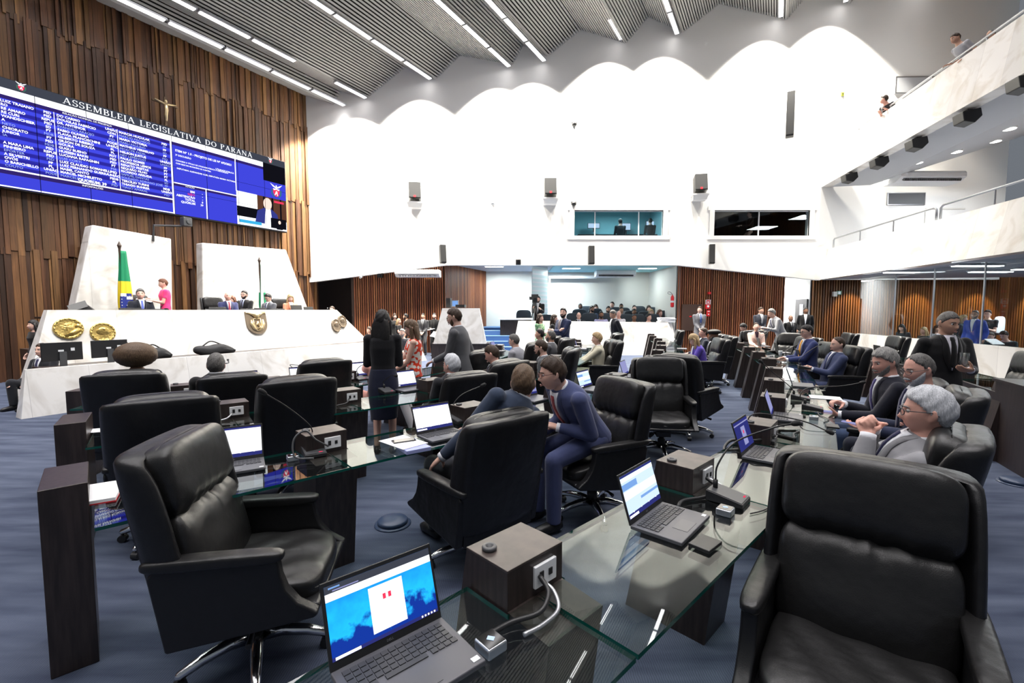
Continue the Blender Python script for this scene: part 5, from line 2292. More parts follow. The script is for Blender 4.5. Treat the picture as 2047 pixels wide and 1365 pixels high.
slabthing('power_bank', 'flat black power bank in front of the pale blue table laptop', 'power bank', 1410, 1083, 42, (.115, .085, .014), M['black'])
slabthing('power_bank', 'flat black power bank right of the lilac laptop', 'power bank', 1664, 850, 60, (.12, .085, .014), M['black'])
o = slabthing('notepad', 'thick pad of white sheets beside the left end post of the second row', 'pad', 186, 983, 33, (.21, .28, .022), M['paper'])
b = MB()
b.box((0, 0, .003), (.212, .282, .006))
b.build('red_edge', M['red'], o)
slabthing('book', 'lilac book under the loose sheet and the phone', 'book', 822, 888, 36, (.17, .25, .026), M['blue_paper'])
slabthing('paper_sheet', 'loose white sheet under the phone on the lilac book', 'paper', 806, 883, 48, (.20, .29, .003), M['paper'], .779, 0)
slabthing('mobile_phone', 'black phone lying on the loose white sheet', 'phone', 807, 879, 30, (.155, .072, .008), M['glossblack'], .7825)
slabthing('paper_stack', 'white sheets on the glass beside the lilac laptop', 'paper', 1650, 794, 62, (.20, .28, .006), M['paper'])
slabthing('paper_stack', 'white sheets on the glass before the white bearded man', 'paper', 1563, 757, 60, (.2, .28, .006), M['paper'])
p = at(232, 858, .76)
slabthing('paper_stack', 'pale sheet under the glass at the left end of the third row', 'paper', 212, 858, 28, (.2, .14, .003), M['paper'], .752)
slabthing('clear_tray', 'clear plastic tray by the lilac laptop', 'tray', 1640, 771, 60, (.1, .1, .05), M['pane'])
p = at(1560, 706, .8)
t = thing('paper_cup', 'white paper cup before the man with the orange tie', 'cup', (p.x, p.y, .752))
b = MB()
b.lathe([(.028, 0), (.038, .09), (.040, .095), (.036, .09), (.02, .02)], n=16)
b.build('cup', M['white_plastic'], t, smooth=True)
p = at(1350, 700, .8)
t = thing('glass_tumbler', 'clear water glass before the orange tied man', 'glass', (at(1585, 714, .8).x, at(1585, 714, .8).y, .752))
b = MB()
b.lathe([(.03, 0), (.034, .1), (.032, .1), (.028, .006)], n=16)
b.build('tumbler', M['pane'], t, smooth=True)


def cable(name, lab, pts, r, mat='black'):
    q_ = MB()
    q_.tube(smoothpath(pts, 7), r, 7)
    o_ = q_.build(name, M[mat], None, smooth=True)
    return tag(o_, lab, 'cable')


def loc(rk, k, x, y, z=0.):
    """point in the frame of a pedestal: x along the row, y towards the aisle"""
    p_, t_, n_ = RI[rk][k]
    v = p_ + t_ * x - n_ * y
    return Vector((v.x, v.y, z))


cable('power_cable', 'thick black cable from the nearest socket box to the camera laptop', [loc('D', 0, .0, -.115, .82), loc('D', 0, -.02, -.17, .80), loc('D', 0, -.08, -.19, .775), loc('D', 0, -.16, -.15, .762), loc('D', 0, -.24, -.14, .760)], .008)
cable('power_cable', 'grey cable from the nearest socket box past the square reader', [loc('D', 0, .01, -.115, .80), loc('D', 0, .015, -.16, .785), loc('D', 0, -.02, -.21, .764), loc('D', 0, -.1, -.22, .760), loc('D', 0, -.17, -.21, .760)], .007, 'grey_metal')
cable('power_cable', 'thick black cable of the second socket box in the nearest row', [loc('D', 1, .0, -.11, .81), loc('D', 1, -.03, -.17, .79), loc('D', 1, -.12, -.17, .765), loc('D', 1, -.25, -.11, .762), loc('D', 1, -.33, -.12, .760)], .009)
cable('data_cable', 'grey ribbed cable of the second socket box in the nearest row', [loc('D', 1, .03, -.11, .80), loc('D', 1, .02, -.18, .785), loc('D', 1, -.05, -.24, .763), loc('D', 1, -.12, -.29, .760)], .006, 'grey_metal')
cable('power_cable', 'black cable looping over the aisle behind the login laptop', [loc('D', 2, -.02, -.11, .80), loc('D', 2, -.15, -.02, .78), loc('D', 2, -.22, .12, .77), loc('D', 2, -.32, .14, .72), loc('D', 2, -.38, .02, .762), loc('D', 2, -.36, -.1, .76)], .010)
cable('power_cable', 'black cable of the third socket box towards the lilac laptop', [loc('D', 2, .03, -.11, .80), loc('D', 2, .12, -.2, .77), loc('D', 2, .3, -.18, .758), loc('D', 2, .42, -.2, .757)], .006)
cable('power_cable', 'black cable lying before the power bank at the lilac laptop', [loc('D', 3, .05, -.35, .757), loc('D', 3, -.1, -.36, .757), loc('D', 3, -.25, -.42, .757), loc('D', 3, -.4, -.38, .757)], .004)
cable('power_cable', 'thin black cable curling beside the pale blue table laptop', [loc('D', 1, -.16, -.38, .757), loc('D', 1, -.08, -.41, .757), loc('D', 1, .05, -.43, .757), loc('D', 1, .1, -.46, .757)], .003)
cable('power_cable', 'grey looped cable around the left microphone', [loc('A', 0, .0, -.12, .80), loc('A', 0, -.08, -.13, .86), loc('A', 0, -.13, -.1, .92), loc('A', 0, -.20, -.1, .88), loc('A', 0, -.21, -.14, .78), loc('A', 0, -.12, -.2, .765)], .006, 'darkgrey')
cable('power_cable', 'black cable from the second box of the second row to the white page laptop', [loc('A', 1, 0, -.12, .80), loc('A', 1, -.08, -.2, .77), loc('A', 1, -.16, -.2, .76), loc('A', 1, -.24, -.24, .76)], .006)
cable('power_cable', 'grey cable of the first socket box of the third row', [loc('B', 0, 0, -.12, .80), loc('B', 0, -.06, -.18, .77), loc('B', 0, -.2, -.18, .76), loc('B', 0, -.3, -.2, .76)], .007, 'grey_metal')
cable('power_cable', 'black cable of the second socket box of the third row', [loc('B', 1, 0, -.12, .80), loc('B', 1, -.06, -.18, .77), loc('B', 1, -.2, -.18, .76), loc('B', 1, -.3, -.2, .76)], .008)

# floor socket covers
for lab, px, py in (('round blue floor socket cover between the left foreground chair and the talking men', 785, 1040), ('round blue floor socket cover at the foot of the right end pedestals', 1443, 731), ('round blue floor socket cover between the far pedestals of the nearest row', 1465, 742), ('round blue floor socket cover beside the aisle below the pale jacket', 1490, 760), ('round blue floor socket cover at the far right edge on the carpet', 2032, 960)):
    p = at(px, py, .03)
    t = thing('floor_socket', lab, 'floor socket', (p.x, p.y, 0), 0, 'round covers on the carpet')
    b = MB()
    b.lathe([(.14, 0), (.14, .008), (.115, .012)], n=28)
    b.build('flange', M['blue_plastic'], t, smooth=True)
    b = MB()
    b.lathe([(.115, .01), (.118, .03), (.108, .042), (.02, .046), (.005, .044)], n=28)
    b.build('lid', M['blue_plastic'], t, smooth=True)

# ---- things on the clerks bench and on the dais top
def monitor(lab, v, yaw, w=.52, h=.31, back=True):
    t_ = thing('monitor', lab, 'monitor', v, yaw)
    q_ = MB()
    q_.box((0, 0, h / 2 + .12), (w, .04, h))
    b_ = q_.build('casing', M['black'], t_, bevel=.006)
    q_ = MB()
    q_.box((-.02, -.022, h * .55 + .12), (.07, .004, .03))
    q_.build('sticker', M['white_plastic'], b_)
    q_ = MB()
    q_.box((.13, -.022, h * .6 + .12), (.05, .004, .05))
    q_.build('sticker', M['white_plastic'], b_)
    q_ = MB()
    q_.box((0, -.03, .14), (.09, .03, .26))
    q_.box((0, 0, .008), (.24, .18, .016))
    q_.build('stand', M['darkgrey'], t_)
    return t_


v = dais(.70, .35, .70)
monitor('black monitor back on the clerks bench, left of two', dais(.52, .30, .70), ANG)
monitor('black monitor back on the clerks bench, right of two', dais(1.17, .34, .70), ANG)
for lab, tt, w in (('black bag on the clerks bench behind the round hairdo', 1.9, .55), ('long black bag on the clerks bench right of the round hairdo', 3.0, .85)):
    p = dais(tt, .4, .70)
    t = thing('shoulder_bag', lab, 'bag', p, ANG)
    b = MB()
    b.pillow((0, 0, .11), (w, .28, .24), 10, 2.6, None, lambda u, v_, w_, q_: Vector((q_.x, q_.y, q_.z + .02 * math.sin(u * 5) - .05 * max(0, u) * (w_ > 0))))
    b.build('body', M['bag'], t, smooth=True)
    b = MB()
    b.tube(smoothpath([(-w * .3, 0, .2), (-w * .1, 0, .3), (w * .15, 0, .22), (w * .3, .02, .16)]), .014, 6)
    b.build('handle', M['bag'], t, smooth=True)
b = MB()
b.tube(smoothpath([dais(.75, .25, .705), dais(1.2, .2, .705), dais(1.6, .26, .705), dais(1.9, .22, .705)]), .012, 6)
o = b.build('power_cable', M['black'])
tag(o, 'black cable lying along the clerks bench before the monitors', 'cable')


def ondais(px, t_off=2.1):
    """dais position above the worktop seen at photo column px"""
    dist = DN.dot(TB) - t_off
    return online(px, 619, DN, dist)


for lab, px, w, h in (('black laptop lid on the dais before the bald man', 437, .42, .20), ('black laptop lid on the dais before the grey haired man in the armchair', 262, .4, .17), ('black monitor back on the dais beside the woman in pink', 305, .5, .15), ('black laptop lid on the dais before the bearded man', 498, .44, .16), ('black laptop lid on the dais left of the man looking down', 522, .34, .18), ('black laptop lid on the dais right of the man looking down', 556, .44, .16), ('black laptop lid on the dais before the blonde woman', 594, .36, .27), ('half open laptop lid at the right end of the dais top', 618, .32, .22)):
    p = ondais(px)
    t = thing('dais_laptop', lab, 'laptop', (p.x, p.y, 1.54), ANG)
    b = MB()
    R_ = Matrix.Rotation(math.radians(-14), 3, 'X')
    b.box((0, .02, h * .5 + .01), (w, .015, h), 0, R_)
    b.build('screen_lid', M['black'], t, bevel=.004)
    b = MB()
    b.box((0, .17, .01), (w, .25, .02))
    b.build('base', M['laptop'], t)
p = ondais(165, 2.25)
t = thing('lectern_box', 'black slanted reading stand at the left end of the dais top', 'reading stand', (p.x, p.y, 1.54), ANG)
t.scale = (.5, .6, .75)
b = MB()
b.hexa([Vector((-.5, -.16, .0)), Vector((.5, -.16, .0)), Vector((.5, .22, 0)), Vector((-.5, .22, 0))], [Vector((-.52, -.12, .14)), Vector((.1, -.12, .34)), Vector((.52, .2, .16)), Vector((-.2, .25, .2))])
b.build('stand', M['black'], t)
b = MB()
b.box((-.2, -.15, .28), (.62, .02, .2), 0, Matrix.Rotation(math.radians(-30), 3, 'X') @ Matrix.Rotation(math.radians(-16), 3, 'Y'))
b.build('reading_board', M['black'], t)
for k, px in enumerate((655, 660)):
    p = ondais(px, 2.3)
    t = thing('water_bottle', 'clear water bottle at the right end of the dais, %s of two' % ('left', 'right')[k], 'bottle', (p.x, p.y, 1.52))
    b = MB()
    b.lathe([(.03, 0), (.032, .14), (.014, .18), (.014, .21)], n=12)
    b.build('bottle', M['pane'], t, smooth=True)
    b = MB()
    b.lathe([(.016, .205), (.016, .225)], n=10)
    b.build('cap', M['white_plastic'], t)
p = ad(905, 605, 15.5)
t = thing('tribune_screen', 'small screen and speaker on top of the marble tribune', 'screen', (p.x, p.y, 1.74), math.radians(-15))
b = MB()
b.box((-.14, 0, .17), (.16, .14, .32))
b.build('speaker', M['black'], t)
b = MB()
b.box((.09, 0, .15), (.24, .03, .22))
b.build('casing', M['grey_metal'], t)
b = MB()
b.box((.09, -.017, .15), (.2, .004, .18))
b.build('display', M['lap_mid'], t)
b = MB()
b.box((.3, -.02, .06), (.32, .16, .1))
b.build('keyboard_box', M['black'], t)
# ================================================================== PEOPLE
SKINS = {'fair': pm('skin_fair', (.68, .42, .33), .5, spec=.35, bump=(90, .1)), 'tan': pm('skin_tan', (.52, .30, .21), .5, spec=.35, bump=(90, .1)), 'pink': pm('skin_ruddy', (.70, .38, .30), .48, spec=.4, bump=(90, .1)), 'brown': pm('skin_brown', (.20, .10, .06), .5, spec=.35, bump=(90, .1)), 'dark': pm('skin_dark', (.10, .05, .032), .5, spec=.4, bump=(90, .1))}
HAIRS = {'black': hairmat('hair_black', (.005, .005, .006), (.02, .017, .016)), 'brown': hairmat('hair_brown', (.016, .009, .006), (.06, .036, .022)), 'lbrown': hairmat('hair_light_brown', (.05, .03, .018), (.15, .095, .055)), 'grey': hairmat('hair_grey', (.10, .10, .10), (.34, .33, .31)), 'white': hairmat('hair_white', (.34, .35, .37), (.62, .63, .66)), 'blonde': hairmat('hair_blonde', (.20, .12, .05), (.58, .43, .24)), 'salt': hairmat('hair_salt_and_pepper', (.03, .03, .03), (.16, .15, .14)), 'auburn': hairmat('hair_auburn', (.06, .02, .01), (.16, .06, .03))}
EYEM = [pm('eye_white', (.75, .73, .70), .3), pm('eye_iris', (.03, .018, .012), .2)]
LIPM = pm('lips_plain', (.46, .22, .18), .5)
LIP = pm('lips', (.42, .16, .14), .45)
CLO = {}


def cloth(c, pat=None):
    key = (tuple(c), pat)
    if key not in CLO:
        m_ = pm('cloth_%d' % len(CLO), c, .85, spec=.2, bump=(7, .5), var=(3, .12), sheen=.15)
        if pat:
            nt_ = m_.node_tree
            b_ = nt_.nodes['Principled BSDF']
            v_ = nt_.nodes.new('ShaderNodeTexVoronoi')
            v_.inputs['Scale'].default_value = 19
            v_.feature = 'SMOOTH_F1'
            tc_ = nt_.nodes.new('ShaderNodeTexCoord')
            r_ = nt_.nodes.new('ShaderNodeValToRGB')
            r_.color_ramp.interpolation = 'CONSTANT'
            e0 = r_.color_ramp.elements
            e0[0].color = (*pat, 1)
            e0[1].position, e0[1].color = .42, (*c, 1)
            nt_.links.new(tc_.outputs['Object'], v_.inputs['Vector'])
            nt_.links.new(v_.outputs[0], r_.inputs[0])
            nt_.links.new(r_.outputs[0], b_.inputs['Base Color'])
        CLO[key] = m_
    return CLO[key]


_tmp = bpy.data.collections.new('build_room')


def remesh(mb, vox, smooth=3, name='body'):
    """fuse overlapping closed pieces into one continuous surface"""
    me_ = mb.mesh('t', [])
    fixn(me_)
    o_ = bpy.data.objects.new('t', me_)
    COL.objects.link(o_)
    r_ = o_.modifiers.new('r', 'REMESH')
    r_.mode = 'VOXEL'
    r_.voxel_size = vox
    r_.use_smooth_shade = True
    if smooth:
        s_ = o_.modifiers.new('s', 'SMOOTH')
        s_.factor = .5
        s_.iterations = smooth
    dg = bpy.context.evaluated_depsgraph_get()
    out_ = bpy.data.meshes.new_from_object(o_.evaluated_get(dg))
    out_.name = name
    bpy.data.objects.remove(o_)
    bpy.data.meshes.remove(me_)
    out_.polygons.foreach_set('use_smooth', [True] * len(out_.polygons))
    return out_


def meshobj(name, me_, mats, parent):
    me_.materials.clear()
    for m_ in (mats if isinstance(mats, (list, tuple)) else [mats]):
        me_.materials.append(m_)
    o_ = bpy.data.objects.new(name, me_)
    COL.objects.link(o_)
    o_.parent = parent
    return o_


def sst(x, a, b):
    t = min(1, max(0, (x - a) / (b - a)))
    return t * t * (3 - 2 * t)


def headbase(th, az, jaw=1., wide=1.):
    """skull and jaw without the face; th from crown 0 to chin pi, az 0 = front"""
    st, ct = math.sin(th), math.cos(th)
    x, y, z = .075 * st * math.sin(az) * wide, .096 * st * math.cos(az), .118 * ct
    if z < 0:
        k = -z / .118
        x *= 1 - .22 * k ** 1.4
        if y > 0:
            y *= 1 + .16 * k * (1 - k * .35)
            y += .012 * k
        else:
            y *= 1 - .30 * k
            z *= 1 - .15 * k
    if y < 0 and z > -.02:
        y *= 1.06
    if z > .06:
        z += .002
    return x, y, z


def g(x, m_, s_):
    return math.exp(-((x - m_) / s_) ** 2)


def headmesh(mb, Mx, nu=40, nv=48, fem=0., wide=1.):
    rows = []
    for i in range(nu + 1):
        th = math.pi * min(max(i / nu, .004), .996)
        row = []
        for j in range(nv):
            az = 2 * math.pi * j / nv
            x, y, z = headbase(th, az, wide=wide)
            if y > .02:
                d = 0.
                d += .024 * g(x, 0, .011) * g(z, -.022, .014)          # tip of the nose
                d += .013 * g(x, 0, .010) * g(z, .0, .024)             # bridge
                d += .006 * g(abs(x), .014, .007) * g(z, -.030, .008)  # nostrils
                d -= .010 * g(abs(x), .031, .015) * g(z, .012, .013)   # eye hollows
                d += (.006 - .004 * fem) * g(abs(x), .030, .022) * g(z, .034, .009)
                d += .005 * g(abs(x), .046, .018) * g(z, -.018, .02)   # cheek bones
                d += .006 * g(x, 0, .022) * g(z, -.056, .006)
                d += .006 * g(x, 0, .020) * g(z, -.070, .006)
                d -= .003 * g(x, 0, .024) * g(z, -.063, .003)
                d -= .004 * g(x, 0, .03) * g(z, -.083, .008)
                d += .008 * g(x, 0, .022) * g(z, -.102, .012)          # chin
                y += d
            row.append(Mx @ Vector((x, y, z)))
        rows.append(row)
    mb.grid(rows, cv=True, caps=True)
    for sg in (-1, 1):
        R_ = Matrix.Rotation(sg * .35, 3, 'Z') @ Matrix.Rotation(.12, 3, 'X')
        q_ = MB()
        q_.ell((sg * .077 * wide, -.008, -.004), (.008, .019, .032), 8, 12, R=R_)
        q_.ell((sg * .073 * wide, .0, -.028), (.008, .010, .012), 6, 8)
        mb.join(q_, Mx)


LINES = {   # hairline heights at front, temple, before ear, behind ear, nape ; thickness
    'short': (.068, .060, .000, -.030, -.076, .009),
    'full': (.068, .058, -.004, -.040, -.082, .0135),
    'buzz': (.066, .056, -.008, -.035, -.075, .006),
    'receding': (.098, .078, .002, -.030, -.076, .0075),
    'bald': (.20, .20, .020, -.020, -.072, .006),
    'long': (.060, .046, -.035, -.075, -.09, .016),
    'bob': (.060, .044, -.06, -.085, -.09, .022),
}


def hairline(style, az):
    L_ = LINES[style]
    a = abs(math.degrees(math.atan2(math.sin(az), math.cos(az))))
    ks = [(0, L_[0]), (42, L_[1]), (72, L_[1] * .5 + L_[2] * .5), (84, L_[2]), (104, L_[3]), (135, L_[4]), (180, L_[4])]
    for (a0, z0), (a1, z1) in zip(ks, ks[1:]):
        if a <= a1:
            return z0 + (z1 - z0) * (a - a0) / (a1 - a0)
    return L_[4]


def hairmesh(style, Mx, seed, wide=1., length=.3, Mc=None):
    mb = MB()
    r_ = random.Random(seed)
    if style == 'afro':
        rows = []
        for i in range(29):
            th = math.pi * min(max(i / 28, .01), .99)
            row = []
            for j in range(40):
                az = 2 * math.pi * j / 40
                k = 1 + r_.uniform(-.025, .025)
                row.append(Mx @ Vector((.188 * k * math.sin(th) * math.sin(az), -.03 + .15 * k * math.sin(th) * math.cos(az), .012 + .132 * k * math.cos(th))))
            rows.append(row)
        mb.grid(rows, cv=True, caps=True)
        return mb
    if style == 'hat':
        rows = []
        for i in range(19):
            th = math.pi * min(max(i / 18, .01), .99)
            rows.append([Mx @ Vector((.135 * (1 + r_.uniform(-.05, .05)) * math.sin(th) * math.sin(a), .15 * (1 + r_.uniform(-.05, .05)) * math.sin(th) * math.cos(a) - .005, .085 + .062 * math.cos(th))) for a in np.linspace(0, 2 * math.pi, 30, endpoint=False)])
        mb.grid(rows, cv=True, caps=True)
        return mb
    th_ = LINES[style][5]
    rows = []
    nu, nv = 36, 48
    ph = [r_.uniform(0, 6) for _ in range(4)]
    for i in range(nu + 1):
        th = math.pi * min(max(i / nu, .004), .996)
        row = []
        for j in range(nv):
            az = 2 * math.pi * j / nv
            x, y, z = headbase(th, az, wide=wide)
            zl = hairline(style, az) + .003 * math.sin(9 * az + ph[0])
            m_ = sst(z, zl - .004, zl + .012)
            t = th_ * (.62 + .55 * max(0, z / .118)) * (1 + .16 * math.sin(7 * az + 3 * z * 40 + ph[1]) + .1 * math.sin(15 * az + ph[2]))
            if style in ('short', 'full') and y > .03 and z > .06:
                t += .008 * (1 + math.sin(az * 2 + ph[3])) * .5
            if style == 'receding' and z > .07 and y > -.02:
                t *= .55
            k = t * m_ - .022 * (1 - m_)
            n = Vector((x / .075 ** 2, y / .096 ** 2, z / .118 ** 2)).normalized()
            row.append(Mx @ (Vector((x, y, z)) + n * k))
        rows.append(row)
    mb.grid(rows, cv=True, caps=True)
    if style in ('long', 'bob'):
        Lh = length
        rows = []
        for i in range(14):
            f = i / 13
            z = .03 - f * (Lh + .03)
            w_ = (.070 + .018 * min(1, f * 6)) * (1 + .22 * math.sin(f * 3.0)) * (1 - .28 * max(0, f - .55) * 2)
            dp = .050 * (1 - .45 * f)
            cy = -.052 - .035 * math.sin(min(1, f * 1.6) * 1.4)
            row = []
            for a in np.linspace(0, 2 * math.pi, 26, endpoint=False):
                kk = 1 + .06 * math.sin(a * 7 + f * 3 + ph[0])
                row.append(Mc @ Vector((w_ * kk * math.cos(a), cy + dp * kk * math.sin(a), z)))
            rows.append(row)
        mb.grid(rows, cv=True, caps=True)
        for sg in (-1, 1):
            pts = [(sg * .070, .012, .05), (sg * .084, .006, 0), (sg * .088, -.002, -.07), (sg * .085, -.01, -.07 - (Lh - .07) * .5), (sg * .07, -.02, -Lh * .95)]
            mb.tube([(Mx if k_ < 2 else Mc) @ Vector(p_) for k_, p_ in enumerate(pts)], [.016, .024, .028, .024, .010], 8)
    return mb


def beardmesh(Mx, thick, wide=1.):
    mb = MB()
    rows = []
    nu, nv = 36, 48
    for i in range(nu + 1):
        th = math.pi * min(max(i / nu, .004), .996)
        row = []
        for j in range(nv):
            az = 2 * math.pi * j / nv
            x, y, z = headbase(th, az, wide=wide)
            a = abs(math.degrees(math.atan2(math.sin(az), math.cos(az))))
            zu = -.044 if a < 20 else (-.052 if a < 40 else -.052 + (a - 40) * .0013)
            m_ = sst(zu - z, -.004, .010) * (1 - sst(a, 78, 92))
            hole = g(x, 0, .021) * g(z, -.064, .007) if a < 60 else 0
            m_ *= 1 - min(1, hole * 1.6)
            if y > .02:
                y += .008 * g(x, 0, .022) * g(z, -.102, .012)
            k = thick * m_ * (1 + .6 * g(z, -.11, .03)) - .018 * (1 - m_)
            n = Vector((x / .075 ** 2, y / .096 ** 2, z / .118 ** 2)).normalized()
            row.append(Mx @ (Vector((x, y, z)) + n * k))
        rows.append(row)
    mb.grid(rows, cv=True, caps=True)
    q_ = MB()
    q_.tube([(-.026, .098, -.052), (-.012, .109, -.044), (.012, .109, -.044), (.026, .098, -.052)], [.004, .006 + thick * .2, .006 + thick * .2, .004], 8)
    mb.join(q_, Mx)
    return mb


def handparts(curl, spread=.0, thumb=.5):
    """right hand: wrist at the origin, fingers along +Y, back of the hand +Z, thumb on -X"""
    q_ = MB()
    X = (-.029, -.010, .010, .028)
    LN = (.070, .078, .073, .058)
    for i, x in enumerate(X):
        q_.tube([(x * .55, -.01, 0), (x * .8, .04, .002), (x, .088, .002)], [.017, .016, .0125], 8)
        p_ = Vector((x, .088, .002))
        a = 0.
        pts, rs = [p_.copy()], [.0105]
        for k, f in enumerate((.45, .32, .23)):
            a += curl * (1.0 if k < 2 else .7) * (1 + .12 * (i - 1))
            d_ = Vector((x * spread * 4, math.cos(a), -math.sin(a)))
            p_ = p_ + d_.normalized() * LN[i] * f
            pts.append(p_.copy())
            rs.append((.0095, .0085, .0068)[k])
        q_.tube(pts, rs, 8)
        q_.ell(pts[-1], (.0068,) * 3, 6, 8)
    a = Vector((-.026, .018, -.006))
    b_ = a + Vector((-.7, .75, -.35 - thumb)).normalized() * .048
    c_ = b_ + Vector((-.25, .85, -.2 - thumb * .8)).normalized() * .034
    q_.tube([Vector((-.008, .0, -.002)), a, b_, c_], [.016, .0165, .0115, .009], 8)
    q_.ell(c_, (.009,) * 3, 6, 8)
    return q_


def ik(S, T, a, b, pole):
    S, T = Vector(S), Vector(T)
    d = T - S
    L_ = min(d.length, (a + b) * .995)
    dn = d.normalized()
    T = S + dn * L_
    h = (a * a - b * b + L_ * L_) / (2 * L_)
    r_ = math.sqrt(max(0, a * a - h * h))
    p_ = Vector(pole)
    p_ = (p_ - dn * p_.dot(dn))
    p_ = p_.normalized() if p_.length > 1e-4 else dn.orthogonal().normalized()
    return S + dn * h + p_ * r_, T


def person(lab, px, py, depth, yaw, pose='sit', floor=0., f=0, skin='fair', hair='short', hc='brown', top='suit', tc_=(.02, .022, .03), shirt=(.75, .76, .8), tie=(.03, .03, .08), low=None, lean=0., side=0., hy=0., hp=0., hr=0., hR=None, hL=None, pR=None, pL=None, beard=None, bc=None, glasses=None, grip=('relax', 'relax'), hlen=.3, sc=None, legs=True, lapel=True, group=None, belly=0., upR=None, upL=None, seat=None, sleeve=1., hdY=None, pat=None, voxk=1., fold=None, wide=1., at_=None, drop=0.):
    v = ad(px, py, depth)
    near = depth < 5.6
    mid = depth < 10
    vb = (.0065 if near else .0095 if mid else .016) * voxk
    vc = (.0095 if near else .014 if mid else .021) * voxk
    SW = .182 if not f else .160
    s = sc or (1. if not f else .95)
    Ry = rotz(math.radians(yaw))
    nk = .545
    for it in range(6 if at_ else 1):
        L_ = math.radians(lean)
        sd_ = math.radians(side)
        T = Vector((math.sin(sd_), math.sin(L_) * math.cos(sd_), math.cos(L_) * math.cos(sd_))).normalized()
        X = Vector((math.cos(sd_), 0, -math.sin(sd_)))
        X = (X - T * X.dot(T)).normalized()
        Fw = T.cross(X)
        if Fw.y < 0:
            Fw = -Fw
        ln2 = L_ * .55
        Tn = Vector((math.sin(sd_ * .6), math.sin(ln2), math.cos(ln2))).normalized()
        neck = T * nk
        hc_ = neck + Tn * (.088 - drop) + Vector((0, .018 + .02 * math.sin(L_), 0))
        RH = Matrix.Rotation(math.radians(hy), 3, 'Z') @ Matrix.Rotation(math.radians(hp), 3, 'X') @ Matrix.Rotation(math.radians(hr), 3, 'Y')
        hc_ = hc_ + RH @ Vector((0, 0, .025))
        if at_:     # lean so that the hips come to rest on the given seat
            want = Ry.transposed() @ Vector((v.x - at_[0], v.y - at_[1], 0)) / s
            lean = max(-25, min(45, lean + math.degrees((want.y - hc_.y) / .66)))
            side = max(-30, min(30, side + math.degrees((want.x - hc_.x) / .66)))
    topz = hc_.z + .125 + (.02 if hair == 'hat' else .0)
    if hair == 'afro':
        topz = hc_.z + .142
    # scale and root
    if pose == 'stand':
        hipz = .93
        if sc is None:
            s = (v.z - floor) / (hipz + topz)
        else:
            floor = v.z - s * (hipz + topz)
            print('FLOOR', round(floor, 2), lab)
    else:
        hipz = (v.z - floor) / s - topz
    hip = Vector((0, 0, hipz))
    off = Ry @ Vector((hc_.x, hc_.y, 0)) * s
    root = thing('person', lab, 'person', (v.x - off.x, v.y - off.y, floor), math.radians(yaw), group)
    root.scale = (s, s, s)
    wl = 1 if f else 0
    SECB = [(-.06, .155 + .01 * wl, .11), (.04, .15, .105), (.14, .136 - .012 * wl, .10), (.24, .145 - .012 * wl, .108), (.34, .16 - .012 * wl, .118), (.43, .155 - .01 * wl, .105), (.495, .115 - .01 * wl, .078), (.535, .062, .060)]
    bust = .022 * wl

    def secs(extra, cut=None, flare=0.):
        out_ = []
        for s_, w_, d_ in SECB:
            if cut is not None and s_ < cut:
                continue
            e_ = extra * (1 if s_ < .5 else .55)
            bl_ = belly * g(s_, .13, .13)
            out_.append((s_, w_ + e_ + bl_ * .4, d_ + e_ + bl_ * .5 + bust * g(s_, .33, .07) * .5, bl_ * .5 + bust * g(s_, .33, .07) * .5))
        return out_

    def ring(sec, n=22):
        s_, w_, d_, cy = sec
        c_ = hip + T * s_ + Fw * cy
        return [c_ + X * (w_ * math.copysign(abs(math.cos(a)) ** .85, math.cos(a))) + Fw * (d_ * math.copysign(abs(math.sin(a)) ** .9, math.sin(a))) for a in np.linspace(0, 2 * math.pi, n, endpoint=False)]

    sh = {1: hip + T * .445 + X * SW, -1: hip + T * .445 - X * SW}
    nkp = hip + neck
    hcp = hip + hc_
    if pose == 'stand':
        dR, dL = Vector((.235, .06, -.06)), Vector((-.235, .06, -.06))
    else:
        dR, dL = Vector((.15, .36, .13)), Vector((-.15, .36, .13))
    tg = {1: hip + Vector(hR if hR else dR), -1: hip + Vector(hL if hL else dL)}
    pl = {1: Vector(pR or (.22, -.55, -.75)), -1: Vector(pL or (-.22, -.55, -.75))}
    el, wr = {}, {}
    for k in (1, -1):
        el[k], wr[k] = ik(sh[k], tg[k], .295, .262, pl[k])
    kn, an = {}, {}
    for k in (1, -1):
        hj = hip + Vector((k * .09, .01, -.04))
        if pose == 'stand':
            an[k] = Vector((k * .09, .0 if k > 0 else .03, .085))
            kn[k], _ = ik(hj, an[k], .43, .43, (0, 1, 0))
        else:
            hz_ = max(.40, hipz - .06)
            kn[k] = Vector((k * .13, .43, min(hz_ + .06, .56)))
            an[k] = Vector((k * .12, .42 if seat is None else seat, .09))
            d_ = an[k] - kn[k]
            if d_.length > .46:
                an[k] = kn[k] + d_.normalized() * .46
    Mh = Matrix.Translation(hcp) @ RH.to_4x4()
    # ---- body: one continuous skin
    b_ = MB()
    b_.grid([ring((s_, w_ * .97, d_ * .97, cy)) for s_, w_, d_, cy in secs(-.012)], cv=True, caps=True)
    b_.tube([hip + T * .47, nkp, nkp + (hcp - nkp) * .55 + Vector((0, -.01, 0)), hcp + RH @ Vector((0, -.02, -.03))], [.075, .058 - .008 * wl, .052 - .008 * wl, .05], 14)
    headmesh(b_, Mh, 40 if mid else 26, 48 if mid else 32, f, wide)
    hands = {}
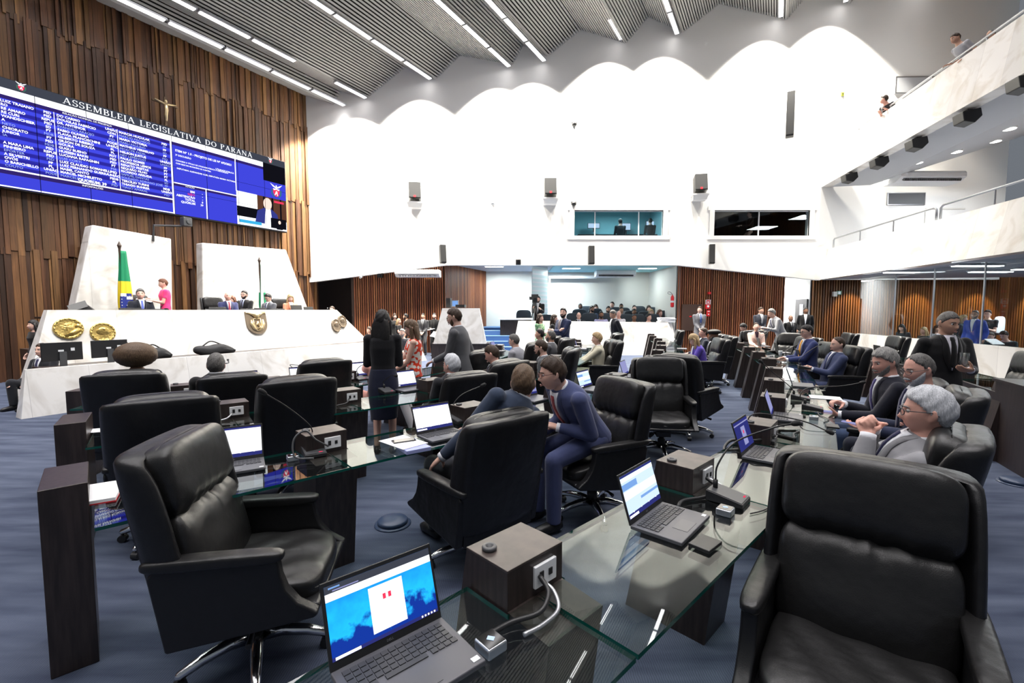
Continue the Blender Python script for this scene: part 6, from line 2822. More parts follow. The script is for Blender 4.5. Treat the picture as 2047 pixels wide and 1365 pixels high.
    for k, gp, upv in ((1, grip[0], upR), (-1, grip[1], upL)):
        b_.ell(sh[k], (.050, .050, .050))
        b_.tube([sh[k], sh[k] * .5 + el[k] * .5, el[k]], [.045, .044, .038], 10)
        b_.ell(el[k], (.038,) * 3, 6, 10)
        b_.tube([el[k], el[k] * .6 + wr[k] * .4, wr[k]], [.038, .037, .025], 10)
        fd = (wr[k] - el[k]).normalized()
        if hdY and hdY.get(k):
            fd = Vector(hdY[k]).normalized()
        up = Vector(upv) if upv else (Vector((k, 0, 0)) if pose == 'stand' and not (hR if k == 1 else hL) else Vector((k * .2, .1, 1)))
        zx = (up - fd * up.dot(fd)).normalized()
        xx = fd.cross(zx)
        Mx = Matrix(((xx.x, fd.x, zx.x, wr[k].x), (xx.y, fd.y, zx.y, wr[k].y), (xx.z, fd.z, zx.z, wr[k].z), (0, 0, 0, 1)))
        hp_ = handparts({'relax': .32, 'grip': .85, 'flat': .10, 'fist': 1.25}[gp], 0., .2 if gp == 'flat' else .7)
        if k < 0:
            for i_, vv in enumerate(hp_.v):
                hp_.v[i_] = (-vv[0], vv[1], vv[2])
        b_.join(hp_, Mx)
        hands[k] = Mx
    for k in (1, -1):
        hj = hip + Vector((k * .085, .0, -.03))
        b_.ell(hj, (.085, .085, .085))
        b_.tube([hj, hj * .5 + kn[k] * .5, kn[k]], [.078, .066, .05], 12)
        b_.ell(kn[k], (.05,) * 3, 6, 10)
        b_.tube([kn[k], kn[k] * .62 + an[k] * .38, an[k]], [.05, .048, .034], 10)
        b_.tube([an[k] + Vector((0, -.04, -.05)), an[k] + Vector((0, .05, -.055)), an[k] + Vector((k * .01, .15, -.062))], [.034, .034, .022], 8)
    me_ = remesh(b_, vb, 1 if near else 1)
    meshobj('body', me_, SKINS[skin], root)
    # ---- hair, beard, face
    if hair:
        hm = hairmesh('short' if hair == 'hat0' else hair, Mh, len(bpy.data.objects), wide, hlen, Matrix.Translation(hcp + RH @ Vector((0, -.02, 0)) - rotz(math.radians(hy)) @ Vector((0, -.02, 0))) @ rotz(math.radians(hy)).to_4x4())
        hm.build('hair' if hair != 'hat' else 'fur_hat', HAIRS[hc], root, smooth=True)
    if beard:
        beardmesh(Mh, beard, wide).build('beard', HAIRS[bc or hc], root, smooth=True)
    if depth < 14:
        for sg in (-1, 1):
            q_ = MB()
            c_ = Vector((sg * .031 * wide, .0765, .011))
            rows = []
            for i in range(9):
                th = math.pi * min(max(i / 8, .01), .99)
                rows.append([Mh @ (c_ + Vector((.0125 * math.sin(th) * math.cos(a), .0125 * math.cos(th), .0105 * math.sin(th) * math.sin(a)))) for a in np.linspace(0, 2 * math.pi, 14, endpoint=False)])
            q_.grid(rows, cv=True, caps=True)
            q_.mi = [1 if (k_ // 14) < 2 or k_ >= 112 and k_ == 112 else 0 for k_ in range(len(q_.f))]
            q_.build("eye", EYEM, root, smooth=True)
            q_ = MB()
            q_.tube([Mh @ Vector((sg * x_ * wide, y_, z_)) for x_, y_, z_ in ((.014, .097, .029), (.028, .095, .034), (.042, .085, .033), (.050, .074, .027))], [.002, .0042, .004, .0015] if not f else [.0015, .0028, .0025, .001], 6)
            q_.build('eyebrow', HAIRS[hc if hc not in ('white', 'blonde') else 'lbrown' if hc == 'blonde' else 'grey'], root, smooth=True)
        q_ = MB()
        q_.tube([Mh @ Vector(p_) for p_ in ((-.024, .100, -.063), (-.010, .1105, -.059), (0, .112, -.060), (.010, .1105, -.059), (.024, .100, -.063))], [.0015, .004, .0042, .004, .0015], 6)
        q_.tube([Mh @ Vector(p_) for p_ in ((-.021, .101, -.066), (0, .112, -.069), (.021, .101, -.066))], [.0015, .005, .0015], 6)
        q_.build('lips', LIP if f else LIPM, root, smooth=True)
    if glasses:
        q_ = MB()
        for sg in (-1, 1):
            pts = [Mh @ Vector((sg * .032 * wide + .024 * math.cos(a), .108 - .012 * abs(math.cos(a)) * (1 if math.cos(a) * sg > 0 else 0), .008 + .018 * math.sin(a))) for a in np.linspace(0, 2 * math.pi, 18, endpoint=False)]
            q_.tube(pts, .0022 if near else .003, 6, closed=True)
            q_.tube([Mh @ Vector((sg * .056 * wide, .096, .014)), Mh @ Vector((sg * .079 * wide, .05, .014)), Mh @ Vector((sg * .083 * wide, -.005, .010)), Mh @ Vector((sg * .080 * wide, -.03, -.008))], .0022 if near else .003, 6)
        q_.tube([Mh @ Vector((-.009, .108, .012)), Mh @ Vector((0, .114, .014)), Mh @ Vector((.009, .108, .012))], .002, 6)
        q_.build('glasses', pm('spectacle_frame', glasses, .3), root, smooth=True)
    # ---- clothes
    ex = .017 if top == 'suit' else .009
    hem = -.06 if pose == 'sit' else (-.16 if top == 'suit' else -.08)
    ss = secs(ex)
    c_ = MB()
    rings = [ring(q_) for q_ in ss if not (top != 'suit' and q_[0] > .52)]
    if pose == 'stand':
        w0, d0 = ss[0][1], ss[0][2]
        r0 = ring((hem, w0 + (.012 if top == 'suit' else 0), d0 + .012, 0))
        rings = [r0] + rings
    c_.grid(rings, cv=True, caps=True)
    for k in (1, -1):
        kk = 1.18 if top == 'suit' else 1.0
        if sleeve > 0:
            c_.ell(sh[k], (.064 if top == 'suit' else .063,) * 3)
            e1 = el[k] if sleeve > .5 else sh[k] + (el[k] - sh[k]) * .62
            c_.tube([sh[k], sh[k] * .5 + e1 * .5, e1], [.062 if top == 'suit' else .060, .052 * kk, (.047 if sleeve > .5 else .054) * kk], 12)
            if sleeve > .5:
                c_.ell(el[k], (.047 * kk,) * 3, 8, 12)
                w2 = el[k] + (wr[k] - el[k]) * (.93 if sleeve >= 1 else .5)
                c_.tube([el[k], el[k] * .5 + w2 * .5, w2], [.047 * kk, .043 * kk, .034 * kk], 12)
    me_ = remesh(c_, vc, 3)
    nm_ = {'suit': 'jacket', 'blouse': 'blouse', 'tee': 'shirt', 'top': 'top'}[top]
    jm = cloth(tc_, pat)
    meshobj(nm_, me_, jm, root)

    def fp(x, s_, o_):
        q_ = None
        for a, c2 in zip(ss, ss[1:]):
            if a[0] <= s_ <= c2[0]:
                t = (s_ - a[0]) / (c2[0] - a[0])
                q_ = [a[i] + (c2[i] - a[i]) * t for i in range(4)]
        q_ = q_ or ss[-1]
        xx_ = max(-.93, min(.93, x / q_[1]))
        return hip + T * s_ + Fw * (q_[3] + q_[2] * (1 - abs(xx_) ** 2.1) ** .5 + o_) + X * (xx_ * q_[1])
    if top == 'suit' and lapel:
        NS = 12
        lo_ = .17 if not f else .24
        S_ = [lo_ + (.532 - lo_) * i / NS for i in range(NS + 1)]
        W_ = [.004 + .050 * (i / NS) ** .9 for i in range(NS + 1)]
        q_ = MB()
        q_.grid([[fp(W_[i] * u, S_[i], .007 + vc * .25) for u in (-1, -.6, -.2, .2, .6, 1)] for i in range(NS + 1)])
        o_ = q_.build('shirt_front', cloth(shirt), root, smooth=True)
        o_.modifiers.new('t', 'SOLIDIFY').thickness = .004
        q_ = MB()
        q_.tube([nkp + T * .0 + X * (.060 * math.cos(a)) + Fw * (.058 * math.sin(a) + .004) - T * (.01 + .03 * max(0, math.sin(a))) for a in np.linspace(0, 2 * math.pi, 18, endpoint=False)], .012, 8, closed=True)
        q_.build('collar', cloth(shirt), root, smooth=True)
        if tie:
            q_ = MB()
            q_.grid([[fp(x_ * w_, s_, .013 + vc * .25) for x_ in (-1, 0, 1)] for s_, w_ in ((.20, .006), (.23, .03), (.32, .027), (.42, .022), (.475, .017), (.48, .022), (.512, .018))])
            o_ = q_.build('necktie', cloth(tie), root, smooth=True)
            o_.modifiers.new('t', 'SOLIDIFY').thickness = .006
        for sg in (-1, 1):
            q_ = MB()
            LW = [.012 + .042 * math.sin(min(1, i / NS * 1.25) * 2.6) for i in range(NS + 1)]
            q_.grid([[fp(sg * (W_[i] + LW[i] * u), S_[i], .012 + vc * .2 - .003 * u) for u in (0, .5, 1)] for i in range(NS + 1)])
            o_ = q_.build('lapel', cloth([min(1, x_ * .8) for x_ in tc_]), root, smooth=True)
            o_.modifiers.new('t', 'SOLIDIFY').thickness = .005
    if top == 'suit' and mid:
        for k in (1, -1):
            q_ = MB()
            d_ = (wr[k] - el[k]).normalized()
            q_.tube([wr[k] - d_ * .035, wr[k] + d_ * .004], .036, 12)
            q_.build('shirt_cuff', cloth(shirt), root, smooth=True)
    if legs:
        lc = low or tc_
        t_ = MB()
        if low == 'skirt' or fold == 'skirt':
            lc = tc_ if low == 'skirt' else low
            kz = .52
            t_.grid([ring((.10, .145, .115, 0)), ring((0, .168, .125, 0)), ring((-.12, .18, .13, 0)), ring((-.3, .17, .125, 0)), ring((-.5, .155, .12, 0))], cv=True, caps=True)
        else:
            t_.grid([ring((-.10, .15, .115, 0)), ring((0, .158, .118, 0)), ring((.09, .15, .112, 0))], cv=True, caps=True)
            for k in (1, -1):
                hj = hip + Vector((k * .085, .0, -.03))
                t_.ell(hj, (.092,) * 3)
                t_.tube([hj, hj * .5 + kn[k] * .5, kn[k]], [.092, .082, .068], 12)
                t_.ell(kn[k], (.068,) * 3, 8, 12)
                t_.tube([kn[k], kn[k] * .5 + an[k] * .5, an[k] + Vector((0, 0, -.02))], [.068, .064, .056], 12)
        meshobj('trousers' if not (low == 'skirt' or fold == 'skirt') else 'skirt', remesh(t_, vc, 3), cloth(lc if lc != 'skirt' else tc_), root)
        for k in (1, -1):
            q_ = MB()
            a_ = an[k]
            q_.tube([a_ + Vector((0, -.065, -.05)), a_ + Vector((0, -.02, -.045)), a_ + Vector((k * .004, .07, -.052)), a_ + Vector((k * .01, .15, -.06)), a_ + Vector((k * .01, .195, -.064))], [.026, .044, .042, .036, .016], 12)
            q_.build('shoe', M['leather'], root, smooth=True)
    root['_'] = 0
    del root['_']

    def world(p_):
        return Vector(root.location) + Ry @ (Vector(p_) * s)
    return dict(root=root, hand={k: (lambda Mx: (world(Mx.translation), Ry @ Mx.to_3x3()))(hands[k]) for k in hands}, world=world, hip=hip, s=s, yaw=yaw)


def sit(P_, key, back=.03, turn=0):
    """bring the chair whose label holds key under its sitter"""
    for lab_, c_ in CHAIRS.items():
        if key in lab_:
            a_ = math.radians(P_['yaw'])
            r_ = P_['root'].location
            c_.location = (r_.x + math.sin(a_) * back, r_.y - math.cos(a_) * back, c_.location.z)
            c_.rotation_euler = (0, 0, a_ + math.radians(turn))


def held(name, lab, cat, P_, k, off, size, mat, R=None, tilt=None, extra=None):
    """a small thing lying in a person's hand: off in the hand's own frame"""
    w_, R3 = P_['hand'][k]
    c_ = w_ + R3 @ (Vector(off) * P_['s'])
    q_ = MB()
    q_.box((0, 0, 0), size)
    o_ = q_.build(name, mat, None, bevel=min(size) * .3)
    o_.location = c_
    RR = R3 if R is None else R3 @ R
    o_.rotation_euler = RR.to_euler()
    tag(o_, lab, cat)
    return o_
# ================================================================== WHO IS WHERE
NAVY = (.022, .028, .060)
BLUE_S = (.055, .068, .155)
DARK_S = (.014, .015, .019)
BLK_S = (.007, .007, .008)
GREY_S = (.12, .12, .13)
LGREY = (.24, .24, .255)
CHAR = (.05, .052, .06)
WS = (.78, .79, .82)
# --- nearest
person('man in dark blue suit seen from behind, turning to the man in glasses', 1046, 730, 3.08, 40, at_=(-.20, 3.0), drop=.045, tc_=(.030, .043, .075), hc='lbrown', hair='full', hy=-44, hp=-6, hR=(.2, .36, .12), hL=(-.27, .20, -.02), pL=(-.1, -.7, -.5), tie=None, low=(.012, .013, .02))
P2 = person('man in blue suit with glasses and red tie leaning in profile', 1106, 714, 3.40, 116, at_=(.64, 3.62), drop=.025, tc_=BLUE_S, hc='brown', hair='full', hy=-20, hp=-12, glasses=(.10, .012, .012), tie=(.30, .05, .06), hR=(.10, .40, .02), hL=(-.06, .36, .10), skin='fair', low=BLUE_S)
p_w = person('elderly man with white hair and glasses in a light grey suit, hands clasped', 1861, 774, 2.22, 52, at_=(1.98, 2.36), tc_=LGREY, hc='white', hair='full', hp=-6, glasses=(.03, .03, .035), hR=(.05, .06, .50), hL=(-.05, .08, .48), upR=(.6, .5, .5), upL=(-.6, .5, .5), hdY={1: (-.6, .3, .5), -1: (.6, .25, .6)}, grip=('grip', 'grip'), skin='pink', low=(.02, .02, .03), pR=(.5, -.1, -.9), pL=(-.5, 0, -.9))
p_b = person('bald man with white beard and glasses in navy, reading his phone', 1840, 706, 3.45, 64, tc_=NAVY, hc='salt', hair='receding', hy=20, hp=-16, lean=4, beard=.010, bc='white', glasses=(.12, .11, .11), tie=(.02, .02, .06), hR=(.02, .34, .22), hL=(-.09, .37, .18), upL=(-.2, -.3, -.9), upR=(.5, .2, .8), grip=('grip', 'relax'), skin='pink', belly=.05, low=(.02, .022, .035))
sit(p_b, 'with the white beard', -.12, -16)
held('mobile_phone', 'phone held by the man with the white beard', 'phone', p_b, -1, (0, .105, -.022), (.075, .155, .009), M['lap_lilac'])
p_g = person('man with full grey hair in black suit, tapping his phone', 1772, 695, 3.98, 68, tc_=(.010, .011, .020), hc='grey', hair='full', hy=16, hp=-18, lean=6, beard=.004, tie=(.06, .05, .16), hR=(.03, .38, .25), hL=(-.07, .43, .17), upL=(-.2, -.3, -.9), grip=('grip', 'relax'), skin='pink', low=(.04, .06, .12))
sit(p_g, 'grey haired man with a phone', -.12, -14)
held('mobile_phone', 'phone held by the man with full grey hair', 'phone', p_g, -1, (0, .105, -.022), (.075, .155, .009), M['lap_lilac'])
p_k = person('standing man in black suit and black tie carrying an empty glass', 1896, 622, 4.65, 168, 'stand', tc_=BLK_S, hc='salt', hair='buzz', hy=16, hp=-14, tie=BLK_S, shirt=(.62, .60, .66), hL=(-.03, .33, .20), pL=(-.5, -.5, -.6), hdY={-1: (.9, .4, .1)}, hR=(.23, .10, -.02), upL=(.1, .5, -.8), grip=('relax', 'relax'), skin='tan')
q = MB()
q.lathe([(.031, -.065), (.036, .065), (.034, .065), (.029, -.058)], n=18)
w_, R3 = p_k['hand'][-1]
o = q.build('glass_tumbler', M['pane'], None, smooth=True)
o.location = w_ + R3 @ Vector((0, .075, -.02)) + Vector((0, 0, .08))
tag(o, 'empty clear glass in the hand of the standing man in black', 'glass')
# --- right bank
p_o = person('man in blue suit with an orange tie looking at his phone', 1614, 649, 8.05, 84, tc_=(.030, .042, .13), hc='black', hair='short', hp=-14, glasses=(.02, .02, .02), tie=(.80, .36, .04), shirt=WS, hR=(.06, .40, .18), hL=(-.08, .42, .16), upL=(-.3, -.3, -.9), skin='fair', belly=.03, lean=3)
sit(p_o, 'with the orange tie')
held('mobile_phone', 'phone held before the orange tie', 'phone', p_o, -1, (0, .10, -.02), (.075, .15, .01), M['black'])
sit(person('man in navy suit leaning back with his hands joined before him', 1676, 673, 7.25, 82, tc_=(.045, .058, .125), hc='brown', hair='receding', hp=-8, lean=-10, tie=(.03, .04, .12), hR=(.03, .30, .26), hL=(-.03, .31, .25), upR=(.8, .2, .5), upL=(-.8, .2, .5), grip=('grip', 'grip'), skin='fair', belly=.03), 'reclining with his hands')
sit(person('long haired blonde woman in a purple jacket writing at her desk', 1388, 667, 9.25, 84, f=1, tc_=(.11, .07, .42), hc='blonde', hair='long', hp=-36, lean=16, tie=None, hR=(.12, .48, .10), hL=(-.1, .5, .1), hlen=.33, shirt=(.6, .6, .6)), 'woman in purple')
sit(person('man in glasses and dark suit beside the fuzzy hat', 1407, 655, 11.1, 80, tc_=(.02, .025, .04), hc='brown', hair='short', glasses=(.02, .02, .02), skin='pink'), 'behind the purple jacket')
sit(person('bearded man wearing a fuzzy black hat behind the purple jacket', 1427, 658, 10.25, 75, tc_=BLK_S, hc='black', hair='hat', beard=.012, bc='salt', skin='brown'), 'furry black hat')
sit(person('woman in a pale pink jacket looking up', 1512, 645, 12.2, 165, f=1, tc_=(.66, .47, .40), hc='brown', hair='short', hp=22, tie=None, shirt=(.03, .01, .02), hR=(.10, .42, .16), hL=(-.12, .4, .16)), 'woman in the pale jacket')
p_p = person('dark suited man with curly hair bent over his phone', 1487, 646, 13.0, 92, tc_=CHAR, hc='black', hair='full', hp=-30, lean=8, hR=(.04, .42, .24), hL=(-.06, .42, .24))
sit(p_p, 'reading before the dark suited guard')
held('mobile_phone', 'phone of the man bent over it before the dark suited guard', 'phone', p_p, -1, (0, .10, -.02), (.075, .15, .012), M['white_plastic'])
person('guard in grey suit and blue tie before the hatch door', 1399, 612.5, 17.0, 180, 'stand', tc_=(.13, .13, .145), hc='brown', hair='short', hy=-30, tie=(.03, .06, .20), shirt=(.50, .60, .85), hR=(.06, .20, -.02), hL=(-.04, .20, -.02), upR=(.4, .9, .2), upL=(-.4, .9, .2), low=(.10, .10, .11), glasses=(.02, .02, .02))
person('guard in dark suit and silver tie before the right wood wall', 1521, 613.5, 16.6, 178, 'stand', tc_=(.035, .037, .05), hc='brown', hair='short', hy=25, tie=(.30, .30, .32), hR=(.06, .20, -.02), hL=(-.04, .20, -.02), upR=(.4, .9, .2), upL=(-.4, .9, .2), skin='tan')
person('grey haired man in light grey suit bending over a seat', 1543, 617, 13.3, 88, 'stand', tc_=(.33, .33, .34), hc='grey', hair='full', lean=26, hp=-16, sc=1.04, hR=(.15, .5, .2), hL=(-.15, .5, .18), low=(.2, .2, .2), floor=.0)
person('short waiter in black with a bow tie at the bright doorway', 1581, 630, 15.2, 178, 'stand', tc_=BLK_S, hc='salt', hair='bald', tie=BLK_S, skin='brown', shirt=WS)
person('young man in black suit looking left in the bright doorway', 1611, 614, 16.9, 150, 'stand', tc_=BLK_S, hc='black', hair='buzz', hy=25, tie=None, skin='brown', shirt=WS)
# --- middle
person('woman in black top with long black hair seen from behind', 764, 620.5, 5.25, 12, 'stand', f=1, tc_=(.006, .006, .008), top='top', hc='black', hair='long', hlen=.36, hR=(.12, .26, .22), hL=(-.12, .28, .22), low=(.012, .015, .035), fold='skirt', hy=-15)
person('woman in a sleeveless red patterned top and white trousers', 823, 639, 6.2, 98, 'stand', f=1, tc_=(.75, .055, .02), top='blouse', hc='lbrown', hair='long', hp=-26, hlen=.34, sleeve=0, hR=(.10, .40, .10), hL=(-.10, .30, .02), low=(.72, .70, .70), pat=(.8, .75, .68), skin='fair', grip=('relax', 'relax'))
person('tall man in grey suit and open white shirt resting a hand on a chair', 909, 615.5, 6.15, 78, 'stand', tc_=(.085, .087, .095), hc='brown', hair='short', hp=-16, lean=8, beard=.003, bc='lbrown', tie=None, glasses=(.25, .2, .1), hR=(.14, .12, -.02), hL=(-.10, .38, .06), upL=(0, .1, 1), low=(.03, .03, .036))
sit(person('white haired man in black seen from behind in the third row', 903, 708, 4.95, 40, tc_=DARK_S, hc='white', hair='full', skin='pink', hy=14, drop=.04), 'white haired man in the third row')
person('man in dark suit bent over his desk in the third row', 984, 689, 6.0, 72, tc_=(.016, .018, .028), hc='brown', hair='short', hp=-26, lean=10, skin='pink')
person('person in pink sleeves half hidden by the woman in black', 752, 687, 6.35, 38, f=1, tc_=(.72, .36, .30), top='blouse', hc='brown', hair='bob', hL=(-.16, .42, .14), pL=(-.9, -.3, -.4))
sit(person('man in light grey suit reading at his desk', 1028, 667.5, 8.2, 62, tc_=(.30, .30, .33), hc='salt', hair='short', hp=-12, lean=8, glasses=(.02, .02, .02), belly=.03), 'seated man in light grey')
sit(person('dark haired man in dark suit looking left behind the light grey suit', 1079, 657, 10.2, 78, tc_=DARK_S, hc='black', hair='short', hp=4, skin='tan'), 'dark haired man looking left')
sit(person('grey bearded man in grey suit looking up to the left', 1101, 660.5, 9.4, 66, tc_=(.10, .10, .11), hc='salt', hair='short', hp=10, beard=.006, skin='tan'), 'grey bearded man before')
sit(person('bespectacled man in grey suit with short dark hair, looking down', 1082, 679, 7.0, 74, tc_=(.095, .10, .108), hc='brown', hair='short', hp=-14, lean=10, glasses=(.02, .02, .02), beard=.003), 'bespectacled man in grey')
person('bearded man in navy suit standing with arms crossed', 1126, 615.5, 11.0, 128, 'stand', tc_=(.024, .034, .085), hc='black', hair='full', hy=30, hp=8, beard=.008, tie=(.25, .2, .2), hR=(-.12, .22, .26), hL=(.10, .25, .24), upR=(0, 1, .3), upL=(0, 1, .3), pR=(.8, -.2, -.6), pL=(-.8, -.2, -.6))
person('woman in a green top with short brown hair', 1080, 628, 12.6, -130, 'stand', f=1, tc_=(.10, .30, .14), top='blouse', hc='brown', hair='bob', hp=6, hR=(.06, .26, .22), hL=(-.1, .24, .16), pat=(.35, .50, .30))
person('woman with long dark hair behind the crossed arms', 1108, 628.5, 12.1, -110, 'stand', f=1, tc_=(.02, .02, .02), hc='brown', hair='long', hlen=.34, tie=None)
sit(person('short haired blonde woman in a cream suit at her laptop', 1194, 664.5, 8.6, 84, f=1, tc_=(.62, .58, .44), hc='blonde', hair='full', hp=-8, tie=None, hR=(.12, .48, .12), hL=(-.12, .48, .12), low=(.30, .28, .22), legs=True), 'chair of the blonde woman in cream')
person('dark suited man walking before the marble gallery front', 1226, 619, 12.6, 100, 'stand', tc_=(.012, .013, .02), hc='salt', hair='buzz', hp=-24, lean=6, tie=None, skin='tan')
# --- rows close to the dais
sit(person('person with a big round brown afro hairdo seen from behind', 272, 684, 4.55, 24, f=1, tc_=(.01, .012, .012), top='blouse', hc='lbrown', hair='afro', skin='brown'), 'big round hairdo')
HM = person('man with grey streaked hair wearing a headset, seen from behind', 431, 707, 4.78, 36, tc_=BLK_S, hc='salt', hair='full', hy=-10, skin='pink', drop=.05)
q = MB()
c = HM['hip'] + Vector((.09, .05, .62))
q.tube(smoothpath([c, c + Vector((.03, .07, .0)), c + Vector((.03, .13, .02))]), .006, 6)
q.ell(c + Vector((.03, .14, .025)), (.012, .018, .012), 6, 8)
q.build('headset_boom', M['black'], HM['root'], smooth=True)
person('clerk half hidden behind the black monitors', 84, 686, 7.95, 178, tc_=DARK_S, hc='brown', hair='short')
person('clerk in dark jacket bending beside the round hairdo', 245, 680, 8.75, 110, tc_=(.018, .02, .035), hc='black', hair='short', lean=22, hp=-24, legs=False)
person('dark figure with a red cloth standing left of the dais', 66, 640, 9.6, 160, 'stand', f=1, tc_=(.010, .008, .008), top='blouse', hc='black', hair='long', pat=None, low=(.02, .01, .012))
# --- on the dais
FD = .83
person('grey haired official in dark suit in the armchair beside the flag', 280, 577.5, 10.75, -128, floor=FD, tc_=(.012, .014, .022), hc='salt', hair='full', hy=-10, tie=(.12, .16, .5), legs=False, hR=(.2, .3, .05), hL=(-.2, .35, .1))
p_pk = person('woman in a bright pink blouse holding papers', 326, 557, 11.15, 130, 'stand', floor=FD, f=1, tc_=(.85, .05, .20), top='blouse', hc='auburn', hair='short', hy=0, hp=-14, sleeve=.4, hR=(.1, .27, .24), hL=(-.1, .30, .22), low=(.02, .02, .02))
held('paper_sheet', 'white papers held by the woman in pink', 'paper', p_pk, -1, (0, .12, -.02), (.22, .30, .006), M['paper'])
p_y = person('bald official in blue suit holding a yellow folder', 455, 583, 12.35, -135, floor=FD, tc_=(.025, .03, .09), hc='grey', hair=None, skin='pink', tie=(.3, .05, .08), legs=False, hR=(.1, .36, .12), hL=(-.1, .40, .16), belly=.03)
held('folder', 'yellow green folder held up by the bald official', 'folder', p_y, -1, (0, .14, -.02), (.30, .40, .012), M['yellow_folder'])
person('bearded official in black suit looking ahead', 488, 580.5, 12.9, 176, floor=FD, tc_=BLK_S, hc='black', hair='short', beard=.007, tie=(.02, .02, .03), legs=False, shirt=(.4, .46, .68), glasses=(.02, .02, .02))
person('official in grey suit with glasses looking down', 536, 586.5, 13.3, 165, floor=FD, tc_=(.09, .095, .11), hc='black', hair='full', hp=-26, tie=(.05, .06, .12), legs=False, glasses=(.02, .02, .02))
person('blonde woman in a salmon jacket on the dais', 580, 588.5, 13.9, -140, floor=FD, f=1, tc_=(.66, .27, .16), hc='blonde', hair='bob', hp=-14, tie=None, legs=False)
person('dark haired woman partly behind the bald official', 464, 592, 13.3, 170, floor=FD - .1, f=1, tc_=BLK_S, hc='auburn', hair='bob', legs=False, tie=None)
person('person just visible beyond the right end of the dais', 664, 612, 15.4, 170, tc_=CHAR, hc='brown', hair='short', legs=False, floor=.4)
for lab, px, dist, yaw in (('black office chair of the grey haired official beside the flag', 292, -13.15, -100), ('tall empty black office chair at the left of the right marble slab', 434, -13.2, -120), ('empty black office chair right of the official looking down', 563, -13.3, -140)):
    p = online(px, 600, DN, dist)
    c = dup(chair0[0], (p.x, p.y, FD), math.radians(yaw), lab, 'black leather office chairs')
    c.scale = (.9, .9, 1.08)
# --- group before the left wood wall
person('dark haired woman in black before the left wood wall', 789, 626.5, 17.0, -150, 'stand', f=1, tc_=(.02, .02, .02), top='blouse', hc='brown', hair='long')
person('blonde woman in black raising her hand before the left wood wall', 797, 637, 16.2, -110, 'stand', f=1, tc_=BLK_S, top='blouse', hc='blonde', hair='long', hR=(.1, .36, .26), sleeve=.4)
person('bearded man in black facing left before the left wood wall', 811, 627, 16.8, 110, 'stand', tc_=BLK_S, top='tee', hc='black', hair='full', beard=.01, skin='tan')
person('dark haired woman partly behind the long black hair', 738, 653, 15.2, 160, f=1, tc_=BLK_S, top='blouse', hc='brown', hair='long', legs=False)
person('seated grey bearded person between the two women', 804, 657, 13.5, 170, tc_=CHAR, top='tee', hc='grey', hair='short', beard=.012, legs=False)
person('man in grey suit and tie standing before the left wood wall', 845.5, 626, 16.9, 176, 'stand', tc_=(.06, .06, .065), hc='black', hair='buzz', hR=(.05, .2, .0), hL=(-.05, .2, .0), tie=(.1, .1, .1), skin='tan')
p_q = person('bald bearded man in black suit holding papers', 868, 625.5, 16.6, 178, 'stand', tc_=BLK_S, hc='black', hair='buzz', beard=.006, hR=(.1, .26, .16), hL=(-.1, .24, .02), tie=None, shirt=(.02, .02, .02), skin='fair')
held('paper_sheet', 'white papers held high by the bald bearded man', 'paper', p_q, 1, (0, .12, -.02), (.24, .32, .012), M['paper'])
held('paper_sheet', 'white papers held low by the bald bearded man', 'paper', p_q, -1, (0, .12, -.02), (.22, .32, .012), M['paper'])
# --- camera operator
p = ad(1075, 592, 18.0)
person('camera operator in black with headphones', 1076, 592, 18.0, 168, 'stand', floor=.42, tc_=BLK_S, hc='black', hair='full', tie=None, hR=(.12, .34, .34), hL=(-.14, .36, .30), beard=.006)
p = ad(1069, 593, 17.55)
t = thing('video_camera', 'black broadcast camera on a tripod before the camera operator', 'camera', (p.x, p.y, .42))
b = MB()
b.box((0, .05, p.z - .42 - .12), (.18, .42, .22))
b.box((.0, .0, p.z - .42 + .04), (.26, .2, .1))
b.box((-.15, -.05, p.z - .42 - .06), (.12, .16, .12))
b.build('body', M['black'], t)
b = MB()
b.cyl((0, -.16, p.z - .54), (0, -.36, p.z - .54), .07, 14)
b.build('lens', M['glossblack'], t)
b = MB()
b.box((0, .05, p.z - .42 - .28), (.14, .14, .12))
b.build('pan_head', M['darkgrey'], t)
for k in range(3):
    a = k * 2.094 + .4
    b = MB()
    b.tube([(0, .05, p.z - .72), (.42 * math.cos(a), .05 + .42 * math.sin(a), .0)], .022, 6)
    b.build('tripod_leg', M['black'], t)
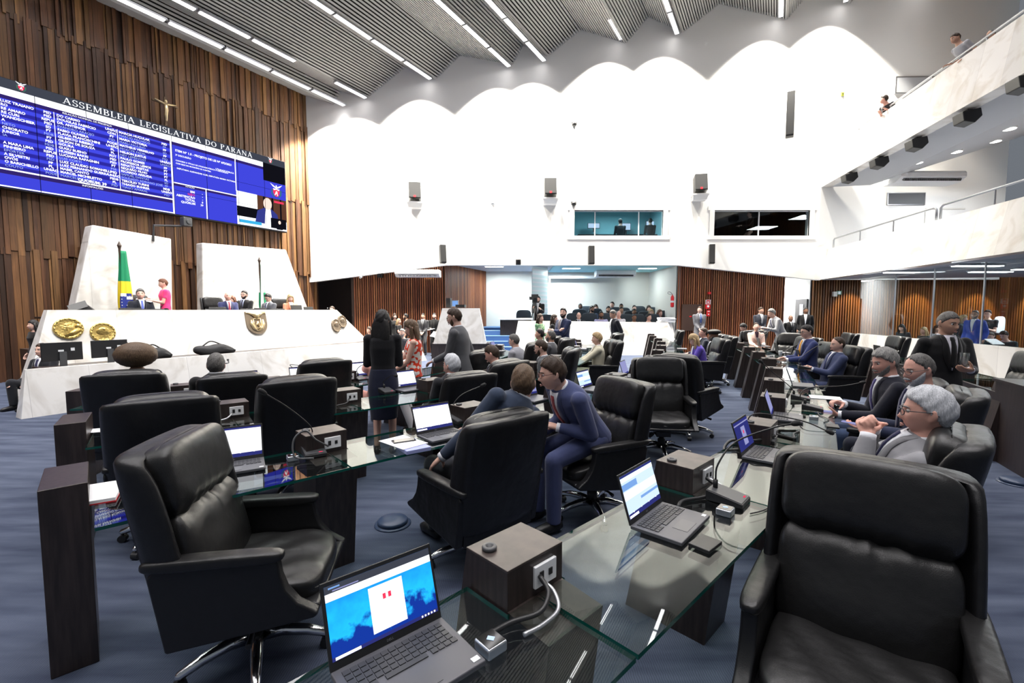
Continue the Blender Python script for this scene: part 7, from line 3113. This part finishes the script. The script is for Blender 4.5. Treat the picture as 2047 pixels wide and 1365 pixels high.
# --- visitors' gallery behind the marble front
GAL = [
    ('bald man in glasses and dark suit in the front gallery row', 1157, 624, 18.0, dict(tc_=BLK_S, hair='bald', hc='black', glasses=(.02, .02, .02), skin='fair')),
    ('man in a blue shirt in the back gallery row, first from the left', 1160, 606.5, 20.2, dict(tc_=(.08, .10, .36), top='tee', hair='buzz', hc='black', skin='dark')),
    ('man with short beard in the middle gallery row, turned left', 1183, 611, 19.2, dict(tc_=(.10, .13, .22), top='tee', hair='short', hc='black', beard=.006, skin='tan', hy=40)),
    ('dark haired woman in a pale blouse in the gallery', 1191, 609, 20.0, dict(f=1, tc_=(.5, .55, .5), top='blouse', hair='bob', hc='brown')),
    ('bearded man in a lilac shirt in the front gallery row', 1202, 622, 18.1, dict(tc_=(.38, .36, .55), top='tee', hair='short', hc='black', beard=.008, skin='brown')),
    ('man in a grey top with a hand at his chin in the gallery', 1216, 612, 19.2, dict(tc_=(.3, .3, .34), top='tee', hair='full', hc='black', beard=.006, skin='tan')),
    ('tall young man in black at the back of the gallery', 1224, 603, 20.6, dict(tc_=CHAR, top='tee', hair='short', hc='black', hy=-40)),
    ('dark haired man in grey at the back gallery row', 1242, 607, 20.3, dict(tc_=(.2, .2, .22), top='tee', hair='short', hc='black', skin='brown')),
    ('man in a white shirt in the middle gallery row', 1242, 613.5, 19.2, dict(tc_=(.65, .65, .68), top='tee', hair='short', hc='black', skin='tan')),
    ('bald man in a white shirt behind the walking man', 1237, 621, 18.1, dict(tc_=(.7, .7, .74), top='tee', hair='bald', hc='grey', skin='pink')),
    ('woman with tied dark hair in the back gallery row', 1268, 610, 20.3, dict(f=1, tc_=(.10, .10, .12), top='blouse', hair='short', hc='black')),
    ('man in a dark jacket in the middle gallery row', 1268, 617, 19.3, dict(tc_=CHAR, hair='short', hc='black', skin='brown')),
    ('man in a pale green shirt in the front gallery row', 1268, 627.5, 18.1, dict(tc_=(.45, .55, .50), top='tee', hair='buzz', hc='black', skin='brown')),
    ('woman in white in the back gallery row', 1297, 611, 20.3, dict(f=1, tc_=(.55, .56, .60), top='blouse', hair='bob', hc='brown')),
    ('blonde woman in grey in the middle gallery row', 1302, 618, 19.2, dict(f=1, tc_=(.6, .58, .62), top='blouse', hair='long', hc='blonde')),
    ('dark haired youth in a black jacket in the front gallery row', 1297, 627, 18.1, dict(tc_=(.03, .035, .05), top='tee', hair='full', hc='black', skin='fair', hy=40)),
    ('woman with reddish hair in a blue top at the right of the gallery', 1319, 619, 18.6, dict(f=1, tc_=(.08, .12, .22), top='blouse', hair='long', hc='auburn', hy=30)),
    ('dark skinned man in navy at the top right of the gallery', 1331, 607, 20.0, dict(tc_=(.03, .04, .10), top='tee', hair='buzz', hc='black', skin='dark')),
]
seat0 = None
for lab, px, py, d, kw in GAL:
    fl = .42 if d < 18.6 else .65 if d < 19.8 else .9
    P_ = person(lab, px, py, d, 178, floor=fl, legs=False, sc=1.14, **kw)
    x, y = P_['root'].location.x, P_['root'].location.y
# the grey gallery seats
for k, (px, py, d, lab) in enumerate(((1147, 628, 18.3, 'grey seat beside the bald man in dark suit'), (1158, 620, 19.3, 'grey seat behind the bald man in dark suit'), (1178, 628, 18.2, 'empty grey seat at the left of the front gallery row'), (1213, 628, 18.2, 'grey seat right of the lilac shirt'), (1250, 630, 18.2, 'grey seat behind the walking man'), (1190, 619, 19.3, 'grey seat in the middle row behind the empty one'), (1172, 614, 20.3, 'grey seat at the left of the back gallery row'), (1231, 616, 20.3, 'grey seat in the back row by the tall young man'), (1246, 617, 20.3, 'grey seat in the back row near the white shirt'), (1277, 614, 20.3, 'grey seat right of the tied dark hair'), (1304, 616, 20.3, 'grey seat behind the blonde gallery woman'), (1262, 623, 19.3, 'grey seat in the middle row by the dark jacket'), (1290, 624, 19.3, 'grey seat in the middle row by the blonde gallery woman'), (1326, 623, 19.0, 'grey seat at the right of the middle gallery row'), (1274, 630, 18.25, 'grey seat of the pale green shirt'), (1304, 630, 18.25, 'grey seat of the youth in the black jacket'))):
    p = ad(px, py, d + .28)
    fl = .42 if d < 18.6 else .65 if d < 19.8 else .9
    if seat0 is None:
        seat0 = thing('gallery_seat', lab, 'seat', (p.x, p.y, p.z - .92), math.pi, 'grey seats of the gallery')
        b = MB()
        b.pillow((0, 0, .62), (.56, .12, .60), 8, 4)
        b.build('backrest', M['seat_grey'], seat0, smooth=True)
        b = MB()
        b.pillow((0, .3, .36), (.52, .5, .12), 6, 4)
        b.build('seat', M['seat_grey'], seat0, smooth=True)
        b = MB()
        b.box((0, .1, .05), (.3, .3, .6))
        b.build('support', M['black'], seat0)
        seat0.scale = (1.12, 1., 1.06)
    else:
        dup(seat0, (p.x, p.y, p.z - .92), math.pi, lab, 'grey seats of the gallery')
b = MB()
p = ad(1329, 644, 17.2)
for k in range(5):
    b.box((p.x + .03 * (k % 2), p.y - .1, 1.23 + k * .035), (.62 - .05 * (k % 3), .3, .03), 0, rotz(.1 * (k % 3)))
o = b.build('paper_pile', M['paper'])
tag(o, 'pile of papers on the right end of the marble gallery front', 'papers', kind='stuff')
for k, (px, py) in enumerate(((1047, 622), (1093, 631))):
    p = ad(px, py, 18.9)
    dup(seat0, (p.x, p.y, p.z - .92), math.pi, ('grey seat left of the camera operator', 'grey seat right of the camera operator')[k], 'grey seats of the gallery')
# --- behind the glass screen on the right
person('dark haired woman writing behind the glass screen', 1803, 648, 15.0, 110, f=1, tc_=(.03, .04, .05), top='blouse', hc='black', hair='long', lean=22, hp=-24, legs=False)
person('blonde woman in dark green behind the parapet', 1847, 654, 14.6, 90, f=1, tc_=(.05, .08, .08), top='blouse', hc='blonde', hair='long', legs=False)
person('woman partly behind the standing man in black', 1874, 650, 14.8, 180, f=1, tc_=(.3, .3, .32), top='blouse', hc='brown', hair='long', legs=False)
person('blonde woman in a dark jacket standing behind the glass', 1926, 629.5, 12.9, -150, 'stand', f=1, tc_=(.03, .05, .06), hc='blonde', hair='long', hp=-4, tie=None)
person('bearded man in a bright blue jacket behind the glass', 1950, 620, 12.4, 110, 'stand', tc_=(.05, .09, .42), hc='salt', hair='buzz', beard=.008, glasses=(.02, .02, .02), tie=None, skin='tan')
person('young man in a black shirt with glasses behind the glass', 1975, 619.5, 13.2, 120, 'stand', tc_=(.02, .022, .025), top='tee', hc='black', hair='full', glasses=(.02, .02, .02), sleeve=.4, hR=(.1, .3, .22), hL=(-.1, .3, .22))
person('man in dark clothes reading a white sheet behind the glass', 2008, 661, 12.2, 105, tc_=(.03, .05, .055), top='tee', hc='black', hair='full', hp=-30, lean=20, legs=False)
person('seated person beside the man reading behind the glass', 1981, 663, 13.0, 110, tc_=(.03, .05, .06), top='tee', hc='brown', hair='short', hp=-20, lean=14, legs=False)
p = ad(1988, 683, 11.9)
q = MB()
q.box((0, 0, 0), (.30, .26, .02), 0, Matrix.Rotation(.5, 3, 'X'))
o = q.build('paper_sheet', M['paper'])
o.location = p
tag(o, 'white sheet read behind the glass screen at the right', 'paper')
p = ad(1999, 635, 13.8)
t = thing('high_seat', 'white backed seat behind the glass right of the black shirt', 'seat', (p.x, p.y, 0), .3)
b = MB()
b.pillow((0, 0, 1.22), (.46, .08, .52), 8, 4)
b.build('backrest', M['white_plastic'], t, smooth=True)
b = MB()
b.cyl((0, .1, .0), (0, .1, 1.0), .04, 8)
b.box((0, .12, .95), (.44, .44, .06))
b.build('support', M['black'], t)
# --- upper gallery and control rooms
person('man in a grey T-shirt leaning over the upper gallery rail', 1911, 66, 11.4, 82, 'stand', floor=6.55, sc=1.0, tc_=(.34, .34, .36), top='tee', hc='brown', hair='short', lean=32, hp=-22, sleeve=.4, hR=(.26, .28, .10), hL=(-.2, .28, .02), low=(.03, .03, .04), skin='tan')
person('man in a black T-shirt resting on the upper gallery rail', 1768, 190, 14.15, 96, 'stand', floor=6.4, sc=1.0, tc_=(.012, .012, .014), top='tee', hc='brown', hair='short', lean=30, hy=-60, sleeve=.4, hR=(.1, .34, .22), hL=(-.12, .34, .24), low=(.03, .03, .04), skin='pink')
person('person whose head just shows above the upper gallery at the right edge', 1982, 60, 10.7, 80, 'stand', floor=6.5, sc=.82, tc_=(.2, .2, .2), top='tee', hc='salt', hair='bald', hp=-20, hR=(.2, -.08, .0), hL=(-.2, -.08, .0), skin='tan')
person('operator in dark clothes seen from behind, left of two in the control window', 1240, 437, 19.2, 5, floor=3.7, tc_=(.02, .03, .035), top='tee', hc='black', hair='full', legs=False)
person('operator in dark clothes seen from behind, right of two in the control window', 1300, 436, 19.2, 0, floor=3.7, tc_=(.02, .03, .035), top='tee', hc='black', hair='short', legs=False)
person('person in dark clothes behind the dark window', 1499, 422, 18.6, 90, floor=3.7, tc_=(.03, .015, .015), top='tee', hc='brown', hair='short', legs=False, hR=(.1, .4, .2), hL=(-.1, .4, .2))
for k, (px, py, w, h) in enumerate(((1187, 451, .5, .2), (1252, 453, .36, .28), (1303, 447, .48, .2))):
    p = ad(px, py, 20.6)
    t = thing('control_monitor', ('glowing monitor at the left of the control window', 'glowing monitor between the two operators', 'glowing monitor before the right operator')[k], 'monitor', p)
    b = MB()
    b.box((0, .03, 0), (w + .04, .05, h + .04))
    b.box((0, .06, -h * .8), (.06, .05, h))
    b.build('casing', M['black'], t)
    b = MB()
    b.box((0, 0, 0), (w, .01, h))
    b.build('display', M['lap_pale'], t)
b = MB()
p = ad(1237, 466, 20.2)
b.box((p.x, 20.5, p.z - .1), (3.6, .9, .06))
o = b.build('console_desk', M['black'])
tag(o, 'dark console desk inside the control window', 'desk')

# ================================================================== LIGHT
def lamp(kind, name, loc_, power, col=(1, 1, 1), rot=None, **k):
    d_ = bpy.data.lights.new(name, kind)
    d_.energy = power
    d_.color = col
    for a, v_ in k.items():
        setattr(d_, a, v_)
    o_ = bpy.data.objects.new(name, d_)
    COL.objects.link(o_)
    o_.location = loc_
    if rot:
        o_.rotation_euler = rot
    return o_


# wall washers at the ends of the tube rows, throwing down on the white wall
for px, py, k in TUBES:
    if k == 10:
        continue
    e = ad(px, py, WY - .12)
    src = e - DU * 1.0 + Vector((0, 0, -.15))
    tgt = Vector((src.x + .3, WY, 4.2))
    d = (tgt - Vector((src.x, src.y, src.z)))
    o = lamp('SPOT', 'wall_washer', src, 5000, (1, .95, .85), d.to_track_quat('-Z', 'Y').to_euler(), spot_size=math.radians(98), spot_blend=.25, shadow_soft_size=.12)
# lamps of the recess, the corridor, the galleries and the control room
for x in (-.4, 2.4, 5.2):
    lamp('AREA', 'recess_tube', (x, 20.2, 3.38), 130, (.85, .97, 1), None, size=.8, size_y=.3, shape='RECTANGLE')
for x in (1.7, 4.6):
    lamp('SPOT', 'recess_wash', (x, 20.0, 3.3), 1300, (.82, .96, 1), (math.radians(34), 0, 0), spot_size=math.radians(70), spot_blend=.4)
lamp('AREA', 'corridor_lamp', (11.15, 20.3, 2.9), 260, (.92, .95, 1), None, size=.9)
lamp('AREA', 'control_lamp', (ad(1240, 440, 19).x, 19.4, 5.95), 75, (.7, .95, 1), None, size=1.2)
for x, y in ((15, 15.5), (15, 12.5), (15.5, 9.5)):
    lamp('AREA', 'ground_gallery_lamp', (x, y, 2.76), 150, (.85, .95, 1), None, size=1.6, size_y=.3, shape='RECTANGLE')
for x, y in ((15.5, 15.2), (14.8, 12.0), (14.2, 9.0)):
    lamp('AREA', 'lower_gallery_lamp', (x, y, 6.3), 170, (.92, .96, 1), None, size=1.2)
for x in (13.2, 15.8, 18.2, 20.5):
    lamp('SPOT', 'warm_spot', (x, 17.0, 2.78), 260, (1, .72, .3), (math.radians(30), 0, 0), spot_size=math.radians(70), spot_blend=.6)
lamp('SPOT', 'warm_spot_left', (-3.2, 17.2, 3.3), 120, (1, .75, .3), (math.radians(25), 0, 0), spot_size=math.radians(70), spot_blend=.6)
# spotlights on the presiding table, from the ceiling
for t_ in (1.5, 3.6, 5.6):
    c = dais(t_, 3.0, 1.6)
    s_ = c + DN * 7 + Vector((0, 0, 7.4))
    lamp('SPOT', 'dais_spot', s_, 2000, (1, .97, .92), (c - s_).to_track_quat('-Z', 'Y').to_euler(), spot_size=math.radians(46), spot_blend=.6, shadow_soft_size=.25)
w = bpy.data.worlds.new('hall')
SC.world = w
w.use_nodes = True
w.node_tree.nodes['Background'].inputs[0].default_value = (.80, .88, 1., 1)
w.node_tree.nodes['Background'].inputs[1].default_value = .2

# ================================================================== CAMERA
cd = bpy.data.cameras.new('camera')
cam = bpy.data.objects.new('camera', cd)
COL.objects.link(cam)
cam.location = (0, 0, EYE)
cam.rotation_euler = (math.radians(90) - PITCH, 0, 0)
cd.sensor_width = 36
cd.lens = FPX * 36 / 2047
cd.clip_start = .05
cd.clip_end = 200
SC.camera = cam
SC.view_settings.view_transform = 'Standard'
SC.view_settings.look = 'None'
SC.view_settings.exposure = 0.0
SC.view_settings.gamma = 1
SC.cycles.use_denoising = True
SC.cycles.max_bounces = 8
SC.cycles.transparent_max_bounces = 24
SC.cycles.sample_clamp_indirect = 6
